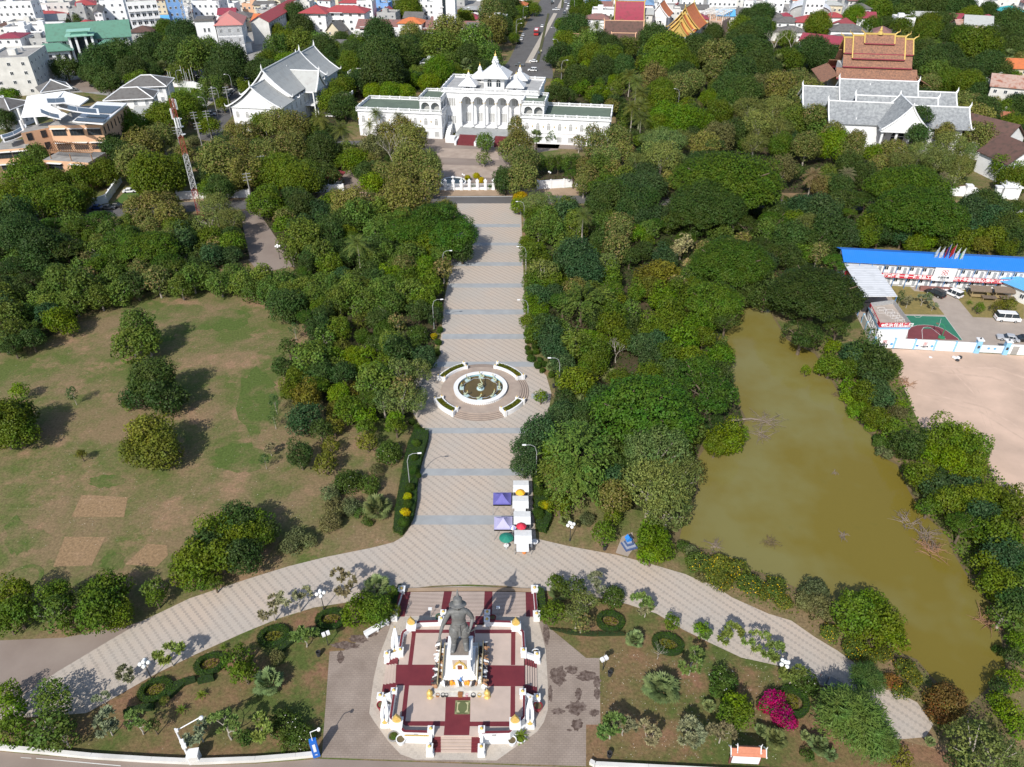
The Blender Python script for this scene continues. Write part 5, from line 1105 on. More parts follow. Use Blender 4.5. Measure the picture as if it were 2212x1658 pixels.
def right_hall():
 # triple-gabled hall with slate-grey roofs on the right
 a = at(1795, 262, 9); R = empty('museum_hall', (a.x, a.y, 0), math.radians(-9), 'white hall under three overlapping slate-grey tiled roofs with a columned gabled porch', 'hall')
 W = 41
 MB().box(W / 2, 13, 0, W, 30, 9).build('wall', WHITE, R)
 SL = mat('slate_roof_tiles', (.3, .315, .32), .7, (.19, .2, .21), 1.1, 3, contrast=.35)
 for cx_, y, L_, hw, z, r in ((10, 5, 22, 7.6, 9, 5.2), (32, 4, 22, 7.6, 9, 5.0), (21, 8, 26, 8, 9.8, 5.8), (4, 21, 22, 8, 9.6, 5.4), (34, 21, 20, 8, 9.4, 5.2), (18, 22, 26, 7.5, 11.5, 6.0)):
  lao_roof(R, (cx_, y), L_, hw, z, r, SL, WHITE, along='x', fin=1.9)
  lao_gable(R, (cx_, y), L_ / 2 - .8, hw, z, r, WHITE, along='x'); lao_gable(R, (cx_, y), -L_ / 2 + .8, hw, z, r, WHITE, along='x')
 lao_roof(R, (21.5, -1), 15, 7.5, 9.2, 7.6, SL, WHITE, fin=1.2, hook=False); lao_gable(R, (21.5, -1), -7.2, 7.7, 9.3, 7.8, WHITE, tr=1.0)
 MB().box(21.5, -7, 8.4, 15, 2.5, .9).build('porch_beam', WHITE, R)
 for x in (15.1, 19.5, 23.5, 27.9): MB().lathe([(.5, 0), (.42, .4), (.4, 7.8), (.55, 8.4)], (x, -7, 0), 12).build('porch_column', WHITE, R)
 MB().box(21.5, -4.5, 0, 14, 8, 1).build('porch_floor', FLOORT, R)
 win(W_A, R, 21.5, -2.02, 2, 5, 5.5)
 for i in range(6):
  if 2.5 < i < 4: continue
  for z in (1.5, 5.3): win(W_P, R, W * (i + .5) / 6, -2.02, z, 1.4, 2.3)
 # temple with gold-edged maroon roofs behind
 a = at(1815, 172, 8); Q_ = empty('temple', (a.x, a.y, 0), math.radians(-9), 'temple with tall tiered brown-red roofs edged in gold behind the grey hall', 'temple')
 TM = mat('weathered_red_brown_tiles', (.33, .165, .1), .8, (.14, .08, .06), 1.6, 6, contrast=.45)
 MB().box(14, 12, 0, 27, 20, 8).box(14, 12, 8, 25, 12, 3.6).box(14, 12, 11.6, 23, 5, 5).build('wall', OFFW, Q_)
 MB().box(14, 12, 7.7, 30, 22.6, .3).build('eave', MAROON, Q_)
 for hw, z, hi, zt, L_ in ((11.5, 8.2, 7.4, 11.6, 31), (8.0, 12.0, 4.4, 16.2, 26.5), (5.0, 16.5, 0, 21.4, 26.5), (6.6, 14.9, 0, 22.3, 20), (2.9, 19.9, 0, 23.0, 11.5)):
  t = MB(); y = 12; ri = zt - z
  for s in (-1, 1):
   t.slab(*([(14 - L_ / 2, y - hw, z), (14 + L_ / 2, y - hw, z), (14 + L_ / 2, y - hi, zt), (14 - L_ / 2, y - hi, zt)] if s < 0 else [(14 - L_ / 2, y + hi, zt), (14 + L_ / 2, y + hi, zt), (14 + L_ / 2, y + hw, z), (14 - L_ / 2, y + hw, z)]), .3)
  t.build('roof_tier', TM, Q_)
  e = MB()
  for X in (14 - L_ / 2, 14 + L_ / 2):
   e.tube([(X, y - hw, z + .1), (X, y - hi, zt + .1)], .3, 5); e.tube([(X, y + hw, z + .1), (X, y + hi, zt + .1)], .3, 5)
   if hi == 0: g_ = 1 if X > 14 else -1; e.tube([(X, y, zt), (X + g_ * .8, y, zt + .9), (X + g_ * 1.6, y, zt + 1.2), (X + g_ * 1.5, y, zt + 2.2)], [.32, .25, .16, .04], 5)
  if hi == 0: e.tube([(14 - L_ / 2, y, zt + .1), (14 + L_ / 2, y, zt + .1)], .4, 5); e.build('gold_edge', GOLD, Q_)
  MB().tube([(14 - L_ / 2, y - hw - .1, z), (14 + L_ / 2, y - hw - .1, z)], .22, 5).build('maroon_eave', MAROON, Q_)
 MB().lathe([(1.2, 0), (1.0, .8), (.5, 1.2), (.6, 1.6), (.1, 3)], (14, 12, 23.0), 8).build('gold_spire', GOLD, Q_)
 for s, X in ((-1, -1), (1, 29)): t = MB(); t.slab((X, 1, 9.6), (X + s * 6, -.5, 6.6), (X + s * 6, 24, 6.6), (X, 23, 9.6), .25) if s > 0 else t.slab((X + s * 6, -.5, 6.6), (X, 1, 9.6), (X, 23, 9.6), (X + s * 6, 24, 6.6), .25); t.build('side_roof', TM, Q_)
right_hall()
# ---------------------------------------------------------------- peach hotel with white canopies
def hotel():
 a = at(104, 275, 13); rot = math.radians(3)
 R = empty('hotel', (a.x, a.y, 0), rot, 'peach-walled hotel with curved white roof canopies carrying dark solar panels', 'hotel')
 L = lambda px, py, z: local_of(R, px, py, z)
 def block(A, B, C, H, nm='wall', m=PEACH):
  p, q, r = L(*A, H), L(*B, H), L(*C, H); s = (p[0] + r[0] - q[0], p[1] + r[1] - q[1]); MB().prism([p, q, r, s], 0, H, 0, 1).build(nm, [m, CONC], R); return p, q, r
 f = block((104, 272), (218, 270), (276, 228), 13)
 g = block((45, 288), (106, 276), (118, 262), 11)
 h = block((-12, 325), (56, 320), (70, 300), 7.5)
 k = block((92, 346), (190, 352), (228, 330), 7.5)
 def face(p, q, H, n, fl, w, hh, me=W_B, ins=.02):
  d = Vector((q[0] - p[0], q[1] - p[1])); L_ = d.length; r = math.atan2(d.y, d.x); nx, ny = d.y / L_, -d.x / L_
  for i in range(n):
   for j in range(fl):
    t = (i + .5) / n; link('window', me, R, (p[0] + d.x * t + nx * ins, p[1] + d.y * t + ny * ins, H * (j + .28) / fl), (0, 0, r), (w, 1, hh))
    MB().box(0, -.45, hh, w + .5, .9, .12).build('sun_shade', WHITE, R, (p[0] + d.x * t, p[1] + d.y * t, H * (j + .28) / fl + .05), r) if w > 3 else None
 face(f[0], f[1], 13, 3, 3, 4.2, 2.1); face(f[1], f[2], 13, 8, 3, .55, 2.2); face(g[0], g[1], 11, 2, 3, 1.6, 2.2); face(h[0], h[1], 7.5, 2, 2, 4.2, 1.9); face(k[0], k[1], 7.5, 2, 2, 4.5, 1.9); face(k[1], k[2], 7.5, 4, 2, .5, 2)
 WP = paint('white_canopy', (.8, .8, .8), .4); SOL = mat('solar_panel', (.03, .035, .05), .15, (.05, .055, .07), 1.2, spec=.6)
 def canopy(pts, zs, nm='canopy', m=WP, t=.35, up=0.0):
  vs = []
  for (x, y), z in zip(pts, zs): q = L(x, y, z); vs.append((q[0], q[1], z + up))
  n = len(vs); mb = MB(); mb.add(vs + [(v[0], v[1], v[2] - t) for v in vs], [list(range(n))[::-1], list(range(n, 2 * n))] + [(i, (i + 1) % n, n + (i + 1) % n, n + i) for i in range(n)])
  o = mb.build(nm, m, R); return o
 canopy([(45, 253), (58, 208), (139, 197), (108, 228)], [15, 18, 19, 17])
 canopy([(139, 197), (192, 213), (172, 228), (110, 218)], [19, 16.5, 15.5, 17.5])
 canopy([(108, 228), (78, 240), (45, 253), (75, 247), (130, 257), (146, 247)], [17, 16, 15, 14.8, 14.6, 15.2], t=.3)
 canopy([(156, 262), (222, 268), (274, 223), (210, 220)], [15.5, 15.5, 15.5, 15.5])
 def strip(p, q, wpx, z, n=2, sag=3):
  K = 8
  for part, mm, up, ins, nm in ((0, WP, 0, 0, 'louvre_canopy'), (1, SOL, .06, .12, 'solar_array')):
   mb = MB()
   for k in range(K):
    a0, a1 = k / K, (k + 1) / K
    if part and k in (3, ): a1 -= .02
    if part: a0, a1 = .06 + .88 * a0, .06 + .88 * a1
    def e(t, s):
     x = p[0] + (q[0] - p[0]) * t + s * 3; y = p[1] + (q[1] - p[1]) * t + sag * math.sin(math.pi * t) + s * wpx
     u = L(x, y, z); return (u[0], u[1], z + up)
    lo, hi = (ins, 1 - ins)
    A_, B_, C_, D_ = e(a0, hi), e(a1, hi), e(a1, lo), e(a0, lo)
    mb.slab(A_, B_, C_, D_, .08 if part else .2)
   mb.build(nm, mm, R)
 strip((120, 220), (212, 235), 12, 18.2); strip((84, 233), (128, 247), 11, 17.6, sag=2); strip((98, 212), (140, 210), 12, 19.2, sag=1)
 strip((0, 292), (55, 268), 8, 10.5, sag=4); strip((5, 300), (55, 280), 8, 9.6, sag=3)
 for pp_ in ([(206, 228), (262, 231), (240, 246), (190, 244)], [(168, 255), (232, 259), (222, 266), (160, 262)], [(195, 246), (236, 249), (228, 256), (185, 253)]): canopy(pp_, [15.6] * 4, 'solar_array', SOL, .05, .12)
 for x, y in ((52, 258), (80, 252), (124, 262), (58, 285)):
  q = L(x, y + 14, 8); MB().lathe([(.55, 0), (.4, 13.6)], (q[0], q[1], 0), 10).build('column', WP, R)
 WD = mat('timber', (.36, .2, .1), .8, (.26, .14, .08), 2)
 pg = MB()
 for i in range(26):
  t = i / 25; u = L(104 + 96 * t, 326 + 3 * math.sin(t * 3), 9.6); v = L(118 + 92 * t, 306 + 8 * t, 9.6); pg.tube([(u[0], u[1], 9.6), (v[0], v[1], 9.8)], .12, 4)
 for e_ in ((103, 325, 200, 330), (118, 307, 210, 314)):
  u, v = L(e_[0], e_[1], 9.5), L(e_[2], e_[3], 9.5); pg.tube([(u[0], u[1], 9.45), (v[0], v[1], 9.45)], .18, 4)
 pg.build('pergola', WD, R)
 for x, y in ((106, 330), (150, 334), (196, 334)):
  u = L(x, y, 9.4); MB().tube([(u[0], u[1], 7.5), (u[0], u[1], 9.5)], .15, 6).build('pergola_post', WD, R)
hotel()
# ---------------------------------------------------------------- hand-placed town buildings
def R_(d): return math.radians(d)
h1, w1, d1 = house((107, 86), (277, 75), d=17, H=13, wall='white', roof='gx', rc='green', rise=5, fl=3, bays=9, sb=4, ww=1.8, wh=1.8, label='large institution with pale green pitched roof and green-trimmed entrance bay', name='institution', cat='building', ov=1.4)
mb = MB()
for x in (w1 * .26, w1 * .34, w1 * .46, w1 * .54): mb.box(x, -4.6, 0, .9, 1.2, 14.5)
mb.build('portico_pier', WHITE, h1)
GT = mat('pale_green_trim', (.3, .55, .45), .6, (.24, .46, .38), .8)
MB().box(w1 * .4, -3, 14.5, w1 * .36, 7, .5).box(w1 * .4, -3, 16.4, w1 * .3, 6, .4).box(w1 * .4, -3, 15, w1 * .2, 4, 1.4).build('portico_roof', GT, h1)
MB().box(w1 * .4, -1.6, 0, w1 * .28, 3, 13.6).build('portico_bay', GLASS, h1)
for x0, x1 in ((-6, w1 * .22), (w1 * .58, w1 * .86)):
 MB().box((x0 + x1) / 2, -3.5, 0, x1 - x0, 7, 9.5).build('pavilion_wall', WHITE, h1); MB().hip(x0, x1, -7, 0, 9.5, 2.6, 1.6).build('pavilion_roof', GREENRF, h1)
 MB().box((x0 + x1) / 2, -3.5, 9.2, x1 - x0 + 4, 10, .25).build('pavilion_eave', GT, h1)
 for i in range(4): win(W_B, h1, x0 + (x1 - x0) * (i + .5) / 4, -7.02, 5.5, 1.6, 2.2); win(W_B, h1, x0 + (x1 - x0) * (i + .5) / 4, -7.02, 1.2, 1.6, 2.2)
house((272, 9), (338, 5), d=16, H=19, roof='flat', rc='conc', fl=5, bays=5, sb=4, balc=1, ww=2, wh=1.6, label='white hotel block with four rows of dark balconies', name='hotel_block', cat='building')
house((357, -4), (392, -6), d=14, H=20, wall='blue', roof='flat', rc='conc', fl=6, bays=3, sb=2, label='light blue tower block beside the lattice mast', name='apartment_block', cat='building')
house((202, 28), (219, 27), d=22, H=12, roof='gy', rc='dgrey', rise=1, fl=4, bays=2, label='narrow white block with blank side wall and grey roof', name='apartment_block', cat='building')
h2, w2, d2 = house((466, 55), (521, 53), d=22, H=14, roof='hip', rc='pink', rise=4.2, fl=1, bays=0, sb=0, ov=1, label='white block with salmon hipped roof and finned front', name='office_block', cat='building')
for j in range(3):
 fm = MB()
 for i in range(22): fm.box(w2 * (i + .5) / 22, -.25, 1 + 4.2 * j, .16, .5, 3.6)
 fm.build('sun_fins', WHITE, h2)
 for i in range(3): win(W_D, h2, w2 * (i + .5) / 3, -.02, 2 + 4.2 * j, 1.4, 1.8)
 for i in range(4): win(W_D, h2, w2 + .02, d2 * (i + .5) / 4, 2 + 4.2 * j, 1.4, 1.8, 'R')
MB().box(-5, 5, 0, 9, 10, 16).build('stair_tower', WHITE, h2); MB().box(-5, 5, 16, 10, 11, .4).box(-5, 5, 16.4, 8.6, 9.6, .5).build('tower_cap', DGREYRF, h2)
for j in range(3): win(W_D, h2, -5.6, -.02, 2 + 4.5 * j, 1, 2); win(W_D, h2, -3.6, -.02, 2 + 4.5 * j, 1, 2)
house((486, 96), (522, 92), w=13, d=10, H=5, roof='gx', rc='grey', rise=1.5, fl=1, bays=2, label='low annex with beige-grey roof in front of the salmon-roofed block', name='annex', cat='building')
house((541, 47), (580, 47), rot=R_(-2), d=75, H=11, wall='off', roof='gy', rc='red', rise=2.6, fl=3, bays=0, sb=18, ww=1.6, label='long white block running away under a dark red roof', name='long_block', cat='building')
hs, ws, ds = house((650, 28), (702, 29), d=13, H=13.5, roof='hip', rc='red', rise=3, fl=4, bays=2, sb=3, ww=1.4, ov=1.4, label='four-storey white school block with red hipped roof', name='school_block', cat='building')
MB().box(ws + 9, 10, 0, 22, 11, 13.5).build('rear_wing_wall', WHITE, hs); MB().hip(ws - 2, ws + 20, 4.5, 15.5, 13.5, 2.6, 1.2).build('rear_wing_roof', REDRF, hs)
for f in range(4):
 for i in range(4): win(W_D, hs, ws + 2.5 + i * 5, 4.48, 1.2 + f * 3.4, 1.6, 1.5)
 MB().box(ws + 4.5, 3.6, 3.1 + f * 3.38, 8, 1.6, .2).build('walkway', WHITE, hs)
house((705, 66), (738, 66), rot=R_(-20), d=8, H=6, wall='cream', roof='gy', rc='dgrey', rise=4, fl=2, bays=2, sb=1, label='small cream gabled house with dark red edges in front of the school', name='gabled_house')
hl, wl, dl = house((778, 57), (1030, 62), w=62, d=11, H=8.5, wall='off', roof='gx', rc='oldred', rise=2.4, fl=3, bays=16, ww=2.2, wh=1.5, ov=2.2, corr=1, label='long three-storey school block with weathered red-brown roof and open corridors', name='long_school', cat='building')
MB().box(20, -2.2, 0, 8, 3, 8.4).build('stair_bay', WHITE, hl)
ht, wt, dt = house((934, -8), (982, -8), d=14, H=24, roof='flat', rc='conc', fl=6, bays=0, label='tall blank white tower with a dark vertical strip', name='tower_block', cat='building')
MB().box(wt * .5, -.1, 1, 1.6, .2, 22).build('dark_strip', GLASS, ht)
zz = MB()
for i in range(8): zz.box(wt * .3 + (i % 2) * 1.0, -.25, 2 + i * 2.4, 2.2, .5, .35)
zz.build('zigzag_fins', WHITE, ht)
hp, wp, dp = house((1000, 30), (1040, 30), d=12, H=6, roof='flat', rc='conc', fl=1, bays=4, me=W_B, ww=3, wh=3, label='white pavilion with curved pale roof behind the school block', name='pavilion', cat='building')
cr = MB()
for k in range(10):
 a0, a1 = math.pi * (.15 + .7 * k / 10), math.pi * (.15 + .7 * (k + 1) / 10); X = lambda a: wp / 2 - (wp / 2 + 2) * math.cos(a) / math.cos(math.pi * .15); Z = lambda a: 6 + 3.2 * math.sin(a) - .8
 cr.slab((X(a0), -1.5, Z(a0)), (X(a1), -1.5, Z(a1)), (X(a1), dp, Z(a1)), (X(a0), dp, Z(a0)), .2)
cr.build('curved_roof', GREYW, hp)
# shade-net boundary: long grey shed
house((718, 103), (900, 97), w=44, rot=R_(-4), d=8, H=4, wall='grey', roof='shed', rc='dgrey', rise=2.2, fl=1, bays=0, label='long low shed with dark grey netted roof between the trees', name='long_shed', cat='shed')
for nm, A, B, dd, lab in (('villa', (229, 218), (327, 213), 10, 'white villa with grey hipped roof edged in white, front wing'), ('villa', (266, 190), (356, 187), 12, 'white villa with grey hipped roof edged in white, rear wing'),
                          ('villa', (92, 200), (150, 192), 10, 'white villa with grey gabled roofs behind the hotel canopies'), ('villa', (20, 238), (62, 222), 12, 'white wing with dark roof left of the hotel canopies')):
 hv, wv, dv = house(A, B, d=dd, H=7, roof='hip', rc='dgrey', rise=3, fl=2, bays=4, sb=2, me=W_G, ww=1.3, wh=2, label=lab, name=nm, ov=.9)
 t = MB(); k = (dv + 1.8) / 2
 for p, q in (((-.9, -.9), (k - .9, k - .9)), ((wv + .9, -.9), (wv + .9 - k, k - .9)), ((k - .9, k - .9), (wv + .9 - k, k - .9)), ((wv + .9, dv + .9), (wv + .9 - k, k - .9))):
  z = lambda u: 7.15 if u[0] in (-.9, wv + .9) else 10.15
  t.tube([(*p, z(p)), (*q, z(q))], .22, 5)
 t.tube([(-.9, -.9, 7.1), (wv + .9, -.9, 7.1), (wv + .9, dv + .9, 7.1)], .2, 5); t.build('roof_edging', WHITE, hv)
house((290, 246), (326, 244), d=5, H=3.4, roof='shed', rc='grey', rise=1.2, fl=1, bays=2, label='low white lean-to in front of the white villa', name='lean_to', cat='building')
# table of the other houses: tile, x, y (middle of front roof edge), width m, rotation, depth, height, wall, roof, roof colour, rise, floors, bays, side bays
for row in '''0,110,30,18,9,12,18,white,flat,conc,1,5,6,2
0,330,62,9,9,10,12,white,flat,conc,1,3,2,1
0,470,40,16,12,12,13,off,flat,conc,1,4,5,2
0,130,125,8,5,8,7,cream,hip,brown,1.8,2,2,0
0,255,85,9,5,10,10,white,shed,dgrey,2,2,3,0
0,365,150,20,6,12,8,white,hip,red,2.4,2,5,0
0,190,205,15,6,10,10,off,flat,conc,1,2,0,0
0,340,240,18,8,11,10,white,flat,conc,1,3,5,3
0,660,90,8,20,12,12,grey,flat,conc,1,4,2,3
0,740,45,10,25,14,13,off,hip,red,2,4,3,4
0,120,250,10,8,10,11,white,flat,conc,1,3,3,2
0,220,320,11,8,10,9,white,flat,conc,1,3,3,2
0,60,330,11,8,12,11,white,hip,maroon,1.5,3,3,1
0,40,225,8,8,8,9,off,hip,brown,1.5,2,2,0
0,330,350,8,8,9,9,grey,flat,conc,1,3,2,1
0,60,520,16,12,24,14,off,flat,conc,1,4,3,5
0,330,560,9,10,8,7,grey,shed,dgrey,1,2,1,0
0,960,20,13,10,12,14,white,flat,conc,1,4,3,3
0,1030,140,12,5,12,6,grey,gx,brown,1.5,1,2,0
0,1240,225,9,14,9,8,grey,flat,conc,1,3,2,1
0,1450,165,9,8,8,5,off,gx,lblue,1.2,1,2,0
0,1560,205,9,-4,9,4,off,gx,green,1,1,2,0
0,1580,260,11,-4,9,4,grey,gx,dgrey,1,1,0,0
0,1560,110,9,-4,9,9,white,flat,conc,1,2,0,0
0,1770,25,16,-4,12,15,white,flat,conc,1,4,5,2
0,1900,20,7,-4,9,9,off,hip,brown,1.4,3,2,0
0,1960,45,9,-4,9,9,white,flat,conc,1,3,3,0
0,2080,30,12,-4,9,7,off,flat,conc,1,2,3,0
0,2150,45,9,-4,9,7,peach,flat,conc,1,2,3,0
0,1720,110,9,-4,9,9,off,gx,brown,1.5,2,2,0
1,60,45,12,-4,9,8,cream,gx,dgrey,1.5,2,4,0
1,80,95,11,-4,9,7,off,flat,conc,1,2,4,0
1,395,30,9,-6,9,14,off,flat,conc,1,4,3,2
1,820,25,14,-6,10,11,white,hip,red,2,3,4,0
1,935,25,9,-6,9,13,white,flat,conc,1,4,3,0
1,925,105,7,-6,9,7,brick,hip,maroon,1.6,2,2,0
1,1030,75,10,-25,11,7,white,gy,red,3,2,2,1
1,1110,135,10,-8,10,6,white,gy,red,3.4,2,2,0
1,1065,40,11,-8,9,10,blue,flat,conc,1,3,3,0
1,1290,50,14,-8,12,7,off,gx,dgrey,2.4,2,3,0
1,1470,30,9,-8,9,10,white,flat,conc,1,3,3,0
1,1740,145,12,-8,12,6,off,hip,maroon,3,1,3,0
1,1860,165,9,-8,9,6,off,hip,maroon,2.4,1,2,0
1,2150,45,11,-8,12,7,cream,hip,orange,2.4,2,3,0
1,2140,160,9,-8,9,6,off,hip,maroon,2,1,2,0
1,1500,560,9,-8,8,5,white,flat,conc,1,1,2,0
1,960,650,18,-8,8,4,white,flat,conc,1,1,4,0
2,50,50,10,-8,10,7,off,hip,orange,2.4,2,3,0
2,740,28,15,-8,14,7,cream,hip,pblue,3,2,5,0
2,835,105,9,-8,9,8,cream,hip,lblue,1.4,2,3,0
2,1070,40,20,-8,16,12,white,hip,pblue,4,3,0,0
2,1190,45,9,-8,12,9,white,flat,conc,1,2,3,0
2,1570,78,17,-8,9,8,white,gx,dgrey,1.6,2,8,0
2,1560,10,13,-8,10,9,white,flat,conc,1,3,4,0
2,1820,18,17,-8,10,9,white,flat,conc,1,3,6,0
2,1870,120,19,-8,12,5,grey,gx,dgrey,2.4,1,0,0
2,2060,115,9,-8,10,5,grey,gx,dgrey,1.8,1,0,0
2,2190,30,11,-8,12,9,white,flat,conc,1,3,4,0
2,2000,20,12,-8,12,7,white,flat,conc,1,2,5,0
2,1190,195,12,-8,7,5,cream,gx,maroon,1.4,1,3,0
3,70,15,10,-8,9,11,white,flat,conc,1,3,3,0
3,90,90,10,-8,10,6,white,hip,dgrey,2.4,1,3,0
3,60,150,9,-8,10,6,white,hip,dgrey,2.4,1,3,0
3,160,140,6,-8,7,5,off,hip,maroon,1.5,1,1,0
3,175,195,13,-8,10,6.5,white,hip,dgrey,2.2,2,3,0
3,375,195,16,-10,12,7,white,hip,red,2.8,2,4,0
3,565,45,11,-8,9,10,cream,hip,grey,2,2,4,0
3,575,150,11,-8,9,6,white,hip,red,2,1,2,0
3,600,235,11,-35,14,6,white,gy,red,2.6,1,2,0
3,700,270,18,-8,12,6,white,hip,dgrey,2.6,1,5,0
3,700,345,18,-8,9,5,white,hip,dgrey,1.8,1,5,0
3,450,370,20,-32,12,5,white,gx,maroon,2.6,1,0,0
3,60,270,9,-8,9,5,off,hip,dgrey,1.8,1,2,0
3,210,275,12,-8,10,5,white,hip,dgrey,2.2,1,3,0
3,410,20,10,-8,8,15,white,flat,conc,1,4,4,0
3,860,160,10,-40,8,4,off,shed,grey,1,1,2,0
3,990,290,8,-20,12,6,off,hip,oldred,2.4,1,2,0
3,1370,165,16,-8,10,5,off,gx,grey,3,1,4,0
3,960,30,10,-8,10,7,off,gx,green,2.4,2,3,0
3,1260,15,10,-8,10,7,off,gx,green,2,2,3,0
3,1740,225,12,-8,10,7,cream,gx,rust,2.2,2,4,0
3,1820,215,13,-20,13,8,cream,gx,grey,3.4,2,4,0
3,1870,320,11,-25,10,5,off,gy,orange,2.6,1,2,0
3,1960,250,8,-15,10,7,white,hip,white,1.6,2,2,0
3,1920,160,6,-8,7,6,off,hip,maroon,1.6,1,2,0
3,2110,100,12,-8,10,8,cream,hip,teal,2.4,2,3,0
3,1890,25,12,-8,10,9,white,flat,conc,1,2,4,0
3,2060,50,12,-8,9,7,off,shed,grey,1,2,3,0
3,2160,590,16,-8,12,6.5,cream,gx,orange,2.6,2,5,0
3,2160,760,18,-25,13,8,off,gx,rust,3,2,5,2
3,1960,980,12,-22,10,5,brick,flat,white,1,1,1,0
3,2110,1220,14,32,18,6.5,white,gy,brown,5,2,3,3
3,2230,1400,12,10,12,6.5,white,gy,brown,4.5,2,2,0
3,1960,800,9,-22,7,4,white,shed,white,.6,1,0,0'''.split('\n'):
 c = row.split(','); i = int(c[0]); v = [float(q) for q in c[1:7]]
 house((553 * i + v[0] / 4, v[1] / 4), w=v[2], rot=R_(v[3]), d=v[4], H=v[5], wall=c[7], roof=c[8], rc=c[9], rise=float(c[10]), fl=int(c[11]), bays=int(c[12]), sb=int(c[13]), center=True, ww=1.3, wh=1.4)
structure('town_ground', [(-400, -120), (1095, -120), (1085, 60), (640, 96), (440, 235), (180, 200), (-300, 215)], .006, CONC)
structure('town_ground', [(1260, -120), (2600, -120), (2600, 60), (1900, 50), (1640, 80), (1260, 60)], .006, CONC)
rd = random.Random(3)
def free(x, y, H, r):
 p = at(x, y, H)
 for o, *_ in BUILD:
  if (Vector((o.location.x + 6, o.location.y + 6)) - p.xy).length < r + 9: return False
 return all((o.location.xy - p.xy).length > r * .8 for o, *_ in PLANTS)
for k in range(420):
 x = rd.uniform(-20, 2240); y = rd.uniform(-2, 70) if x < 1100 else rd.uniform(-2, 45); H = rd.uniform(5, 11)
 if 1085 < x < 1270 or (430 < x < 640 and y > 50) or not free(x, y, H, 7): continue
 rf = rd.choice(['flat', 'hip', 'gx', 'hip']); rc = 'conc' if rf == 'flat' else rd.choice(['red', 'dgrey', 'maroon', 'orange', 'grey', 'lblue', 'oldred', 'brown'])
 house((x, y), w=rd.uniform(8, 13), rot=R_(-8 if x > 500 else 9), d=rd.uniform(8, 11), H=H, wall=rd.choice(['white', 'white', 'off', 'cream', 'grey']), roof=rf, rc=rc, rise=2.2, fl=2 if H < 8 else 3, bays=rd.choice([2, 3, 4]), sb=2, center=True)
for k in range(70):      # rooftops at the far edge of the town
 x = -20 + 2260 * (k % 35) / 34 + rd.uniform(-18, 18); y = -6 - rd.uniform(0, 26) - 26 * (k // 35)
 if 1150 < x < 1260: continue
 rf = rd.choice(['flat', 'flat', 'hip', 'gx', 'hip']); rc = 'conc' if rf == 'flat' else rd.choice(['red', 'dgrey', 'maroon', 'orange', 'grey', 'lblue', 'oldred', 'green'])
 house((x, y), w=rd.uniform(10, 20), rot=R_(-8 if x > 500 else 9), d=rd.uniform(9, 14), H=rd.uniform(6, 14), wall=rd.choice(['white', 'white', 'off', 'cream', 'grey']), roof=rf, rc=rc, rise=2.2, fl=rd.choice([2, 3, 4]), bays=rd.choice([2, 3, 4]), center=True)
fix_labels([(o, a, b) for o, a, b in BUILD])
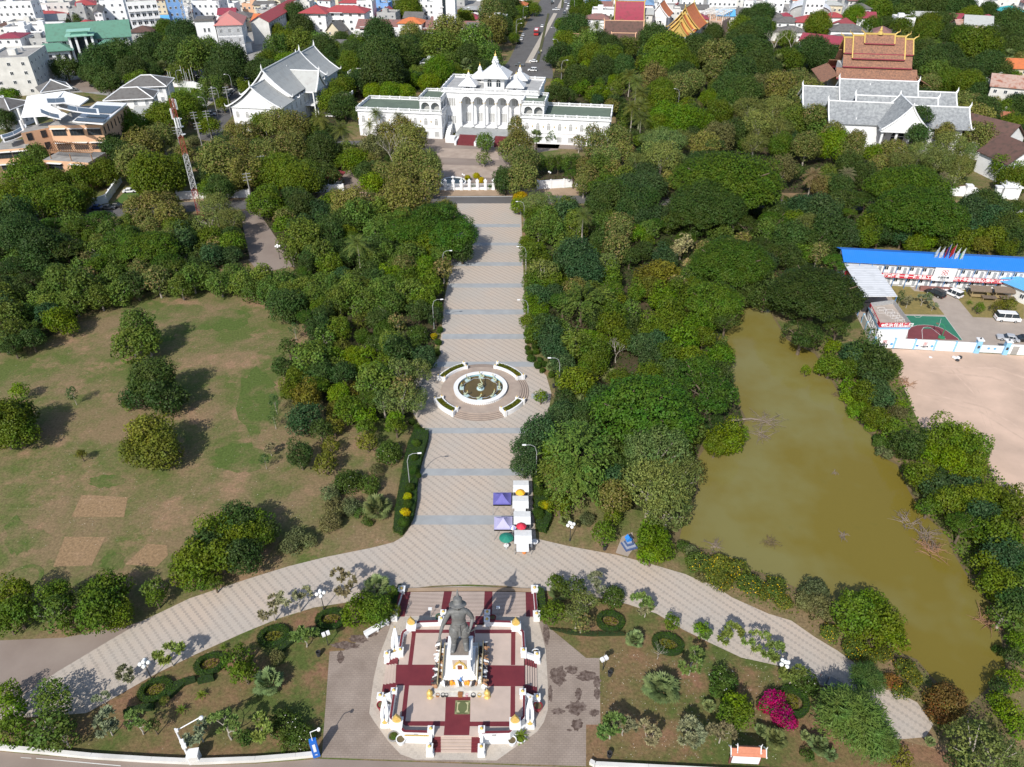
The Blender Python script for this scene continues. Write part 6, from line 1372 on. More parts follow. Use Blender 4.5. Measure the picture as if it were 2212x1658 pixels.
# ---------------------------------------------------------------- temple compound by the boulevard
def temples():
 a = at(1331, 48, 8); R = empty('temple_hall', (a.x, a.y, 0), R_(-6), 'temple hall with broad dark red roof slope edged in gold', 'temple')
 MB().box(7, 9, 0, 14, 18, 8).build('wall', CREAM, R)
 lao_roof(R, (7, 9), 16, 10.5, 7.5, 9.5, MAROON, GOLD, along='x', fin=2.2); lao_gable(R, (7, 9), 7, 10, 7.5, 9.5, CREAM, along='x'); lao_gable(R, (7, 9), -7, 10, 7.5, 9.5, CREAM, along='x')
 for i in range(4): win(W_D, R, 14 * (i + .5) / 4, -.02, 1.5, 1, 2)
 a = at(1384, 42, 6); R = empty('temple_wing', (a.x, a.y, 0), R_(-6), 'connecting wing with low bright orange roof between red and gold temple roofs', 'temple')
 MB().box(6, 5, 0, 12, 10, 6).build('wall', WHITE, R); MB().gable(0, 12, 0, 10, 6.2, 3, .8, 'x').build('roof', ORANGERF, R)
 MB().box(6, -2.5, 0, 11, 4, 3.2).build('porch', CREAM, R); MB().slab((-.5, -5, 3.2), (12.5, -5, 3.2), (12.5, 0, 4.6), (-.5, 0, 4.6), .15).build('porch_roof', OLDRED, R)
 for i in range(4): win(W_D, R, 12 * (i + .5) / 4, -4.52, .9, 1, 1.4)
 a = at(1405, 35, 9); R = empty('gabled_hall', (a.x, a.y, 0), R_(-18), 'white gabled temple building with steep orange roof beside the ornate temple', 'temple')
 MB().box(4.5, 8, 0, 9, 16, 9).build('wall', WHITE, R); lao_roof(R, (4.5, 8), 18, 6, 8.8, 6.5, ORANGERF, WHITE, fin=1.4); lao_gable(R, (4.5, 8), -8, 5.8, 8.8, 6.3, WHITE)
 for i in range(2): win(W_D, R, 3 + 3 * i, -.02, 5, 1, 2)
 a = at(1447, 62, 8); R = empty('ornate_temple', (a.x, a.y, 0), R_(-24), 'ornate temple with stacked orange gabled roofs and gilded pediments', 'temple')
 MB().box(6, 12, 0, 12, 24, 8).build('wall', WHITE, R)
 for y, L_, hw, z, r in ((14, 20, 8.5, 8, 9.5), (3, 8, 7, 7, 7.5), (-2.5, 5, 5, 5.6, 6)):
  lao_roof(R, (6, y), L_, hw, z, r, ORANGERF, GOLD, fin=2); lao_gable(R, (6, y), -L_ / 2 + .6, hw * .95, z, r * .95, GOLD, nm='pediment')
 MB().box(6, -2.5, 0, 8, 5, .8).build('porch_floor', FLOORT, R)
 for x in (2.4, 4.8, 7.2, 9.6): MB().lathe([(.3, 0), (.26, .3), (.26, 5.4)], (x, -4.6, 0), 8).build('porch_column', WHITE, R)
 for i in range(5): win(W_D, R, 12.02, 3 + i * 4, 2, 1.1, 2.6, 'R'); win(W_D, R, -.02, 3 + i * 4, 2, 1.1, 2.6, 'L')
 a = at(1308, 88, 5); R = empty('old_temple_hall', (a.x, a.y, 0), R_(-6), 'old hall with sweeping dark brown tiled roof behind the palm trees', 'temple')
 MB().box(9, 8, 0, 18, 14, 5).build('wall', CREAM, R); lao_roof(R, (9, 8), 20, 9, 5, 8, BROWNRF, PEACH, along='x', fin=1.4)
 lao_roof(R, (24, 6), 14, 6, 4.5, 4.5, BROWNRF, PEACH, along='x', fin=1); MB().box(24, 6, 0, 12, 9, 4.5).build('annex_wall', CREAM, R)
 lao_roof(R, (9, 1), 12, 7, 4.4, 4, BROWNRF, PEACH, along='x', fin=.8, nm='porch_roof')
 for i in range(5): win(W_D, R, 2 + i * 3.4, .98, 1, 1, 2)
 a = at(1228, 92, 3); R = empty('roadside_shrine_hall', (a.x, a.y, 0), R_(-6), 'small brown-roofed pavilion among trees at the edge of the boulevard', 'pavilion')
 MB().box(4, 3.5, 0, 6, 5, 3).build('wall', PEACH, R); lao_roof(R, (4, 3.5), 9, 4.5, 3, 3.5, BROWNRF, PEACH, along='x', fin=1)
 win(W_D, R, 4, .98, .8, 1.2, 1.4)
 for x, y, lab in ((1226, 72, 'slender white stupa with pointed top by the boulevard trees'), (1265, 52, 'small white stupa with gilded tip near the temple roofs')):
  a = at(x, y, 0); R = empty('stupa', a, 0, lab, 'stupa')
  MB().box(0, 0, 0, 3, 3, 1.2).build('base', WHITE, R); MB().lathe([(1.3, 1.2), (1.4, 2), (.9, 3.2), (.5, 4), (.45, 5.2), (.15, 6)], n=10).build('body', WHITE, R); MB().lathe([(.15, 6), (.2, 6.4), (.04, 8)], n=8).build('spire', GOLD, R)
 # unfinished concrete frame
 a = at(1508, 35, 10); R = empty('unfinished_building', (a.x, a.y, 0), R_(-30), 'unfinished building with pinkish block walls and open white concrete roof frame', 'building')
 MB().box(7, 12, 0, 14, 24, 8.5).build('wall', PINKW, R)
 f = MB()
 for i in range(5):
  for j in range(7): f.box(.2 + i * 3.4, .3 + j * 4, 8.5, .35, .35, 2.6)
 for i in range(5): f.box(.2 + i * 3.4, 12.3, 11.1, .4, 24.4, .4)
 for j in range(7): f.box(7, .3 + j * 4, 11.5, 14.2, .35, .35)
 f.build('roof_frame', OFFW, R)
 MB().box(7, 12, 8.51, 13.4, 23.4, .1).build('roof_slab', PEACH, R)
 for i in range(7): win(W_D, R, -.02, 2 + i * 3.4, 4.5, .9, 1.2, 'L')
 for i in range(4): win(W_D, R, 2 + i * 3.4, -.02, 4.5, 1.2, 1.4)
 # arched hall
 a = at(1708, 26, 7); R = empty('arched_hall', (a.x, a.y, 0), R_(-20), 'large hall with white barrel-vaulted roof', 'hall')
 MB().box(11, 14, 0, 22, 28, 7).build('wall', GREYW, R)
 m = MB(); K = 12
 for k in range(K):
  p, q = math.pi * k / K, math.pi * (k + 1) / K; X = lambda t: 11 - 11.8 * math.cos(t); Z = lambda t: 7 + 4.6 * math.sin(t)
  m.slab((X(p), -.8, Z(p)), (X(q), -.8, Z(q)), (X(q), 29, Z(q)), (X(p), 29, Z(p)), .2)
 m.build('vaulted_roof', mat('white_vault_sheet', (.72, .73, .74), .45, (.6, .61, .63), .5), R)
 e = MB(); xz(e, [(11 - 11.5 * math.cos(math.pi * k / K), 6.95 + 4.4 * math.sin(math.pi * k / K)) for k in range(K + 1)], .2, .5); e.build('end_wall', GREYW, R)
temples()
# ---------------------------------------------------------------- masts
def lattice(nm, lab, base, h, w0, w1, n, cols, extra=True, th=.09):
 R = empty(nm, base, .4, lab, 'mast')
 for i in range(n):
  m = MB(); z0, z1 = h * i / n, h * (i + 1) / n; a, b = w0 + (w1 - w0) * i / n, w0 + (w1 - w0) * (i + 1) / n
  A = [(s * a / 2, t * a / 2, z0) for s, t in ((-1, -1), (1, -1), (1, 1), (-1, 1))]; B_ = [(s * b / 2, t * b / 2, z1) for s, t in ((-1, -1), (1, -1), (1, 1), (-1, 1))]
  k = 3
  for j in range(4):
   m.tube([A[j], B_[j]], th * 1.4, 4, cap=False); j2 = (j + 1) % 4
   for q in range(k):
    f0, f1 = q / k, (q + 1) / k; P = lambda U, V, f: Vector(U).lerp(Vector(V), f)
    p0, p1 = P(A[j], B_[j], f0), P(A[j], B_[j], f1); r0, r1 = P(A[j2], B_[j2], f0), P(A[j2], B_[j2], f1)
    m.tube([p0, r1], th * .7, 4, cap=False); m.tube([r0, p1], th * .7, 4, cap=False); m.tube([p1, r1], th * .7, 4, cap=False)
  m.build('lattice_section', cols[i % len(cols)], R)
 if extra:
  for j in range(9):
   an = j * .7; z = h * (.98 - .03 * (j // 3) * 2.2); m = MB(); m.box(math.cos(an) * w1 * .9, math.sin(an) * w1 * .9, z - 2, .35, .25, 2.4, an); m.build('antenna_panel', WHITE, R)
  for j in range(3): MB().lathe([(.05, 0), (.6, .15), (.62, .25)], (w1 * .8, 0, h * (.72 + .06 * j)), 12).build('dish', WHITE, R)
  MB().tube([(0, 0, h), (0, 0, h + 4)], .05, 5).build('lightning_rod', METAL, R)
MREDP = paint('mast_red', (.3, .06, .04), .6); MWHT = paint('mast_white', (.55, .55, .55), .5)
b = at(437, 478, 0); lattice('telecom_mast', 'tall red and white lattice telecom mast hung with antennas', b, 32, 1.5, .9, 7, [MREDP, MREDP, MWHT, MWHT, MREDP, MWHT, MREDP], th=.055)
b = at(418, 88, 0); lattice('lattice_mast', 'pale grey lattice mast rising past the top edge beside the blue block', b, 60, 5.5, 2.2, 8, [METAL], extra=False, th=.11)
# ---------------------------------------------------------------- street lamps
def lamp_proto(h, arm, name='street_lamp'):
 R = empty(name, (0, 0, 0)); m = MB(); m.tube([(0, 0, 0), (0, 0, h * .8), (arm * .18, 0, h * .95), (arm * .55, 0, h), (arm, 0, h)], [.08, .06, .05, .04, .04], 6); m.build('pole', METAL, R)
 MB().box(arm + .25, 0, h - .06, .6, .22, .12).build('lamp_head', WHITE, R); MB().lathe([(.2, 0), (.2, .15), (.12, .3)], n=8).build('base', CONC, R)
 return R
LP = lamp_proto(7, 1.7); first = [True]
LAMPS = []
def lamp(px, py, rz, label, h=7, group='curved-arm street lamps'):
 p = at(px, py)
 o = LP if first[0] else copy_tree(LP); first[0] = False
 o.location = p; o.rotation_euler = (0, 0, rz); o.scale = (h / 7,) * 3; tag(o, label, 'street lamp', group); LAMPS.append((o, px, py)); return o
lamp(886, 1055, .1, 'curved-arm street lamp standing in the long clipped hedge'); lamp(938, 712, .1, 'curved-arm street lamp by the yellow ball bush on the left edge of the promenade')
lamp(959, 602, .1, 'curved-arm street lamp under the wide tree on the left edge of the promenade'); lamp(1207, 842, math.pi, 'curved-arm street lamp right of the round fountain')
lamp(1158, 1035, math.pi, 'curved-arm street lamp poking from the trees above the market stalls'); lamp(1140, 712, math.pi, 'lowest curved-arm lamp on the right edge of the upper promenade')
lamp(1136, 592, math.pi, 'middle curved-arm lamp on the right edge of the upper promenade'); lamp(1132, 490, math.pi, 'topmost curved-arm lamp on the right edge of the promenade')
for x, y, r in ((1200, 100, math.pi), (1205, 128, math.pi), (1228, 60, math.pi), (1240, 30, math.pi), (1116, 90, 0), (1130, 50, 0), (1143, 30, 0), (1212, 178, .3), (1115, 80, 0)):
 p = at(x, y); lamp(x, y, r, auto_label('tall curved-arm lamp', p), 9)
for x, y, r in ((505, 205, 3), (478, 235, 3), (452, 258, 3), (1590, 40, 0), (1930, 60, 2), (1958, 75, 2), (1900, 40, 2), (300, 175, 0), (388, 195, 0), (415, 178, 0), (1463, 240, 2.5), (2168, 418, 1), (50, 190, 0), (545, 165, 3)):
 p = at(x, y); lamp(x, y, r, auto_label('grey roadside lamp on a pole', p), 8)
fix_labels(LAMPS)
# globe lamps
GLOBE = mat('white_globe', (.85, .85, .83), .35, (.8, .8, .78), 1)
def globe_lamp(px, py, n, h, label, ln=[None]):
 R = empty('globe_lamp', at(px, py), .3, label, 'lamp', 'globe lamps along the paths')
 MB().lathe([(.16, 0), (.1, .3), (.06, .5), (.05, h - .5)], n=8).build('pole', DARKM, R); a = MB()
 for k in range(n):
  an = k * 2 * math.pi / n; a.tube([(0, 0, h - .7), (math.cos(an) * .3, math.sin(an) * .3, h - .75), (math.cos(an) * .45, math.sin(an) * .45, h - .45)], .03, 5)
 a.build('arms', DARKM, R)
 for k in range(n + 1):
  an = k * 2 * math.pi / n; x, y, z = (math.cos(an) * .45, math.sin(an) * .45, h - .2) if k < n else (0, 0, h + .1)
  MB().lathe([(.05, -.26), (.2, -.17), (.26, 0), (.2, .17), (.05, .25)], (x, y, z), 10).build('globe', GLOBE, R, smooth=True)
for x, y, n, h, lab in ((1231, 1168, 4, 3.4, 'five-globe lamp on bare soil right of the market stalls'), (605, 560, 4, 3.6, 'white globe lamp beside the brown drive'), (328, 1468, 4, 3.4, 'globe lamp beside the left curved path among bare frangipani'),
      (700, 1317, 4, 3.4, 'globe lamp beside the left path near the striped steps'), (1684, 1466, 4, 3.2, 'globe lamp by the right path near the rusty shrubs'), (678, 402, 1, 3.2, 'single globe lamp near the red gatehouse'),
      (1185, 402, 1, 4.2, 'single globe lamp on the white garden wall'), (948, 400, 1, 3, 'single globe lamp at the left end of the palace fence'), (1000, 399, 1, 3, 'single globe lamp by the palace forecourt pool')):
 globe_lamp(x, y, n, h, lab)
# ---------------------------------------------------------------- walls and fences
def wall_run(name, label, pts, z, h, t=.25, post=4.0, m=WHITE, cap=True, cat='wall', group=None):
 P = [at(x, y, 0) for x, y in pts]; R = empty(name, P[0], 0, label, cat, group); o = P[0]; w = MB(); c = MB(); q = MB()
 for a, b in zip(P, P[1:]):
  L_ = (b - a).length; an = math.atan2(b.y - a.y, b.x - a.x); mx, my = (a.x + b.x) / 2 - o.x, (a.y + b.y) / 2 - o.y
  w.box(mx, my, z, L_, t, h, an); c.box(mx, my, z + h, L_ + .02, t * 1.5, .1, an)
  n = max(1, int(L_ / post))
  for i in range(n + 1): f = i / n; q.box(a.x + (b.x - a.x) * f - o.x, a.y + (b.y - a.y) * f - o.y, z, t * 2, t * 2, h + .3, an)
 w.build('panel', m, R)
 if cap: c.build('coping', m, R)
 if post < 100: q.build('piers', m, R)
 return R
wall_run('roadside_wall', 'white wall with piers along the road, left part beside the red and white mast', [(385, 431), (470, 428), (540, 427)], 0, 2.2)
wall_run('roadside_wall', 'white wall sloping down to the road beside the green lawn on the left', [(204, 447), (232, 438), (262, 395)], 0, 2.2)
wall_run('roadside_wall', 'white wall beside the small red-roofed gatehouse', [(682, 417), (742, 414)], 0, 2.0)
wall_run('roadside_wall', 'white garden wall between palace fence and wood on the right', [(1161, 409), (1246, 404)], 0, 2.4)
wall_run('compound_wall', 'white wall along the flagpoles by the car park', [(365, 187), (420, 190), (440, 196)], 0, 2.4)
wall_run('compound_wall', 'white curved wall at the right beyond the grey hall', [(2110, 180), (2140, 188), (2175, 190), (2200, 186)], 0, 3.0)
wall_run('compound_wall', 'long white roadside wall top right near the arched hall', [(1550, 18), (1600, 26), (1622, 30)], 0, 2.4)
wall_run('kerb_wall', 'low white kerb wall curving along the bottom road on the left', [(-60, 1612), (0, 1619), (100, 1628), (200, 1638), (330, 1646), (425, 1650), (553, 1645), (640, 1638), (688, 1633)], 0, .55, .3, 1000, OFFW)
wall_run('kerb_wall', 'low white kerb wall at the bottom right corner of the forecourt', [(1274, 1650), (1285, 1656), (1400, 1662), (1600, 1672), (1800, 1682)], 0, .55, .3, 1000, OFFW)
P0 = at(945, 411); R = empty('palace_fence', P0, 0, 'white palace front fence of tall square pillars with railings', 'fence'); r_ = MB()
for i in range(8):
 p = at(945 + i * 17.3, 411 - i * .1) - P0; m = MB(); m.box(p.x, p.y, 0, .8, .8, 2.6); m.box(p.x, p.y, 2.6, 1.0, 1.0, .25); m.box(p.x, p.y, 2.85, .6, .6, .5, top=.3); m.build('pillar', WHITE, R)
p = at(1066, 410) - P0; r_.box(p.x / 2, p.y / 2, 0, p.length, .3, .7, math.atan2(p.y, p.x)); r_.box(p.x / 2, p.y / 2, 1.7, p.length, .08, .08, math.atan2(p.y, p.x))
for i in range(60): f = i / 59; r_.box(p.x * f, p.y * f, .7, .06, .06, 1.3)
r_.build('railing', WHITE, R)
a = at(722, 398); R = empty('gatehouse', a, R_(-5), 'small gatehouse with red pyramid roof beside the drive', 'gatehouse')
MB().box(0, 0, 0, 4, 4, 2.8).build('wall', WHITE, R); MB().hip(-2, 2, -2, 2, 2.8, 2.0, 1.0).build('roof', REDRF, R); win(W_D, R, 0, -2.02, 1, 1.4, 1.2)
# palace pool with railing
a = at(979, 396); R = empty('pool', a, 0, 'round white-railed pool in the palace forecourt', 'pool')
MB().ring((0, 0), 3.6, 4.0, 0, .6).build('rim', WHITE, R); MB().lathe([(3.6, 0), (3.6, .4)], n=32).build('water', mat('dark_pool_water', (.03, .04, .035), .1, (.02, .03, .03), 1), R)
m = MB(); m.lathe([(.5, .4), (.2, .8), (.15, 1.6), (.6, 1.9), (.1, 2.2)], n=12); m.build('jet_bowl', WHITE, R)
for x, y, c in ((1040, 390, 1), (1030, 380, 1), (1058, 402, 0), (1020, 402, 0), (1010, 385, 1)): plant('h' if c else 'H', x, y, 7)
a = at(1290, 185); R = empty('lawn_pool', a, 0, 'pale curved ring wall of the round pool behind the palace', 'pool')
MB().arc((0, 0), 8.5, 9.5, 0, 1.0, 0, math.pi * 2, 40).build('rim', WHITE, R); MB().lathe([(8.4, 0), (8.4, .3)], n=40).build('water', mat('dark_pool_water', ()), R)
# gateway on the right
a = at(2150, 428); R = empty('gateway', a, R_(-9), 'white gateway piers and curved wing wall beside the brown-roofed houses', 'gate')
for x in (-8, 0): MB().box(x, 0, 0, 1.4, 1.4, 3.2).box(x, 0, 3.2, 1.8, 1.8, .3).build('pier', WHITE, R)
MB().box(3.6, 1, 0, 4.5, 3.2, 3.4).box(3.6, 1, 3.4, 5, 3.8, .4).box(3.6, 1, 3.8, 3.6, 2.6, .8).build('guard_box', WHITE, R)
MB().box(-11.5, 0, 0, 6, .4, 2.2).build('wing_wall', WHITE, R)
a = at(2085, 422); R = empty('sign_wall', a, R_(-9), 'white arched sign wall left of the gateway', 'wall')
m = MB(); xz(m, [(-3.4 * math.cos(math.pi * k / 10), 1.4 + 1.3 * math.sin(math.pi * k / 10)) for k in range(11)][::-1] + [(-3.4, 0), (3.4, 0)], -.25, .25); m.build('panel', WHITE, R)
m = MB()
for k in range(3): m.box(0, -.28, .8 + .5 * k, 3.6 - .4 * k, .05, .18)
m.build('lettering', GREYW, R)
# ---------------------------------------------------------------- vehicles
CARC = dict(white=paint('car_white', (.75, .75, .75)), silver=paint('car_silver', (.42, .43, .45)), black=paint('car_black', (.02, .02, .022), .2), grey=paint('car_grey', (.12, .125, .13)), red=paint('car_red', (.4, .03, .03)), blue=paint('car_blue', (.04, .09, .25)))
CARM = {}
def car_meshes(kind):
 if kind in CARM: return CARM[kind]
 L_, W_, H_, hood, tail, wb = {'saloon': (4.5, 1.8, 1.45, 1.25, .8, 2.6), 'suv': (4.8, 1.95, 1.85, 1.25, .1, 2.8), 'pickup': (5.2, 1.9, 1.8, 1.25, 1.9, 3.1), 'van': (5.4, 1.95, 2.3, .55, .05, 3.1)}[kind]
 w2 = W_ / 2; bz = .78 if kind != 'van' else 1.15; x0, x1 = -L_ / 2, L_ / 2
 prof = [(x0, .35), (x1, .35), (x1, bz - .12), (x1 - .15, bz - .02), (x1 - hood, bz + .1), (x0 + .1, bz + .06), (x0, bz - .1)]
 def ext(prof, wlo, whi, zr, mi=0, mb=None):
  mb = mb or MB(); n = len(prof); zs = [p[1] for p in prof]; lo, hi = min(zs), max(zs)
  k = lambda z: wlo + (whi - wlo) * (z - lo) / max(.01, hi - lo)
  vs = [(x, -k(z), z) for x, z in prof] + [(x, k(z), z) for x, z in prof]
  return mb.add(vs, [list(range(n)), list(range(2 * n - 1, n - 1, -1))] + [((i + 1) % n, i, n + i, n + (i + 1) % n) for i in range(n)], mi)
 body = ext(prof, w2, w2 * .97, 0)
 c0, c1 = x1 - hood + .1, x0 + tail
 cab = ext([(c1 + .05, bz), (c0, bz), (c0 - .75 * (.7 if kind == 'van' else 1), H_ - .06), (c1 + (.45 if kind == 'saloon' else .18), H_ - .06)], w2 * .95, w2 * .78, 0)
 roof = ext([(c1 + (.3 if kind == 'saloon' else .12), H_ - .1), (c0 - .65, H_ - .1), (c0 - .85, H_), (c1 + (.6 if kind == 'saloon' else .3), H_)], w2 * .82, w2 * .74, 0)
 for s in (-1, 1):
  for f in (.3, .62): roof.tube([(c1 + (c0 - c1) * f, s * w2 * .955, bz), (c1 + (c0 - c1) * f, s * w2 * .79, H_ - .08)], .05, 4)
 wh = MB(); wh.tube([(0, -.11, 0), (0, .11, 0)], .34, 14)
 rim = MB(); rim.tube([(0, -.125, 0), (0, .125, 0)], .19, 10)
 hl = MB(); hl.box(0, 0, 0, .08, .35, .16)
 CARM[kind] = (body, cab.mesh('glass', GLASS), roof, wh.mesh('wheel', RUB), rim.mesh('rim', METAL), hl, L_, W_, bz, wb, {})
 return CARM[kind]
HLM = mat('headlight_glass', (.7, .7, .66), .2); TLM = mat('tail_light', (.4, .02, .02), .3)
VEH = []
def car(px, py, hd, kind, colr, label=None, group=None, full=True, front=None):
 body, cab, roof, wh, rim, hl, L_, W_, bz, wb, cache = car_meshes(kind)
 if colr not in cache: cache[colr] = (body.mesh('body', CARC[colr]), roof.mesh('cabin_roof', CARC[colr]));
 if 'hl' not in cache: cache['hl'] = hl.mesh('headlight', HLM); cache['tl'] = hl.mesh('tail_light', TLM)
 p = at(px, py)
 R = empty({'saloon': 'car', 'suv': 'suv', 'pickup': 'pickup_truck', 'van': 'minibus'}[kind], p, math.radians(hd), label or auto_label(f"{colr} {'parked ' if full is not None else ''}{'car' if kind in ('saloon',) else kind}", p), 'van' if kind == 'van' else 'car', group)
 R.scale = (.9,) * 3; link('body', cache[colr][0], R); link('glass', cab, R); link('cabin_roof', cache[colr][1], R)
 for sx in (-1, 1):
  for sy in (-1, 1):
   w = link('wheel', wh, R, (sx * wb / 2, sy * (W_ / 2 - .1), .34))
   if full: link('rim', rim, w)
   if full: link('headlight' if sx > 0 else 'tail_light', cache['hl' if sx > 0 else 'tl'], R, (sx * (L_ / 2 - .01), sy * W_ * .36, bz - .3))
 VEH.append((R, px, py)); return R
car(2019, 638, 122, 'suv', 'black', 'black four-wheel-drive parked beside the white one by the stone name sign'); car(2056, 638, 122, 'suv', 'white', 'white four-wheel-drive parked right of the black one by the stone name sign')
car(2174, 693, -8, 'van', 'white', 'white high-roofed minibus parked on the site yard'); car(2176, 735, 160, 'saloon', 'silver', 'silver car parked behind the site gate'); car(2207, 737, 170, 'saloon', 'black', 'black car at the right edge behind the site gate')
for x, y, h, k, c in ((1195, 4, 85, 'saloon', 'white'), (1193, 8, 85, 'suv', 'black'), (1222, 7, -95, 'saloon', 'silver'), (1228, 14, -95, 'suv', 'white'), (1225, 21, -95, 'saloon', 'white'), (1201, 23, 5, 'pickup', 'white'), (1219, 31, -95, 'pickup', 'grey'), (1171, 59, 85, 'saloon', 'white'),
                      (1126, 87, 85, 'saloon', 'white'), (1121, 94, 85, 'suv', 'black'), (1122, 143, 170, 'pickup', 'grey'), (1152, 135, 170, 'saloon', 'white'), (1150, 154, 172, 'suv', 'white'), (1237, 6, -95, 'saloon', 'white'), (1130, 78, 85, 'saloon', 'silver')):
 car(x, y, h, k, c, auto_label(f"{c} {'car' if k == 'saloon' else 'off-roader' if k == 'suv' else 'pickup'} on the boulevard", at(x, y)), 'traffic on the boulevard', full=None)
rd = random.Random(12)
for i in range(26):
 t = i / 25; x = 518 + 50 * t; y = 196 - 78 * t; car(x + 9 + rd.uniform(-1, 1), y, 40 + rd.uniform(-5, 5), rd.choice(['saloon', 'suv', 'pickup']), rd.choice(['white', 'white', 'silver', 'grey', 'black', 'blue']), None, 'cars parked along the street', None)
for i in range(9):
 x = 486 + 34 * i / 8; y = 213 - 30 * i / 8; car(x, y, 75, rd.choice(['saloon', 'suv']), rd.choice(['white', 'silver', 'grey', 'black']), None, 'cars parked along the street', None)
for x, y in ((205, 188), (218, 190), (233, 185), (240, 188), (252, 183), (258, 181), (225, 193), (390, 173), (405, 172), (420, 173), (434, 171), (448, 170), (455, 250), (463, 244), (60, 195), (158, 197), (510, 170), (545, 175), (130, 300), (430, 405), (380, 180), (236, 192), (340, 178), (362, 176)):
 car(x, y, rd.uniform(-20, 30), rd.choice(['saloon', 'suv']), rd.choice(['white', 'white', 'silver', 'grey', 'black']), None, 'cars parked in the town', None)
for x, y, c in ((212, 452, 'blue'), (235, 452, 'grey'), (255, 448, 'black'), (282, 416, 'white'), (445, 418, 'white'), (460, 416, 'silver'), (430, 415, 'grey'), (470, 410, 'white'), (716, 253, 'white'), (1465, 11, 'red'), (1480, 12, 'grey'), (1497, 11, 'silver'), (1955, 73, 'silver'), (2196, 460, 'silver'), (1540, 13, 'white'),
    (2095, 245, 'grey'), (435, 425, 'white')):
 car(x, y, rd.uniform(-15, 10), 'saloon', c, None, 'cars parked in the town', None)
fix_labels(VEH)
a = at(1159, 75); R = empty('bus', a, math.radians(84), 'red bus driving down the boulevard', 'bus')
MB().box(0, 0, .4, 9, 2.5, 1.1).build('body', CARC['red'], R); MB().box(0, 0, 1.5, 8.8, 2.44, .9).build('window_band', GLASS, R); MB().box(0, 0, 2.4, 9, 2.5, .5).build('roof', CARC['red'], R); MB().box(-1, 0, 2.9, 4, 1.6, .25).build('roof_unit', WHITE, R)
for sx in (-3, 3):
 for sy in (-1.15, 1.15): link('wheel', CARM['van'][3], R, (sx, sy, .42), sc=(1.25, 1.25, 1.25))
def skinned(name, parts, m, parent, lv=1, sc=1.0):
 import bmesh
 bm = bmesh.new(); L_ = bm.verts.layers.skin.verify(); V = []
 for i, (p, r, par) in enumerate(parts):
  v = bm.verts.new([q * sc for q in p]); r = r if isinstance(r, tuple) else (r, r); v[L_].radius = (r[0] * sc, r[1] * sc); v[L_].use_root = (i == 0); V.append(v)
  if par is not None: bm.edges.new((V[par], v))
 me = bpy.data.meshes.new(name); bm.to_mesh(me); bm.free(); o = bpy.data.objects.new(name + '_tmp', me); COL.objects.link(o)
 md = o.modifiers.new('s', 'SKIN'); md.use_smooth_shade = True; ss = o.modifiers.new('u', 'SUBSURF'); ss.levels = lv; ss.render_levels = lv
 dg = bpy.context.evaluated_depsgraph_get(); dg.update(); new = bpy.data.meshes.new_from_object(o.evaluated_get(dg)); new.name = name
 bpy.data.objects.remove(o); new.materials.clear(); new.materials.append(m)
 return link(name, new, parent)
SKINM = mat('skin_tone', (.35, .2, .13), .6)
def rider(px, py, hd, shirt, label):
 R = empty('motorbike', at(px, py), math.radians(hd), label, 'motorbike', 'motorbikes on the boulevard')
 m = MB(); m.box(0, 0, .45, 1.2, .25, .35); m.tube([(.5, 0, .5), (.62, 0, 1.0)], .05, 5); m.tube([(.6, -.3, 1.02), (.6, .3, 1.02)], .03, 5); m.box(-.25, 0, .78, .7, .28, .12); m.build('frame', DARKM, R)
 for x in (-.6, .65): MB().tube([(x, -.06, .28), (x, .06, .28)], .28, 12).build('wheel', RUB, R)
 Pn = empty('person', at(px, py), math.radians(hd), label.replace('motorbike ridden by a ', '').replace('motorbike', 'rider') + ', seated on the motorbike', 'person')
 pr = [((-.2, 0, .95), .16, None), ((-.18, 0, 1.25), .17, 0), ((-.1, 0, 1.45), .15, 1), ((-.06, 0, 1.58), .06, 2), ((-.04, 0, 1.72), .11, 3), ((-.02, 0, 1.8), .1, 4), ((-.1, -.2, 1.4), .06, 2), ((.15, -.28, 1.15), .05, 6), ((.5, -.28, 1.05), .04, 7), ((-.1, .2, 1.4), .06, 2), ((.15, .28, 1.15), .05, 9), ((.5, .28, 1.05), .04, 10),
          ((.15, -.17, .88), .09, 0), ((.2, -.2, .5), .07, 12), ((.3, -.2, .4), .05, 13), ((.15, .17, .88), .09, 0), ((.2, .2, .5), .07, 15), ((.3, .2, .4), .05, 16)]
 skinned('body', pr, paint('shirt_' + str(px), shirt, .8), Pn)
 MB().lathe([(.14, 0), (.15, .08), (.1, .17), (.02, .2)], (-.03, 0, 1.7), 10).build('helmet', paint('helmet', (.1, .1, .12)), Pn)
for x, y, h, s, l in ((1169, 115, -95, (.5, .5, .3), 'motorbike ridden by a person in pale yellow, leftmost below the median'), (1164, 119, -95, (.1, .12, .2), 'motorbike ridden by a person in navy near the median'), (1175, 125, -95, (.05, .05, .06), 'motorbike ridden by a person in black near the junction'), (1185, 114, -95, (.05, .05, .05), 'motorbike ridden by a person in dark clothes by the right kerb'),
                      (1191, 11, 85, (.06, .06, .06), 'motorbike ridden by a person in black at the far end of the boulevard')): rider(x, y, h, s, l)
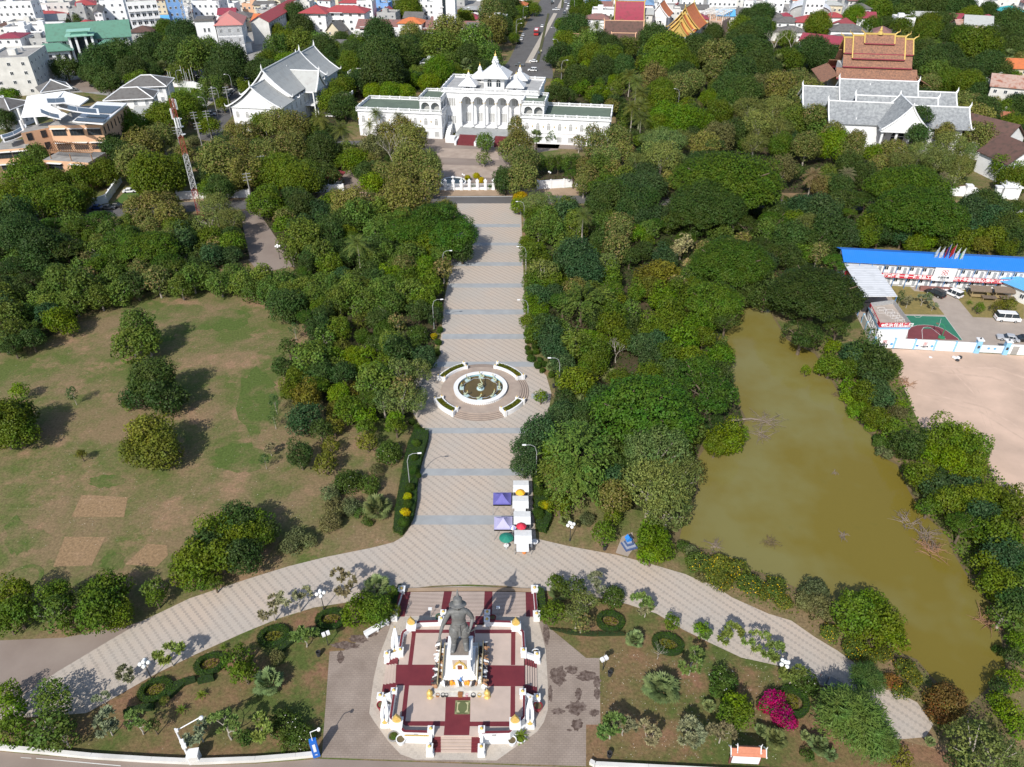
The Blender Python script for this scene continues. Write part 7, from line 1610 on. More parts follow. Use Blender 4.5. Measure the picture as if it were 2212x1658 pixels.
# flagpoles by the car park on the left, and power poles
for i, (x, y) in enumerate(((373, 203), (378, 204), (413, 206), (407, 196), (418, 198), (423, 194), (400, 190))):
 a = at(x, y); o = empty('flagpole', a, 0, 'bare white flagpole on the lawn by the car park, ' + ['leftmost', 'second from left', 'nearest of the middle group', 'third from left', 'second from right', 'rightmost', 'farthest back'][i], 'pole', 'bare flagpoles'); MB().tube([(0, 0, 0), (0, 0, 9)], [.09, .06], 6).build('pole', WHITE, o); MB().lathe([(.14, 0), (.14, .2)], (0, 0, 9), 8).build('finial', GOLD, o)
for i, (x, y, h) in enumerate(((432, 305, 10), (458, 302, 10), (471, 255, 11), (500, 252, 11), (545, 440, 9), (575, 400, 9), (395, 340, 10), (440, 330, 10), (505, 190, 10), (1790, 62, 11), (1833, 50, 11), (2145, 205, 9), (2003, 92, 9), (2165, 210, 8))):
 a = at(x, y); o = empty('power_pole', a, .4, auto_label('concrete power pole with cross-arms', a), 'pole', 'power poles'); MB().tube([(0, 0, 0), (0, 0, h)], [.18, .11], 6).build('pole', CONC, o)
 m = MB()
 for k in range(3): m.box(0, 0, h - .4 - k * .9, 2.2, .12, .12)
 m.build('cross_arms', METAL, o)
PP = [o for o in COL.objects if o.name.startswith('power_pole')]
fix_labels([(o, *proj(*o.location)) for o in PP])
# ---------------------------------------------------------------- statue plaza
def Z(x, y, z=0.0): return at(785.3 + x * .24337, 1254.3 + y * .24337, z)
def zp(pts, z): return [tuple(Z(x, y, z)[:2]) for x, y in pts]
FZ = 1.15
tri_sheet('apron', zp([(50, 1180), (85, 900), (130, 690), (190, 540), (265, 335), (270, 318), (350, 100), (420, 78), (640, 60), (855, 52), (1100, 58), (1300, 68), (1500, 85), (1540, 320), (1550, 350), (1580, 460), (1618, 620), (1635, 900), (1636, 1150), (1600, 1260), (1540, 1345), (1180, 1600),
                       (460, 1592), (330, 1545), (220, 1430), (95, 1255)], 0), .03, APRON, kind='structure')
# striped flight towards the promenade: long shallow treads with dark nosings
NOSE = mat('step_nosing', (.1, .075, .065), .7); REDN = mat('red_step_nosing', (.075, .02, .022), .6)
def curve_y(x, y): return y - 10 * (1 - ((x - 900) / 600) ** 2)
mb = MB(); K = 18
for k in range(K):
 f0, f1, f2 = k / K, (k + .68) / K, (k + 1) / K
 def row(f):
  yb = 322 - (322 - 106) * f; lx, rx = 290 + (345 - 290) * f, 1515 - (1515 - 1508) * f
  xs = [(290, 345), (365, 420), (680, 715), (745, 785), (1065, 1075), (1140, 1145), (1443, 1438), (1515, 1508)]
  return [(a + (b - a) * f, curve_y(a + (b - a) * f, yb)) for a, b in xs]
 A, B_, C_ = row(f0), row(f1), row(f2); z = .045 + .012 * k
 for i in range(7):
  red = i % 2 == 0
  for P, Q_, m in ((A, B_, 1 if red else 0), (B_, C_, 3 if red else 2)):
   mb.prism(zp([P[i], P[i + 1], Q_[i + 1], Q_[i]], z), .031, z, m)
mb.build('striped_steps', [FLOORT, REDT, NOSE, REDN], kind='structure')
mb = MB()
for i in range(22):
 x0, x1 = 350 + (1510 - 350) * i / 22, 350 + (1510 - 350) * (i + 1) / 22
 mb.prism(zp([(x0, curve_y(x0, 100)), (x1, curve_y(x1, 100)), (x1, curve_y(x1, 72)), (x0, curve_y(x0, 72))], .25), .031, .28)
mb.build('step_edge', PATHM, kind='structure')
# raised platform
FL = [(315, 640), (345, 465), (395, 425), (485, 368), (690, 362), (1095, 362), (1305, 368), (1365, 405), (1415, 455), (1425, 640), (1425, 1000), (1420, 1210), (1345, 1285), (1295, 1345), (1048, 1350), (595, 1345), (360, 1338), (305, 1275), (240, 1215), (272, 1000)]
PL = zp(FL, 1.9)
plat = empty('plaza', (Z(858, 830).x, Z(858, 830).y, 0), 0, 'raised octagonal platform of pink granite with dark red cross bands', 'platform')
O = Vector(plat.location)
loc = lambda P: [(p[0] - O.x, p[1] - O.y) for p in P]
MB().prism(loc(PL), 0.0, FZ).build('floor', FLOORT, plat)
band = MB()
def bs(pts, z=FZ + .006): band.sheet(loc(zp(pts, FZ)), z)
bs([(425, 437), (985, 437), (985, 467), (425, 467)]); bs([(990, 437), (1350, 437), (1350, 470), (990, 470)])
bs([(430, 467), (465, 467), (432, 748), (395, 748)]); bs([(1310, 470), (1348, 470), (1346, 752), (1308, 752)])
bs([(290, 748), (720, 748), (720, 935), (282, 932)]); bs([(1000, 752), (1430, 756), (1430, 940), (1000, 938)])
bs([(366, 932), (404, 932), (372, 1250), (330, 1250)]); bs([(1306, 940), (1346, 940), (1345, 1252), (1302, 1252)])
bs([(330, 1250), (722, 1250), (718, 1293), (370, 1290)]); bs([(945, 1254), (1345, 1252), (1300, 1296), (942, 1294)])
bs([(735, 935), (950, 935), (946, 1254), (722, 1254)]); bs([(722, 1254), (946, 1254), (938, 1374), (712, 1374)]); bs([(760, 467), (986, 467), (990, 500), (760, 500)]); bs([(900, 370), (992, 370), (985, 437), (895, 437)]); bs([(735, 500), (985, 500), (984, 752), (735, 748)])
band.build('red_bands', REDT, plat)
def bal(chain, nm='balustrade'):
 pts = loc(zp(chain, 1.9)); m = MB(); r = MB()
 for a, b in zip(pts, pts[1:]):
  L_ = math.hypot(b[0] - a[0], b[1] - a[1]); an = math.atan2(b[1] - a[1], b[0] - a[0]); m.box((a[0] + b[0]) / 2, (a[1] + b[1]) / 2, .0, L_ + .1, .34, 1.9, an); r.box((a[0] + b[0]) / 2, (a[1] + b[1]) / 2, 1.905, L_ - .02, .26, .05, an)
  m.box((a[0] + b[0]) / 2, (a[1] + b[1]) / 2, .0, L_ + .2, .6, .5, an)
 m.build(nm, WHITE, plat); r.build('red_coping', REDT, plat)
bal([(315, 640), (345, 465), (395, 425), (485, 368), (690, 362)]); bal([(1095, 362), (1305, 368), (1365, 405), (1415, 455), (1425, 640)])
bal([(1425, 1000), (1420, 1210), (1345, 1285), (1295, 1345), (1048, 1350)]); bal([(595, 1345), (360, 1338), (305, 1275), (240, 1215), (272, 1000)])
def pier(x, y, z0, h, s=.62):
 p = loc(zp([(x, y)], z0 + h))[0]; m = MB(); m.box(p[0], p[1], 0.0, s, s, z0 + h); m.box(p[0], p[1], z0 + h, s * 1.2, s * 1.2, .14); m.box(p[0], p[1], 0.0, s * 1.35, s * 1.35, .35); m.build('pier', WHITE, plat)
 MB().lathe([(.16, 0), (.2, .07), (.1, .16), (.13, .22), (.02, .36)], (p[0], p[1], z0 + h + .14), 8).build('gold_bud', GOLD, plat)
for x, y in ((690, 345), (1095, 350), (328, 620), (1420, 625), (270, 982), (1412, 990), (598, 1322), (1048, 1322)): pier(x, y, FZ, .95)
for x, y in ((708, 285), (1098, 285), (208, 655), (1540, 660), (148, 1025), (1542, 1035), (586, 1480), (1045, 1482)): pier(x, y, 0, 1.35)
for a, b in (((598, 1330), (586, 1480)), ((1048, 1330), (1045, 1482)), ((328, 625), (208, 660)), ((270, 985), (148, 1030)), ((1420, 630), (1540, 665)), ((1412, 992), (1542, 1040)), ((695, 350), (706, 292)), ((1095, 352), (1098, 292))):
 p = loc([tuple(Z(*a, 2.0)[:2])])[0]; q = loc([tuple(Z(*b, 1.2)[:2])])[0]; d = Vector((q[0] - p[0], q[1] - p[1])); n = Vector((-d.y, d.x)).normalized() * .16
 sw = MB(); sw.add([(p[0] - n.x, p[1] - n.y, 0), (q[0] - n.x, q[1] - n.y, 0), (q[0] + n.x, q[1] + n.y, 0), (p[0] + n.x, p[1] + n.y, 0), (p[0] - n.x, p[1] - n.y, 2.0), (q[0] - n.x, q[1] - n.y, 1.0), (q[0] + n.x, q[1] + n.y, 1.0), (p[0] + n.x, p[1] + n.y, 2.0)],
           [(3, 2, 1, 0), (4, 5, 6, 7), (0, 1, 5, 4), (1, 2, 6, 5), (2, 3, 7, 6), (3, 0, 4, 7)]); sw.build('stair_wall', WHITE, plat)
def flight(nm, P, Q_, R1, S1, n, reds):
 """steps falling from edge P-Q (platform) to edge R-S (ground)"""
 p, q = [Vector((*loc([tuple(Z(*a, FZ)[:2])])[0], 0)) for a in (P, Q_)]; r, s = [Vector((*loc([tuple(Z(*a, 0)[:2])])[0], 0)) for a in (R1, S1)]
 m = MB()
 for k in range(n):
  z = FZ * (n - k) / (n + 1)
  for i, (u0, u1) in enumerate(((0, reds), (reds, 1 - reds), (1 - reds, 1))):
   a = p.lerp(r, k / n); b = q.lerp(s, k / n); c = q.lerp(s, (k + 1) / n); d = p.lerp(r, (k + 1) / n)
   m.prism([tuple(a.lerp(b, u0)[:2]), tuple(a.lerp(b, u1)[:2]), tuple(d.lerp(c, u1)[:2]), tuple(d.lerp(c, u0)[:2])], .031, z, 1 if i != 1 else 0)
   if i == 1: m.prism([tuple(a.lerp(b, u0)[:2]), tuple(a.lerp(b, u1)[:2]), tuple(a.lerp(d, .12).lerp(b.lerp(c, .12), u1)[:2]), tuple(a.lerp(d, .12).lerp(b.lerp(c, .12), u0)[:2])], z, z + .004, 2)
 m.build(nm, [FLOORT, REDT, NOSE], plat)
flight('front_stair', (608, 1372), (1036, 1374), (612, 1528), (1030, 1530), 5, .18)
flight('side_stair', (305, 680), (285, 960), (212, 700), (165, 990), 4, .2); flight('side_stair', (1430, 690), (1432, 975), (1536, 730), (1540, 1010), 5, .2); flight('back_stair', (720, 370), (1060, 370), (722, 325), (1062, 328), 4, .2)
m = MB()
for x in range(12):
 t = .5 + x
 for s0, s1 in (((370, 1352), (580, 1356)), ((1065, 1356), (1290, 1350))):
  a, b = Z(*s0, 1.6), Z(*s1, 1.6); p = a.lerp(b, (x + .5) / 12) - O; m.box(p.x, p.y - .22, 1.35, .35, .06, .22)
m.build('gold_frieze', GOLD, plat)
# gilded leaf finials at the four corners: things standing on the platform wall
for i, (x, y, lab) in enumerate(((428, 420, 'gilded leaf-shaped finial on the far left corner of the platform wall'), (1352, 425, 'gilded leaf-shaped finial on the far right corner of the platform wall'), (303, 1285, 'gilded leaf-shaped finial on the near left corner of the platform wall'), (1345, 1290, 'gilded leaf-shaped finial on the near right corner of the platform wall'))):
 p = Z(x, y, 1.9); R = empty('corner_finial', (p.x, p.y, 1.9), 0, lab, 'finial', 'gilded corner finials'); MB().box(0, 0, .03, 1.05, 1.05, .5).box(0, 0, .53, 1.25, 1.25, .12).build('block', WHITE, R)
 m = MB(); xz(m, [(-.15, 0), (.15, 0), (.42, .25), (.5, .55), (.36, .9), (.18, 1.15), (0, 1.5), (-.18, 1.15), (-.36, .9), (-.5, .55), (-.42, .25)], -.12, .12)
 for k in range(5): m.box(0, -.14, .22 + k * .2, .62 - .1 * k, .05, .08)
 m.build('leaf', GOLD, R, (0, 0, .65))
# white twin-horn monuments
for x, y, lab in ((280, 628, 'white curved horn pair with gold foot left of the platform, far one'), (190, 1255, 'white curved horn pair with gold foot left of the platform, near one'), (1478, 1265, 'white curved horn pair with gold foot right of the platform')):
 p = Z(x, y, .6); R = empty('horn_monument', (p.x, p.y, 0), 0, lab, 'monument', 'white horn monuments'); MB().box(0, .9, 0, 1.0, 2.7, .45).box(0, .9, .45, .8, 2.4, .15).build('plinth', WHITE, R)
 m = MB()
 for s in (-1, 1): m.tube([(s * .12, -.1, .6), (s * .28, .15, 1.3), (s * .26, .7, 2.0), (s * .12, 1.2, 2.6), (s * .05, 1.5, 3.2)], [.16, .2, .2, .17, .05], 8)
 m.build('horns', WHITE, R); MB().lathe([(.32, .6), (.36, .75), (.2, 1.0)], n=10).build('gold_foot', GOLD, R); MB().lathe([(.06, 0), (.1, .1), (.02, .35)], (0, 1.5, 3.15), 8).build('gold_tip', GOLD, R)
# white horn pair from the far right stays inside the wall corner; pots and bins
def pot(x, y, r, h, colr, lab, soil=True, plantc=None):
 p = Z(x, y, h); R = empty('plant_pot', (p.x, p.y, 0), 0, lab, 'pot'); MB().lathe([(r * .7, 0), (r * .95, h * .7), (r, h), (r * .82, h), (r * .78, h * .85)], n=18).build('pot', colr, R); MB().lathe([(r * .78, 0), (r * .78, .02)], (0, 0, h * .86), 14).build('soil', MUD, R)
 if plantc: o = link('plant', FAM['shrub'][0]['crowns'][0], R, (0, 0, h), sc=(r * .9, r * .9, .5 * r)); o.color = plantc
REDP = paint('red_glaze', (.25, .02, .03), .25); GRNP_ = paint('green_glaze', (.02, .12, .08), .25)
pot(265, 1380, .65, .55, CONC, 'wide grey pot with green plant at the near left of the platform', plantc=(.08, .14, .03, 1)); pot(330, 1405, .55, .8, WHITE, 'white pot of bare soil at the near left of the platform'); pot(1318, 1415, .52, .75, WHITE, 'white pot at the near right of the platform')
pot(158, 1100, .55, .85, REDP, 'dark red glazed pot left of the platform'); pot(1548, 1110, .55, .85, REDP, 'dark red glazed pot right of the platform'); pot(1146, 325, .45, .8, REDP, 'dark red glazed pot behind the platform'); pot(668, 318, .45, .8, GRNP_, 'dark green glazed pot behind the platform')
pot(225, 640, .42, .8, WHITE, 'white round pot by the far left platform stair'); pot(1528, 635, .5, .9, WHITE, 'white round pot by the far right platform stair'); pot(1395, 1400, .6, .4, WHITE, 'low white pot holding the yellow-green palm', plantc=(.2, .25, .03, 1))
o = plant('c', 785.3 + 1395 * .24337, 1254.3 + 1380 * .24337, 17, .5); o['label'] = 'yellow-green feathery palm growing from a pot at the near right of the platform'
for x, y, lab in ((475, 1430, 'left small floodlight on a thin post before the platform'), (1160, 1440, 'right small floodlight on a thin post before the platform'), (598, 325, 'left small white floodlight behind the platform'), (1195, 312, 'right small white floodlight behind the platform')):
 p = Z(x, y); R = empty('floodlight', p, 0, lab, 'floodlight', 'small floodlights round the platform'); MB().tube([(0, 0, 0), (0, 0, 1.5)], .04, 6).build('post', METAL, R); MB().box(0, 0, 1.5, .45, .25, .3).build('lamp_head', WHITE if y < 400 else METAL, R)
for x, y, h in ((270, 300, 1.0), (338, 78, .8), (1537, 300, 1.0), (1518, 72, .8)):
 p = Z(x, y, h); R = empty('stair_post', (p.x, p.y, 0), 0, 'white square post with gold bud, ' + ('near' if y > 200 else 'far') + (' left' if x < 800 else ' right') + ' corner of the striped steps', 'post', 'posts of the striped steps')
 MB().box(0, 0, 0, .8, .8, h).box(0, 0, h, .95, .95, .15).build('shaft', WHITE, R); MB().lathe([(.18, 0), (.22, .08), (.05, .35)], (0, 0, h + .15), 8).build('gold_bud', GOLD, R)
for a, b, lab in (((272, 290), (338, 85), 'left side wall of the striped steps, white with red top'), ((1535, 290), (1518, 85), 'right side wall of the striped steps, white with red top')):
 p, q = Z(*a, .7), Z(*b, .7); d = q - p; R = empty('side_wall', (p.x, p.y, 0), math.atan2(d.y, d.x), lab, 'wall'); L_ = d.length; MB().box(L_ / 2, 0, 0, L_ - 1, .4, .7).build('panel', WHITE, R); MB().box(L_ / 2, 0, .705, L_ - 1.1, .3, .06).build('coping', REDT, R)
# ---------------------------------------------------------------- pedestal, offerings, statue
PX, PY = -6.06, 52.7
ped = empty('pedestal', (PX, PY, FZ), 0, 'white tapering statue pedestal with gilded niche', 'pedestal')
STN = mat('weathered_white_stone', (.6, .58, .54), .8, (.4, .38, .34), 1.5, 6)
MB().box(0, -.2, .01, 6.2, 7.0, .35).box(0, -.1, .36, 5.8, 6.4, .3).build('lower_base', STN, ped)
MB().box(0, 0, .66, 4.6, 4.9, .25).box(0, 0, .91, 4.1, 4.4, .3).box(0, 0, 1.21, 3.7, 3.95, .35, top=.9).box(0, 0, 1.56, 3.1, 3.3, .35, top=.88).build('stepped_base', WHITE, ped)
MB().box(0, .1, 1.91, 2.5, 2.7, 1.75, top=.97).box(-1.1, -1.1, 1.91, .3, .3, 1.7).box(1.1, -1.1, 1.91, .3, .3, 1.7).build('shaft', WHITE, ped)
MB().box(0, .1, 3.66, 2.7, 2.9, .16).box(0, .1, 3.82, 2.95, 3.15, .14).box(0, .1, 3.96, 2.75, 2.95, .14).build('cornice', WHITE, ped)
MB().box(0, .1, 4.105, 2.1, 2.3, .05).build('top_slab', mat('brown_slab', (.25, .21, .17), .9, (.15, .13, .12), 3), ped)
MB().box(0, -1.235, 2.1, 1.7, .03, 1.4).build('stone_panel', mat('pinkish_panel', (.45, .38, .34), .7), ped)
m = MB(); xz(m, [(-.85, 1.95), (.85, 1.95), (.7, 2.5), (.5, 2.95), (.15, 3.2), (0, 3.6), (-.15, 3.2), (-.5, 2.95), (-.7, 2.5)], -1.42, -1.22); m.build('gold_niche', GOLD, ped)
m = MB(); xz(m, [(-.48, 2.0), (.48, 2.0), (.48, 2.65), (0, 3.1), (-.48, 2.65)], -1.46, -1.43); m.build('niche_surround', WHITE, ped)
m = MB(); m.box(0, -1.49, 2.02, .5, .05, .75); m.build('niche_door', mat('brown_door', (.2, .05, .02), .6), ped)
MB().box(0, -2.15, .67, 4.0, .12, .3).build('gold_band', GOLD, ped)
fr = MB()
for s in (-1, 1): fr.box(s * 2.55, 0, .66, .12, 5.6, .9); fr.box(s * 2.05, 0, .66, .1, 4.6, 1.1)
fr.build('offering_rack', mat('beige_rack', (.4, .33, .2), .8), ped)
# votive elephants: one meshed figure, copied round the base
def figure_mesh(seed):
 m = MB(); m.lathe([(.1, 0), (.12, .12), (.1, .25), (.05, .32)], n=8, sx=1, sy=1.5); m.tube([(0, -.13, .25), (0, -.25, .2), (0, -.27, .08)], [.06, .04, .02], 5)
 for a, b in ((-.06, -.1), (.06, -.1), (-.06, .1), (.06, .1)): m.box(a, b, 0, .05, .05, .15)
 return m
FM1 = figure_mesh(1).mesh('figure', WHITE); FM2 = figure_mesh(1).mesh('figure', mat('terracotta_figure', (.4, .22, .12), .7)); FM3 = figure_mesh(1).mesh('figure', mat('dark_figure', (.06, .05, .05), .6)); FM4 = MB().lathe([(.1, 0), (.13, .1), (.1, .25), (.03, .3)], n=8).mesh('flower_cup', paint('marigold', (.8, .3, .02), .7))
rd = random.Random(21)
cols = [(FM1, 'white'), (FM2, 'terracotta'), (FM1, 'white'), (FM3, 'dark')]
def votive(x, y, z, a, q=None, s=1.7, side=''):
 me, c = q or rd.choice(cols)
 o = link('votive_figure', me, None, (PX + x, PY + y, FZ + z), (0, 0, a), (s * rd.uniform(.7, 1.25),) * 3); o.rotation_euler.z += rd.uniform(-.6, .6); tag(o, f'small {c} votive figure in the row {side}', 'figurine', f'{c} votive figures {side}')
for k in range(21):
 y = -2.9 + k * .29
 votive(-2.78, y, .66, -math.pi / 2, side='on the left edge of the pedestal base'); votive(2.78, y, .66, math.pi / 2, side='on the right edge of the pedestal base')
for k in range(15): y = -2.2 + k * .31; votive(-2.3, y, .66, -math.pi / 2, side='along the left rack of the pedestal'); votive(2.3, y, .66, math.pi / 2, (FM3, 'dark') if y > 1 else None, side='along the right rack of the pedestal')
for k in range(13): votive(-1.9 + k * .32, -2.5, .66, 0, (FM4, 'orange') if k in (3, 4, 8, 9) else None, side='across the front of the pedestal')
fc = MB(); fc.lathe([(.22, 0), (.16, .3), (.1, .6), (.03, .9)], n=8); tag(fc.build('offering_cone', paint('blue_cloth', (.1, .25, .6), .6), loc=(PX + .1, PY - 2.35, FZ + .92)), 'blue and white folded offering cone at the foot of the niche', 'offering')
for s, lab in ((-1, 'gold urn at the left front corner of the pedestal'), (1, 'gold urn at the right front corner of the pedestal')):
 R = empty('gold_urn', (PX + s * 3.3 - .1, PY - 3.7, FZ + .01), 0, lab, 'urn', 'gold corner urns'); MB().lathe([(.35, 0), (.4, .1), (.2, .3), (.3, .5), (.38, .75), (.3, 1.0), (.12, 1.15)], n=12).build('body', GOLD, R); MB().lathe([(.14, 0), (.18, .1), (.03, .4)], (0, 0, 1.15), 10).build('lid', GOLD, R)
for i, (x, r, m_, lab) in enumerate(((-1.9, .28, DARKM, 'dark incense bowl left of the pedestal front'), (-1.5, .24, DARKM, 'dark incense bowl beside the brown box'), (1.6, .3, DARKM, 'dark incense bowl right of the pedestal front'), (2.3, .26, GOLD, 'small gold bowl near the right urn'), (-2.5, .25, mat('brown_box', (.3, .13, .05), .7), 'brown bowl near the left urn'), (.85, .18, paint('pink_dish', (.6, .3, .35)), 'pink dish before the pedestal'))):
 o = MB().lathe([(r * .5, 0), (r, .22), (r * .9, .38), (r * .7, .38), (r * .6, .28)], n=14).build('incense_bowl', m_, loc=(PX + x, PY - 3.65, FZ + .01)); tag(o, lab, 'bowl')
R = empty('offering_box', (PX + .1, PY - 3.6, FZ + .01), 0, 'brown wooden offering box centred before the pedestal', 'box'); MB().box(0, 0, 0, .5, .35, .5).build('box', mat('brown_box', ()), R); MB().box(0, 0, .5, .56, .4, .06).build('lid', mat('brown_box', ()), R)
# carpet
A_ = [Z(x, y, FZ) for x, y in ((808, 1188), (942, 1188), (945, 1066), (812, 1066))]
R = empty('carpet', (A_[0].x, A_[0].y, FZ), 0, 'yellow-green patterned carpet laid on the red band before the pedestal', 'carpet'); w, d = (A_[1] - A_[0]).x, (A_[2] - A_[1]).y
MB().box(w / 2, d / 2, .008, w, d, .015).build('border', mat('carpet_green', (.26, .27, .14), .95, (.16, .17, .08), 9), R); MB().box(w / 2, d / 2, .024, w - .45, d - .45, .006).build('field', mat('carpet_yellow', (.46, .43, .24), .95, (.34, .34, .2), 5), R)
m = MB()
for k in range(10):
 for yy in (.11, d - .11): m.box(.3 + (w - .6) * k / 9, yy, .024, .2, .09, .005)
for k in range(8):
 for xx in (.11, w - .11): m.box(xx, .4 + (d - .8) * k / 7, .024, .09, .2, .005)
m.lathe([(.55, 0), (.55, .004)], (w / 2, d / 2, .031), 8, sy=1.4); m.build('pattern', mat('carpet_dark', (.12, .14, .06), .95), R)
SB = 4.45; BZ = mat('dark_bronze', (.19, .19, .185), .55, (.105, .108, .107), 1.4, 6, metal=.1, bump=.12)
st = empty('statue', (PX + .05, PY + .2, FZ + 4.16), math.radians(2), 'dark bronze statue of a man in tunic and wide hat, one arm reaching down', 'statue')
J = [((0, 0, .95), (.15, .12), None), ((0, 0, 1.1), (.15, .12), 0), ((0, 0, 1.3), (.19, .13), 1), ((0, .01, 1.42), (.15, .10), 2), ((0, 0, 1.5), .06, 3), ((0, -.02, 1.58), .085, 4), ((0, -.02, 1.67), .09, 5), ((0, -.01, 1.74), .07, 6),
     ((-.22, 0, 1.40), .075, 3), ((-.31, -.05, 1.22), .066, 8), ((-.39, -.11, 1.06), .055, 9), ((-.45, -.2, .91), .045, 10), ((-.48, -.26, .81), .03, 11), ((-.49, -.29, .755), (.042, .022), 12),
     ((.22, 0, 1.40), .075, 3), ((.31, 0, 1.24), .065, 14), ((.35, .02, 1.08), .055, 15), ((.32, -.1, .99), .045, 16), ((.285, -.19, .93), .032, 17), ((.27, -.23, .9), (.042, .03), 18),
     ((-.11, 0, .84), .11, 0), ((-.14, -.03, .66), .1, 20), ((-.14, -.03, .48), .088, 21), ((-.15, -.02, .3), .088, 22), ((-.16, .0, .12), .075, 23), ((-.175, -.1, .075), .075, 24), ((-.205, -.27, .06), .062, 25),
     ((.11, 0, .84), .11, 0), ((.14, .0, .66), .1, 27), ((.13, .0, .48), .088, 28), ((.135, .02, .3), .088, 29), ((.14, .02, .12), .075, 30), ((.15, -.07, .075), .075, 31), ((.17, -.24, .06), .062, 32)]
b0 = len(J)
for i, (dx, l) in enumerate(((-.032, .075), (-.011, .09), (.011, .085), (.03, .065))):      # pointing hand, fingers almost straight
 J += [((-.49 + dx, -.315 - .004 * i, .71), .0105, 13), ((-.498 + dx * 1.25, -.34, .71 - l * .55), .0095, len(J)), ((-.50 + dx * 1.3, -.355, .71 - l), .007, len(J) + 1)]
J += [((-.455, -.32, .745), .0115, 13), ((-.435, -.35, .71), .009, len(J))]
for i, dz in enumerate((.03, .01, -.011, -.03)):                                              # hand closed round the sword hilt
 J += [((.25, -.265, .9 + dz), .0115, 19), ((.225, -.26, .9 + dz * .9), .0105, len(J)), ((.222, -.235, .9 + dz * .8), .009, len(J) + 1)]
J += [((.262, -.235, .955), .012, 19), ((.235, -.25, .96), .01, len(J))]
skinned('body', J, BZ, st, 2, SB)
s = SB
tun = MB(); tun.lathe([(q[0] * s, q[1] * s) for q in ((.19, .77), (.195, .8), (.19, .88), (.172, .98), (.165, 1.05), (.182, 1.2), (.2, 1.32), (.185, 1.40), (.10, 1.47), (.07, 1.5))], n=24, sx=1.0, sy=.74); tun.build('tunic', BZ, st, smooth=True)
pk = MB()
for sx in (-1, 1): pk.lathe([(.08 * s, .42 * s), (.125 * s, .45 * s), (.15 * s, .55 * s), (.14 * s, .7 * s), (.1 * s, .84 * s)], (sx * .125 * s, -.01 * s, 0), 14)
pk.build('breeches', BZ, st, smooth=True)
be = MB(); be.lathe([(.178 * s, .985 * s), (.182 * s, 1.0 * s), (.182 * s, 1.03 * s), (.172 * s, 1.045 * s)], n=24, sy=.76); be.box(0, -.142 * s, .97 * s, .07 * s, .03 * s, .07 * s); be.build('belt', BZ, st)
sa = MB(); sa.box(.01 * s, -.16 * s, .62 * s, .06 * s, .03 * s, .34 * s, top=.8); sa.build('sash', BZ, st)
hat = MB(); hat.lathe([(q[0] * s, (q[1] - 1.70) * s) for q in ((.10, 1.725), (.21, 1.70), (.222, 1.712), (.205, 1.73), (.122, 1.74), (.118, 1.80), (.114, 1.87), (.095, 1.90), (.055, 1.925), (.036, 1.95), (.03, 1.99), (.02, 2.04), (.006, 2.12))], n=28); hat.build('hat', BZ, st, (0, -.02 * s, 1.69 * s), smooth=True).rotation_euler = (-.4, 0, 0)
fc = MB(); fc.box(0, -.112 * s, 1.605 * s, .022 * s, .03 * s, .045 * s, top=.6)
for sx in (-1, 1): fc.lathe([(.004 * s, -.008 * s), (.012 * s, 0), (.004 * s, .008 * s)], (sx * .032 * s, -.098 * s, 1.655 * s), 8); fc.box(sx * .032 * s, -.1 * s, 1.668 * s, .035 * s, .015 * s, .008 * s); fc.box(sx * .092 * s, -.01 * s, 1.62 * s, .016 * s, .03 * s, .05 * s)
fc.box(0, -.105 * s, 1.578 * s, .045 * s, .015 * s, .01 * s); fc.build('face_features', BZ, st)
sw = MB(); sw.tube([(.19 * s, -.3 * s, 1.0 * s), (.235 * s, -.25 * s, .92 * s), (.31 * s, -.17 * s, .82 * s), (.40 * s, -.05 * s, .74 * s), (.46 * s, .06 * s, .72 * s)], [.014 * s, .016 * s, .02 * s, .02 * s, .01 * s], 6); sw.tube([(.21 * s, -.3 * s, .955 * s), (.265 * s, -.22 * s, .97 * s)], .012 * s, 6); sw.lathe([(.01 * s, 0), (.024 * s, .02 * s), (.01 * s, .045 * s)], (.185 * s, -.305 * s, .995 * s), 8); sw.build('sword', BZ, st)
# ---------------------------------------------------------------- round fountain
FC = at(1037.9, 837.3, .9); FCX, FCY = FC.x, FC.y; R9 = .0864 * .14792 * 1.0
ft = empty('fountain', (FCX, FCY, 0), 0, 'round white fountain basin on a ringed platform with curved planters', 'fountain')
PLF = mat('fountain_platform', (.4, .32, .26), .8, (.3, .24, .2), .7, 6)
MB().lathe([(7.3, .031), (7.3, .45)], n=64).build('platform', PLF, ft)
for a0, a1 in ((-2.1, -1.05), (-.42, .42), (1.25, 1.95)):
 m = MB()
 for k in range(4): m.arc((0, 0), 7.3 + k * .4, 7.7 + k * .4, .031, .36 - k * .09, a0, a1, 20, 0); m.arc((0, 0), 7.62 + k * .4, 7.7 + k * .4, .36 - k * .09, .366 - k * .09, a0, a1, 20, 1)
 m.build('curved_steps', [PLF, NOSE], ft)
MB().ring((0, 0), 4.3, 4.75, .46, .95, 64).ring((0, 0), 4.15, 4.95, .95, 1.08, 64).build('basin_wall', WHITE, ft)
bl = MB()
for k in range(80): a = 2 * math.pi * k / 80; bl.box(math.cos(a) * 4.82, math.sin(a) * 4.82, .46, .12, .16, .49, a)
bl.build('basin_balusters', WHITE, ft)
MB().ring((0, 0), 4.24, 4.295, .47, .94, 64).build('blue_lining', paint('pool_blue', (.3, .55, .65), .5), ft)
MB().lathe([(4.22, .47), (4.22, .62)], n=64).build('water', mat('brown_fountain_water', (.12, .085, .03), .12, (.09, .065, .025), .8, spec=.5), ft)
pp_ = MB(); n = 8
for k in range(n):
 a, b = 2 * math.pi * k / n + math.pi / 8, 2 * math.pi * (k + 1) / n + math.pi / 8; pp_.tube([(3.3 * math.cos(a), 3.3 * math.sin(a), .8), (3.3 * math.cos(b), 3.3 * math.sin(b), .8)], .05, 5)
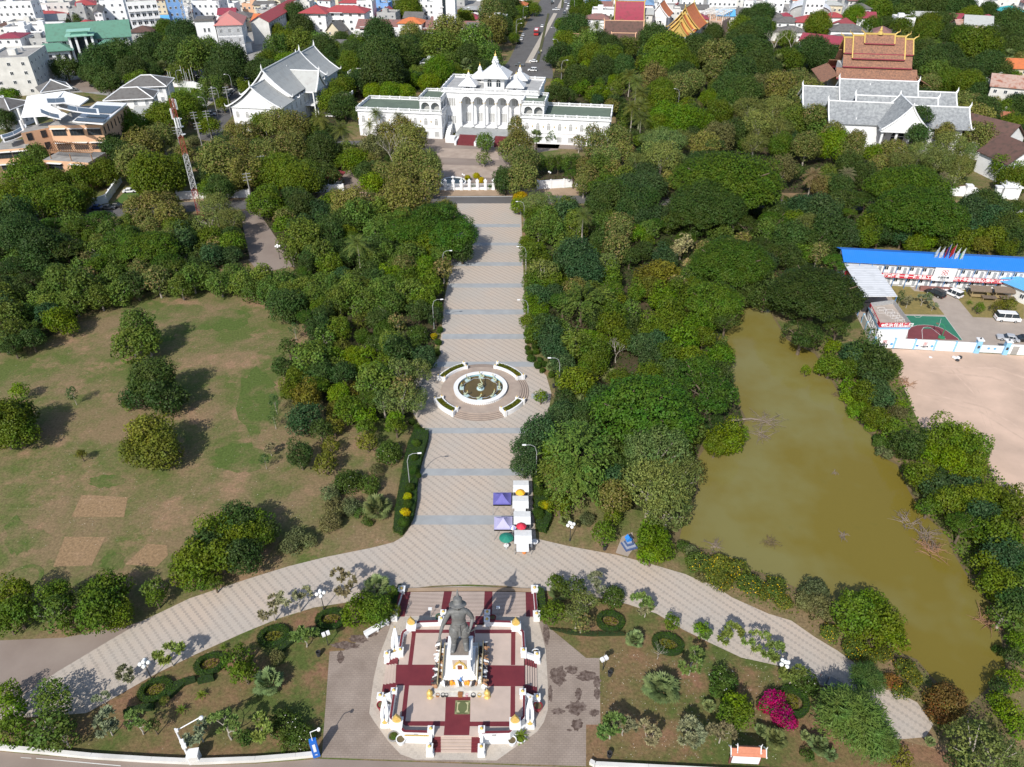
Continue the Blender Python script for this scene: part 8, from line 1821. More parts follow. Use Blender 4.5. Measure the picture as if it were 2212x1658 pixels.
pp_.build('spray_pipe', METAL, ft)
NG = mat('naga_green_gold', (.5, .42, .2), .5, (.3, .45, .38), 6); PB = paint('pale_blue_stone', (.42, .55, .56), .7)
def naga(nm, x, y, z, an, s, lab):
 R = empty('naga_figure', (FCX + x, FCY + y, z), an, lab, 'sculpture', 'serpent figures in the fountain'); MB().box(0, 0, -.2, 1.1 * s, .9 * s, .45).build('block', PB, R)
 m = MB(); P = [(-.4 * s + .35 * s * math.cos(t * 1.4), .25 * s * math.sin(t * 1.4), .3 + .05 * t) for t in range(6)] + [(0, 0, .7 * s), (.2 * s, 0, 1.15 * s), (.35 * s, 0, 1.45 * s), (.55 * s, 0, 1.35 * s)]
 m.tube(P, [.05, .1, .12, .13, .13, .12, .12, .1, .09, .04], 7); m.build('serpent', NG, R, smooth=True); MB().lathe([(.03, 0), (.1, .1), (.02, .35)], (.33 * s, 0, 1.5 * s), 6).build('crest', GOLD, R)
names = ['right', 'far right', 'far', 'far left', 'left', 'near left', 'near', 'near right']
for k in range(8): a = 2 * math.pi * k / 8; naga('n', 3.45 * math.cos(a), 3.45 * math.sin(a), .66, a + math.pi / 2, .8, f'coiled serpent figure at the {names[k]} rim inside the fountain')
R = empty('naga_centrepiece', (FCX, FCY, .5), 0, 'tall twisted serpent pair at the centre of the fountain', 'sculpture'); MB().lathe([(.75, 0), (.7, .3), (.5, .45)], n=20).build('block', PB, R)
m = MB(); m.tube([(.42 * math.cos(t * .8), .42 * math.sin(t * .8) - .15, .5 + t * .055) for t in range(18)] + [(0, .6, 1.7), (0, 1.0, 2.2), (0, 1.2, 2.5)], [.1] * 18 + [.1, .07, .02], 7); m.tube([(0, -.4, .8), (.1, -.9, 1.1), (-.1, -1.2, 1.0), (0, -1.5, 1.4)], [.12, .11, .09, .03], 7); m.build('serpents', NG, R, smooth=True)
for i, (a0, a1) in enumerate(((.45, 1.22), (1.98, 2.72), (3.55, 4.16), (5.26, 5.83))):
 m = MB(); m.arc((0, 0), 7.35, 7.6, .031, .95, a0, a1, 16); m.arc((0, 0), 8.65, 8.9, .031, .95, a0, a1, 16); rail_ = MB()
 for a in (a0, a1): m.box(8.12 * math.cos(a), 8.12 * math.sin(a), .031, 1.5, .25, .9, a)
 m.build('planter_wall', WHITE, ft)
 for a in (a0, a1):
  for r in (7.45, 8.8): MB().box(r * math.cos(a), r * math.sin(a), .031, .5, .5, 1.1, a).build('planter_post', WHITE, ft); MB().lathe([(.12, 0), (.15, .08), (.03, .3)], (r * math.cos(a), r * math.sin(a), 1.131), 8).build('gold_bud', GOLD, ft)
 MB().arc((0, 0), 7.6, 8.65, .031, .6, a0 + .02, a1 - .02, 12).build('soil', MUD, ft)
 rg = np.random.default_rng(i); n = 2600; A = rg.uniform(a0 + .05, a1 - .05, n); Rr = rg.uniform(7.7, 8.55, n); P = np.stack([Rr * np.cos(A), Rr * np.sin(A), .7 + rg.uniform(0, .45, n)], 1)
 hd = link('hedge', quads_mesh('planter_hedge', leaves(P, unit(rg.normal(size=(n, 3)) * .6 + [0, 0, 1.0]), .16, .7, rg), LEAF), None, (FCX, FCY, 0)); hd.color = (.1, .12, .02, 1); tag(hd, ['low clipped hedge in the far right curved planter', 'low clipped hedge in the far left curved planter', 'low clipped hedge in the near left curved planter', 'low clipped hedge in the near right curved planter'][i], 'hedge', 'hedges in the fountain planters')
# ---------------------------------------------------------------- clipped hedges
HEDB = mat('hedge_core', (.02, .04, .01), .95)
def hedge(pts, h, label, dens=34, leaf=.15, colr=(.035, .08, .013, 1), holes=(), group=None, px=True):
 P = [Vector(q) for q in (px_poly(pts) if px else pts)]; c = sum(P, Vector((0, 0))) / len(P); L_ = [p - c for p in P]
 R = empty('hedge', (c.x, c.y, 0), 0, label, 'hedge', group)
 rg = np.random.default_rng(int(abs(c.x * 10 + c.y))); xs = [p.x for p in L_]; ys = [p.y for p in L_]; area = (max(xs) - min(xs)) * (max(ys) - min(ys)); n = int(area * dens)
 X = rg.uniform(min(xs), max(xs), n); Y = rg.uniform(min(ys), max(ys), n); ins = np.zeros(n, bool)
 for i in range(len(L_)):
  a, b = L_[i], L_[(i + 1) % len(L_)]; cond = ((a.y > Y) != (b.y > Y)); xi = (b.x - a.x) * (Y - a.y) / (b.y - a.y + 1e-12) + a.x; ins ^= cond & (X < xi)
 hs = [(*(Vector(at(hx, hy, 0)[:2]) - c), hr) for hx, hy, hr in holes]
 for hx, hy, hr in hs: ins &= ((X - hx) ** 2 + (Y - hy) ** 2 > hr * hr)
 X, Y = X[ins], Y[ins]; Pt = np.stack([X, Y, np.full(len(X), h) + rg.normal(size=len(X)) * .04], 1); Nn = unit(rg.normal(size=Pt.shape) * .35 + [0, 0, 1.0]); V = [leaves(Pt, Nn, leaf, .7, rg)]
 for i in range(len(L_)):
  a, b = L_[i], L_[(i + 1) % len(L_)]; d = b - a; k = int(d.length * h * dens); t = rg.uniform(0, 1, k); nn = np.array([d.y, -d.x, 0]) / max(d.length, 1e-6)
  ar = sum(L_[q].x * L_[(q + 1) % len(L_)].y - L_[(q + 1) % len(L_)].x * L_[q].y for q in range(len(L_))); nn = nn if ar > 0 else -nn
  Q_ = np.stack([a.x + d.x * t, a.y + d.y * t, rg.uniform(.05, h, k)], 1) + nn * rg.normal(size=(k, 1)) * .04; V.append(leaves(Q_, unit(np.tile(nn, (k, 1)) + rg.normal(size=(k, 3)) * .4), leaf, .7, rg))
 for hx, hy, hr in hs:
  k = int(2 * math.pi * hr * h * dens); t = rg.uniform(0, 6.283, k); nn = -np.stack([np.cos(t), np.sin(t), t * 0], 1); Q_ = np.stack([hx + hr * np.cos(t), hy + hr * np.sin(t), rg.uniform(.05, h, k)], 1); V.append(leaves(Q_, unit(nn + rg.normal(size=(k, 3)) * .4), leaf, .7, rg))
 o = link('foliage', quads_mesh('hedge_foliage', np.vstack(V), LEAF), R); o.color = colr
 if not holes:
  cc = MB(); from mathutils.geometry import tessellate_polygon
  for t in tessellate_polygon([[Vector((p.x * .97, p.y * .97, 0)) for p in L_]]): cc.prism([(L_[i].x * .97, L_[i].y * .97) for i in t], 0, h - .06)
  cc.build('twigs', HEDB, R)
 return R
hedge([(896, 934), (927, 937), (925, 958), (912, 1000), (906, 1030), (902, 1055), (901, 1090), (893, 1125), (870, 1160), (850, 1153), (855, 1105), (866, 1045), (874, 1000), (884, 960)], 1.1, 'long clipped hedge along the left edge of the lower promenade', 40, .17)
for x, y, r, c in ((900, 957, 9, 'H'), (896, 987, 9, 'H'), (893, 1016, 12, 'H'), (905, 1028, 6, 'H'), (886, 1053, 11, 'H'), (881, 1072, 9, 'h'), (880, 1088, 10, 'H'), (877, 1107, 10, 'h'), (872, 1127, 12, 'H')): plant(c, x, y, r, 1.5)
hedge([(1150, 1020), (1168, 1022), (1172, 1060), (1188, 1100), (1192, 1128), (1180, 1155), (1158, 1148), (1155, 1100)], 1.1, 'clipped hedge behind the white market stalls', 40, .17)
for x, y, r, c in ((1162, 1038, 11, 'H'), (1166, 1062, 12, 'H'), (1182, 1065, 10, 'H'), (1179, 1092, 10, 'h'), (1164, 1110, 13, 'H'), (1172, 1090, 9, 'l')): plant(c, x, y, r, 1.4)
def ring_hedge(cx, cy, rx, ry, lab, inner=True, tilt=0.0):
 c = at(cx, cy); kx = (at(cx + rx, cy) - c).length; ky = abs(at(cx, cy + ry).y - at(cx, cy - ry).y) / 2
 R = empty('ring_hedge', c, tilt, lab, 'hedge', 'oval ring hedges in the garden'); rg = np.random.default_rng(int(cx)); n = int(kx * ky * 180); t = rg.uniform(0, 6.283, n); q = rg.uniform(.62, 1.0, n)
 P = np.stack([kx * q * np.cos(t), ky * q * np.sin(t), .62 + rg.normal(size=n) * .04], 1); V = [leaves(P, unit(rg.normal(size=P.shape) * .4 + [0, 0, 1]), .15, .7, rg)]
 for f, sg in ((1.0, 1), (.6, -1)):
  k = n // 3; t = rg.uniform(0, 6.283, k); P = np.stack([kx * f * np.cos(t), ky * f * np.sin(t), rg.uniform(.05, .65, k)], 1); V.append(leaves(P, unit(sg * np.stack([np.cos(t), np.sin(t), t * 0], 1) + rg.normal(size=P.shape) * .4), .15, .7, rg))
 o = link('foliage', quads_mesh('ring_foliage', np.vstack(V), LEAF), R); o.color = (.035, .08, .012, 1)
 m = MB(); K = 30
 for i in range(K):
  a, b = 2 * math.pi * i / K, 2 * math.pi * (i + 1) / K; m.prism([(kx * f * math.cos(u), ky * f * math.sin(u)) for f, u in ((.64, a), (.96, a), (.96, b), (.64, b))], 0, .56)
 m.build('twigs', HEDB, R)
 if inner:
  k = int(kx * ky * 40); t = rg.uniform(0, 6.283, k); q = np.sqrt(rg.uniform(0, 1, k)) * .45; P = np.stack([kx * q * np.cos(t), ky * q * np.sin(t), .25 + rg.uniform(0, .2, k)], 1); o = link('inner_plants', quads_mesh('inner_foliage', leaves(P, unit(rg.normal(size=P.shape) * .5 + [0, 0, 1]), .2, .6, rg), LEAF), R); o.color = (.12, .13, .02, 1)
ring_hedge(337, 1494, 36, 26, 'oval ring hedge, largest near the camera pole', tilt=.35); ring_hedge(455, 1438, 34, 24, 'oval ring hedge half under a bushy tree on the left', tilt=.3); ring_hedge(592, 1378, 35, 24, 'oval ring hedge in the middle of the left garden', tilt=.15); ring_hedge(716, 1341, 35, 22, 'oval ring hedge under the big bush near the striped steps', tilt=.1)
ring_hedge(1318, 1346, 31, 22, 'oval ring hedge left of the two on the right garden', tilt=-.2); ring_hedge(1442, 1395, 35, 23, 'oval ring hedge beside the fan palm on the right garden', tilt=-.3); ring_hedge(1710, 1520, 36, 36, 'oval ring hedge beside the magenta bougainvillea', tilt=-.7)
GH = 'curved hedge strips in the garden'
hedge([(360, 1502), (378, 1478), (400, 1470), (423, 1466), (425, 1474), (400, 1482), (385, 1496), (368, 1512)], .6, 'curved hedge strip between two rings near the camera pole', group=GH); hedge([(428, 1472), (440, 1464), (462, 1462), (464, 1472), (440, 1477), (428, 1480)], .6, 'short hedge strip below the bushy tree on the left', group=GH)
hedge([(268, 1540), (285, 1532), (320, 1525), (336, 1525), (333, 1536), (300, 1540), (280, 1547), (268, 1548)], .6, 'low curved hedge strip left of the small yellow bush', group=GH)
hedge([(600, 1405), (622, 1382), (650, 1366), (680, 1362), (708, 1366), (704, 1376), (670, 1376), (640, 1386), (618, 1404), (604, 1420)], .6, 'curved hedge strip joining two rings in the left garden', group=GH)
hedge([(1185, 1360), (1280, 1368), (1350, 1368), (1352, 1374), (1280, 1376), (1230, 1372)], .4, 'thin low hedge line below the right ring', colr=(.06, .05, .02, 1), group=GH)
hedge([(862, 1272), (868, 1271), (858, 1312), (845, 1330), (836, 1330)], 1.0, 'dark hedge beside the left wall of the striped steps'); hedge([(1160, 1278), (1174, 1280), (1178, 1310), (1176, 1335), (1168, 1330)], 1.0, 'bright hedge beside the right wall of the striped steps', colr=(.07, .14, .02, 1))
# ---------------------------------------------------------------- market stalls
STC = mat('white_stall_canvas', (.75, .75, .74), .7, (.6, .6, .58), 1.5, 6)
def stall(cx, cy, wpx, dpx, lab, flap=False):
 a = at(cx - wpx / 2, cy + dpx / 2, 2.5); b = at(cx + wpx / 2, cy + dpx / 2, 2.5); c = at(cx, cy - dpx / 2, 2.5); w = (b - a).x; d = c.y - a.y
 R = empty('market_stall', (a.x, a.y, 0), 0, lab, 'market stall', 'white market stalls'); m = MB(); m.slab((0, 0, 2.42), (w, 0, 2.42), (w, d / 2, 2.62), (0, d / 2, 2.62), .06); m.slab((0, d / 2, 2.62), (w, d / 2, 2.62), (w, d, 2.42), (0, d, 2.42), .06)
 if flap: m.slab((w * .12, -1.3, 2.2), (w * .82, -1.3, 2.2), (w * .82, -.02, 2.36), (w * .12, -.02, 2.36), .05)
 m.build('canopy', STC, R)
 for x, y in ((.08, .08), (w - .08, .08), (.08, d - .08), (w - .08, d - .08)): MB().tube([(x, y, 0), (x, y, 2.4)], .04, 6).build('leg', METAL, R)
 MB().box(w / 2, d / 2, 0, w * .8, d * .6, .85).build('counter', mat('stall_counter', (.25, .2, .18), .8), R); MB().box(w / 2, d * .35, .86, w * .7, .5, .25).build('goods', mat('stall_goods', (.4, .2, .1), .8, (.1, .2, .3), 6), R)
 return R
stall(1125.5, 1050, 34, 25, 'topmost white market stall, behind the yellow parasol'); stall(1124.5, 1084, 35, 27, 'second white market stall, below the yellow parasol', True); stall(1128, 1118, 37, 28, 'third white market stall, above the red parasol'); stall(1130, 1159, 38, 29, 'lowest and largest-looking white market stall, beside the green parasol', True)
def gazebo(x0, x1, y0, y1, colr, lab):
 a, b = at(x0, y1, 2.2), at(x1, y1, 2.2); c = at(x0, y0, 2.2); w = (b - a).x; d = c.y - a.y; R = empty('gazebo', (a.x, a.y, 0), 0, lab, 'gazebo', 'purple pop-up gazebos'); K = 6; m = MB(); ap = (w / 2, d / 2, 3.35)
 cs = [(0, 0), (w, 0), (w, d), (0, d)]
 for i in range(4):
  p, q = cs[i], cs[(i + 1) % 4]
  for k in range(K):
   f0, f1 = k / K, (k + 1) / K; P = lambda u, f: (u[0] + (ap[0] - u[0]) * f, u[1] + (ap[1] - u[1]) * f, 2.25 + (ap[2] - 2.25) * (f ** 1.7))
   m.slab(P(p, f0), P(q, f0), P(q, f1), P(p, f1), .02)
  m.slab((*p, 2.0), (*q, 2.0), (*q, 2.25), (*p, 2.25), .02)
 m.build('canopy', mat(*colr), R)
 for x, y in cs: MB().tube([(x, y, 0), (x, y, 2.22)], .03, 6).build('leg', METAL, R)
gazebo(1065, 1104, 1065, 1091, ('purple_canvas', (.15, .14, .4), .7, (.11, .1, .32), 1), 'deep purple gazebo beside the second white stall'); gazebo(1067, 1107, 1117, 1145, ('lilac_canvas', (.42, .4, .58), .7, (.36, .34, .52), 1), 'faded lilac gazebo beside the third white stall')
def parasol(px, py, rpx, z, c1, c2, lab, n=8, h=.45):
 p = at(px, py, z); r = (at(px + rpx, py, z) - p).x; R = empty('parasol', (p.x, p.y, 0), 0, lab, 'parasol'); m = MB()
 for k in range(n):
  a, b = 2 * math.pi * k / n, 2 * math.pi * (k + 1) / n; P = lambda f, t: (r * f * math.cos(t), r * f * math.sin(t), z + h * (1 - f ** 1.6));
  for f0, f1 in ((1, .6), (.6, .25), (.25, .0)):
   vs = [P(f0, a), P(f0, b), P(f1, b), P(f1, a)]; m.slab(*vs, .02, k % 2)
 m.build('canopy', [paint(*c1, .7), paint(*c2, .7)], R); MB().tube([(0, 0, 0), (0, 0, z + h)], .03, 6).build('pole', METAL, R); MB().lathe([(.3, 0), (.28, .1), (.05, .15)], n=12).build('foot', CONC, R)
parasol(1093.5, 1162, 15.5, 2.2, ('parasol_green', (.01, .19, .13)), ('parasol_green_b', (.015, .21, .145)), 'large dark green parasol left of the lowest white stall', 14, .4)
parasol(1124, 1064, 11, 2.4, ('parasol_yellow', (.75, .42, .02)), ('parasol_orange', (.7, .36, .02)), 'yellow parasol between the two upper white stalls'); parasol(1126, 1137, 11.5, 2.5, ('parasol_red', (.55, .02, .05)), ('parasol_red_b', (.5, .02, .05)), 'red parasol between the two lower white stalls'); parasol(1108.5, 1140, 7.5, 2.3, ('parasol_blue', (.2, .22, .5)), ('parasol_white', (.75, .75, .75)), 'small blue and white parasol beside the lilac gazebo')
PLW = paint('white_plastic', (.78, .78, .78)); PLB = paint('blue_plastic', (.1, .3, .5))
def chair(px, py, rz, m_, lab):
 R = empty('chair', at(px, py), rz, lab, 'chair'); MB().box(0, 0, .42, .45, .45, .05).build('seat', m_, R); MB().box(0, .22, .5, .45, .05, .42).build('backrest', m_, R)
 for x in (-.2, .2):
  for y in (-.2, .2): MB().box(x, y, 0, .05, .05, .42).build('leg', m_, R)
chair(1147, 1184, 0, PLW, 'white plastic chair at the foot of the lowest stall'); chair(1144, 1178, .4, PLB, 'blue plastic chair behind the white one by the lowest stall')
def table(px, py, r, lab):
 R = empty('round_table', at(px, py), 0, lab, 'table'); MB().lathe([(r, .7), (r, .74)], n=16).build('tabletop', PLW, R); MB().tube([(0, 0, 0), (0, 0, .7)], .05, 6).build('leg', PLW, R)
table(1154.5, 1178, .5, 'round white table right of the lowest stall'); table(1093.5, 1186, .38, 'small round white stool table below the green parasol')
R = empty('bicycle', at(1124, 1190), .1, 'bicycle and bags leaning below the lowest white stall', 'bicycle')
for x in (-.5, .5):
 m = MB()
 for k in range(16): a, b = 2 * math.pi * k / 16, 2 * math.pi * (k + 1) / 16; m.tube([(x + .33 * math.cos(a), 0, .35 + .33 * math.sin(a)), (x + .33 * math.cos(b), 0, .35 + .33 * math.sin(b))], .025, 4)
 m.build('wheel', RUB, R)
MB().tube([(-.5, 0, .35), (-.1, 0, .85), (.4, 0, .8), (.5, 0, .35)], .03, 5).tube([(-.1, 0, .85), (0, 0, .35), (.4, 0, .8)], .03, 5).tube([(.4, -.25, .95), (.4, .25, .95)], .02, 5).build('frame', paint('bike_red', (.4, .1, .08)), R)
MB().lathe([(.25, 0), (.3, .2), (.2, .4)], (.5, -.5, 0), 10).build('bag', paint('orange_bag', (.6, .2, .05), .7), R)
# ---------------------------------------------------------------- garden furniture
R = empty('bench', at(815, 1363), math.radians(38), 'long white stone bench at the edge of the left forecourt', 'bench')
MB().box(0, 0, .42, 3.4, .5, .1).build('seat', WHITE, R); MB().box(0, .28, .5, 3.4, .1, .45).build('backrest', WHITE, R)
for x in (-1.5, 0, 1.5): MB().box(x, 0, 0, .2, .45, .42).build('leg', WHITE, R)
def bin_(px, py, lab, m_=DARKM, h=.8): R = empty('litter_bin', at(px, py), .3, lab, 'bin', 'litter bins'); MB().lathe([(.24, .05), (.3, h), (.24, h), (.2, h * .6)], n=14).build('drum', m_, R); MB().tube([(0, 0, 0), (0, 0, h * .9)], .04, 6).build('post', DARKM, R)
for x, y, lab in ((689, 1417, 'litter bin on the left garden grass near the forecourt'), (1317, 1460, 'litter bin on the right garden grass near the forecourt'), (1316, 1635, 'black litter bin under a frangipani at the bottom right'), (1306, 1188, 'green-black pot bin under the shrub above the right path'), (1196, 838, 'small bin beside the lamp right of the fountain')): bin_(x, y, lab)
for x, y, lab in ((1302, 1449, 'white angled floodlight on a pole on the right garden'), (709, 1395, 'white twin floodlight on a pole on the left garden')):
 R = empty('garden_floodlight', at(x, y), .5, lab, 'floodlight'); MB().tube([(0, 0, 0), (0, 0, 2.2)], .05, 6).build('pole', DARKM, R)
 for s_ in (-.25, .3): m = MB(); m.box(s_, 0, 2.2, .4, .5, .3); m.build('lamp_head', PLW, R)
R = empty('kiosk_post', at(684, 1632), .35, 'tall blue and white column post at the corner of the forecourt', 'post'); KB = paint('kiosk_blue', (.02, .14, .55))
MB().box(0, 0, 0, .75, .55, 3.0).build('column', KB, R); MB().box(0, -.29, 1.2, .3, .03, 1.4).build('white_lettering_panel', PLW, R); MB().tube([(0, 0, 3), (0, 0, 4.6), (.9, 0, 4.7)], .05, 6).build('arm', PLW, R); MB().lathe([(.05, -.2), (.2, -.05), (.18, .1)], (.9, 0, 4.6), 10).build('camera_dome', GLOBE, R)
R = empty('camera_pole', at(409, 1640), .35, 'white camera pole with long side arm and equipment boxes', 'pole')
MB().tube([(0, 0, 0), (0, 0, 6)], [.13, .09], 8).build('pole', PLW, R); MB().tube([(0, 0, 5.6), (2.6, 0, 6.6)], .06, 6).build('arm', PLW, R); MB().lathe([(.06, 0), (.22, .12), (.24, .3), (.1, .4)], (2.7, 0, 6.25), 12).build('camera_dome', PLW, R)
for z, s_ in ((2.6, .45), (3.5, .4), (5.7, .3)): MB().box(.15, -.2, z, s_, s_ * .7, s_ * 1.3).build('equipment_box', PLW, R)
R = empty('cabinet', at(423, 1643), .15, 'white electrical cabinet at the foot of the camera pole', 'cabinet'); MB().box(0, 0, 0, 1.1, .9, 1.5).build('body', PLW, R); MB().box(0, 0, 1.5, 1.2, 1.0, .1).build('lid', PLW, R); MB().box(0, -.46, .1, .9, .02, 1.25).build('door', OFFW, R)
# notice board with tiled roof
a = at(1606, 1650); R = empty('notice_board', a, math.radians(-3), 'white notice board under a small orange tiled roof with white finials', 'notice board')
for x in (-1.55, 1.55): MB().box(x, 0, 0, .18, .2, 2.4).build('post', mat('dark_red_post', (.2, .07, .06), .7), R)
MB().box(0, -.2, .5, 2.9, .12, 1.9).build('board', WHITE, R)
rf = MB(); rf.gable(-1.75, 1.75, -.4, .4, 2.5, .5, .1, 'x', .08); rf.gable(-1.15, 1.15, -.36, .36, 2.95, .4, .06, 'x', .08); rf.build('roof', mat('faded_terracotta_tiles', (.5, .2, .12), .8, (.4, .15, .09), 3), R)
e = MB()
for X, zz_, w_ in ((1.85, 2.45, .62), (1.22, 2.92, .43)):
 for s_ in (-1, 1): e.tube([(s_ * X, -w_, zz_), (s_ * X, 0, zz_ + .68), (s_ * X, w_, zz_)], .06, 5); e.tube([(s_ * X, -w_, zz_), (s_ * (X + .05), -w_ - .08, zz_ + .3)], [.08, .02], 5); e.tube([(s_ * X, 0, zz_ + .6), (s_ * (X + .08), 0, zz_ + 1.1)], [.08, .02], 5)
e.build('white_edging', WHITE, R)
# blue shrine and its slab
structure('path', [(1343, 1160), (1366, 1150), (1372, 1180), (1356, 1203), (1330, 1195)], .014, YARD)
R = empty('shrine', at(1359, 1180), .35, 'small stepped blue shrine with bright blue top beside the lime green bush', 'shrine'); BL = paint('shrine_navy', (.07, .11, .24), .6); R.scale = (.72,) * 3
for k in range(4): MB().box(0, .1 * k, .28 * k, 2.6 - .55 * k, 2.4 - .5 * k, .27).build('step', BL if k % 2 == 0 else mat('shrine_pale', (.35, .38, .45), .7), R)
MB().box(0, .5, 1.12, 1.0, .8, .7).gable(-.5, .5, .1, .9, 1.85, .5, .15, 'y', .06).build('house', paint('shrine_blue', (.03, .22, .65), .5), R)
# debris in the pond
TW = mat('dead_wood', (.24, .19, .155), .95, (.16, .13, .1), 2)
def brush(px, py, r, n, lab, m_=TW, flat=.25, fallen=0):
 rd_ = random.Random(int(px)); mb = MB(); c = at(px, py)
 for k in range(n):
  a = rd_.uniform(0, 6.28); l = r * rd_.uniform(.5, 1.1); p = Vector((rd_.uniform(-.3, .3) * r, rd_.uniform(-.3, .3) * r, .05)); d = Vector((math.cos(a), math.sin(a), rd_.uniform(0, flat)))
  q = p + d * l * .5 + Vector((0, 0, rd_.uniform(0, .3))); e_ = p + d * l; mb.tube([p, q, e_], [.05, .035, .012], 4, cap=False)
  for _ in range(3): f = rd_.uniform(.3, 1); s0 = p.lerp(e_, f); mb.tube([s0, s0 + Vector((rd_.uniform(-1, 1), rd_.uniform(-1, 1), rd_.uniform(0, .6))) * l * .35], [.025, .008], 3, cap=False)
 if fallen: mb.tube([Vector((-fallen, 0, .3)), Vector((-fallen * .4, .3, .5)), Vector((0, 0, .2))], [.22, .16, .08], 6)
 R = empty('driftwood', c, 0, lab, 'branches'); mb.build('branches', m_, R)
brush(1652, 912, 3.4, 30, 'large tangle of grey fallen branches lying in the pond', fallen=6); brush(1645, 940, 2.6, 24, 'smaller tangle of fallen branches below the large one'); brush(1662, 1173, 1.4, 40, 'dark round clump of debris floating mid pond', MUD, .1)
brush(1820, 1158, 1.1, 16, 'small pale twig cluster standing in the pond'); brush(1803, 1022, .8, 8, 'thin pale twigs in the pond, right of its middle'); brush(2000, 1160, 2.8, 34, 'brown fallen branches by the right bank'); brush(2010, 1190, 2.8, 34, 'brown dead branches in the water below the right bank', mat('brown_twigs', (.3, .17, .1), .95)); brush(2130, 1345, 2.2, 26, 'brown twigs by the lower right bank', mat('brown_twigs', (.3, .17, .1)))
brush(1805, 855, .8, 20, 'dark driftwood clump at the grassy point of the bank', MUD); brush(1540, 1180, 1.6, 20, 'dry twigs along the near bank of the pond'); brush(1960, 1130, 2.2, 22, 'pale bare branches hanging over the right bank'); brush(1960, 830, 1.8, 24, 'dry brown reeds piled on the bank by the sandy yard', mat('brown_twigs', (.3, .17, .1)))
# ground litter: scattered pale flecks on the lawns
rg = np.random.default_rng(8); n = 1500; q = []
for _ in range(n):
 x, y = rg.uniform(0, 1), rg.uniform(0, 1); px, py = (20 + 820 * x, 700 + 480 * y) if _ % 3 else (1300 + 380 * x, 1400 + 240 * y); p = at(px, py, .03); q.append((p.x, p.y, .035))
P = np.array(q); o = link('leaf_litter', quads_mesh('leaf_litter', leaves(P, unit(rg.normal(size=P.shape) * .3 + [0, 0, 1]), .09, .8, rg, .1), mat('litter', (.6, .55, .45), .9))); tag(o, None, None, None, 'stuff')
o['label'] = 'pale fallen leaves and litter scattered over the dry lawns'; o['category'] = 'leaf litter'
# fallen-leaf stains on the right forecourt
STAIN = mat('brown_leaf_stain', (.17, .13, .11), .95, (.075, .05, .04), 2.2, 8, world_co=True, contrast=.25)
for i, (x, y, rx, ry) in enumerate(((1207, 1460, 17, 20), (1235, 1448, 14, 9), (1268, 1462, 22, 11), (1290, 1475, 8, 12), (1245, 1530, 20, 16), (1250, 1500, 8, 12), (1205, 1537, 14, 7), (1247, 1566, 12, 12), (1180, 1370, 7, 22), (1290, 1500, 7, 12), (1284, 1540, 10, 8), (1189, 1500, 5, 16), (1230, 1578, 5, 3), (745, 1395, 30, 8), (735, 1420, 8, 12), (775, 1380, 22, 9), (800, 1370, 14, 6))):
 structure('leaf_stain', ell(x, y, rx, ry, 22, .28, i + 40), .016 + .0006 * i, STAIN)
# ---------------------------------------------------------------- construction site compound
def W4(x, y, z=0): return T(3, 1, x, y, z)
a = W4(680, 583, 6.0); b = W4(2212, 666, 6.0); rot = math.atan2(b.y - a.y, b.x - a.x); Rb = empty('site_block', (a.x, a.y, 0), rot, 'two-storey white cabin block with long bright blue roof and red slogan banner', 'building')
WB = (b - a).length + 6; c_ = local_of(Rb, 1831 + 0, 536, 6.6); DB = 5.6
MB().box(WB / 2, DB / 2, 0, WB, DB, 5.6).build('wall', WHITE, Rb)
MB().slab((-.8, -.9, 5.75), (WB, -.9, 5.75), (WB, DB / 2, 7.1), (-.8, DB / 2, 7.1), .12).slab((-.8, DB / 2, 7.1), (WB, DB / 2, 7.1), (WB, DB + .8, 6.0), (-.8, DB + .8, 6.0), .12).build('roof', BLUERF, Rb)
MB().box(WB / 2, -.02, 0, WB, .06, .5).build('grey_plinth', GREYW, Rb)
BT = paint('blue_trim', (.06, .22, .5), .5); n = 16; bt = MB()
for i in range(n + 1): bt.box(WB * i / n, -1.12, 0, .1, .1, 5.8)
bt.build('walkway_post', BT, Rb); MB().box(WB / 2, -.62, 2.7, WB, 1.15, .12).build('walkway', GREYW, Rb)
mr = MB(); mr.box(WB / 2, -1.15, 3.75, WB, .05, .05); mr.build('handrail', METAL, Rb)
for i in range(n):
 for f in range(2):
  x = WB * (i + .5) / n; win(W_D, Rb, x - .5, -.02, 1.1 + 2.85 * f, .95, 1.0); win(W_G, Rb, x + .85, -.03, .1 + 2.8 * f, .75, 2.0, name='door')
RED = paint('banner_red', (.5, .015, .035), .6)
MB().box(WB / 2, -1.2, 2.6, WB, .05, 1.05).build('banner', RED, Rb)
FONTM = paint('white_lettering', (.8, .8, .8), .6)
def text(s_, size, parent, loc, rot=(math.pi / 2, 0, 0), m_=None, nm='lettering', ext=.012, sx=1.0):
 cu = bpy.data.curves.new('t', 'FONT'); cu.body = s_; cu.size = size; cu.extrude = ext; cu.align_x = 'CENTER'; cu.align_y = 'CENTER'; cu.offset = size * .028
 o = bpy.data.objects.new('t', cu); COL.objects.link(o); dg = bpy.context.evaluated_depsgraph_get(); dg.update(); me = bpy.data.meshes.new_from_object(o.evaluated_get(dg)); bpy.data.objects.remove(o)
 me.name = nm; me.materials.clear(); me.materials.append(m_ or FONTM); return link(nm, me, parent, loc, rot, (sx, 1, 1))
def lx(zx, zy): return local_of(Rb, 1659 + zx / 4, 414.5 + zy / 4, 3.2)[0]
text('倾情打造一带一路精品工程', .95, Rb, ((lx(1015, 680) + lx(1355, 690)) / 2, -1.25, 3.1)); text('铸就千年丰碑', .95, Rb, ((lx(1560, 700) + lx(1725, 708)) / 2, -1.25, 3.1)); text('勠力同心建中老命运共同体', .95, Rb, ((lx(1748, 712) + lx(2070, 722)) / 2, -1.25, 3.1))
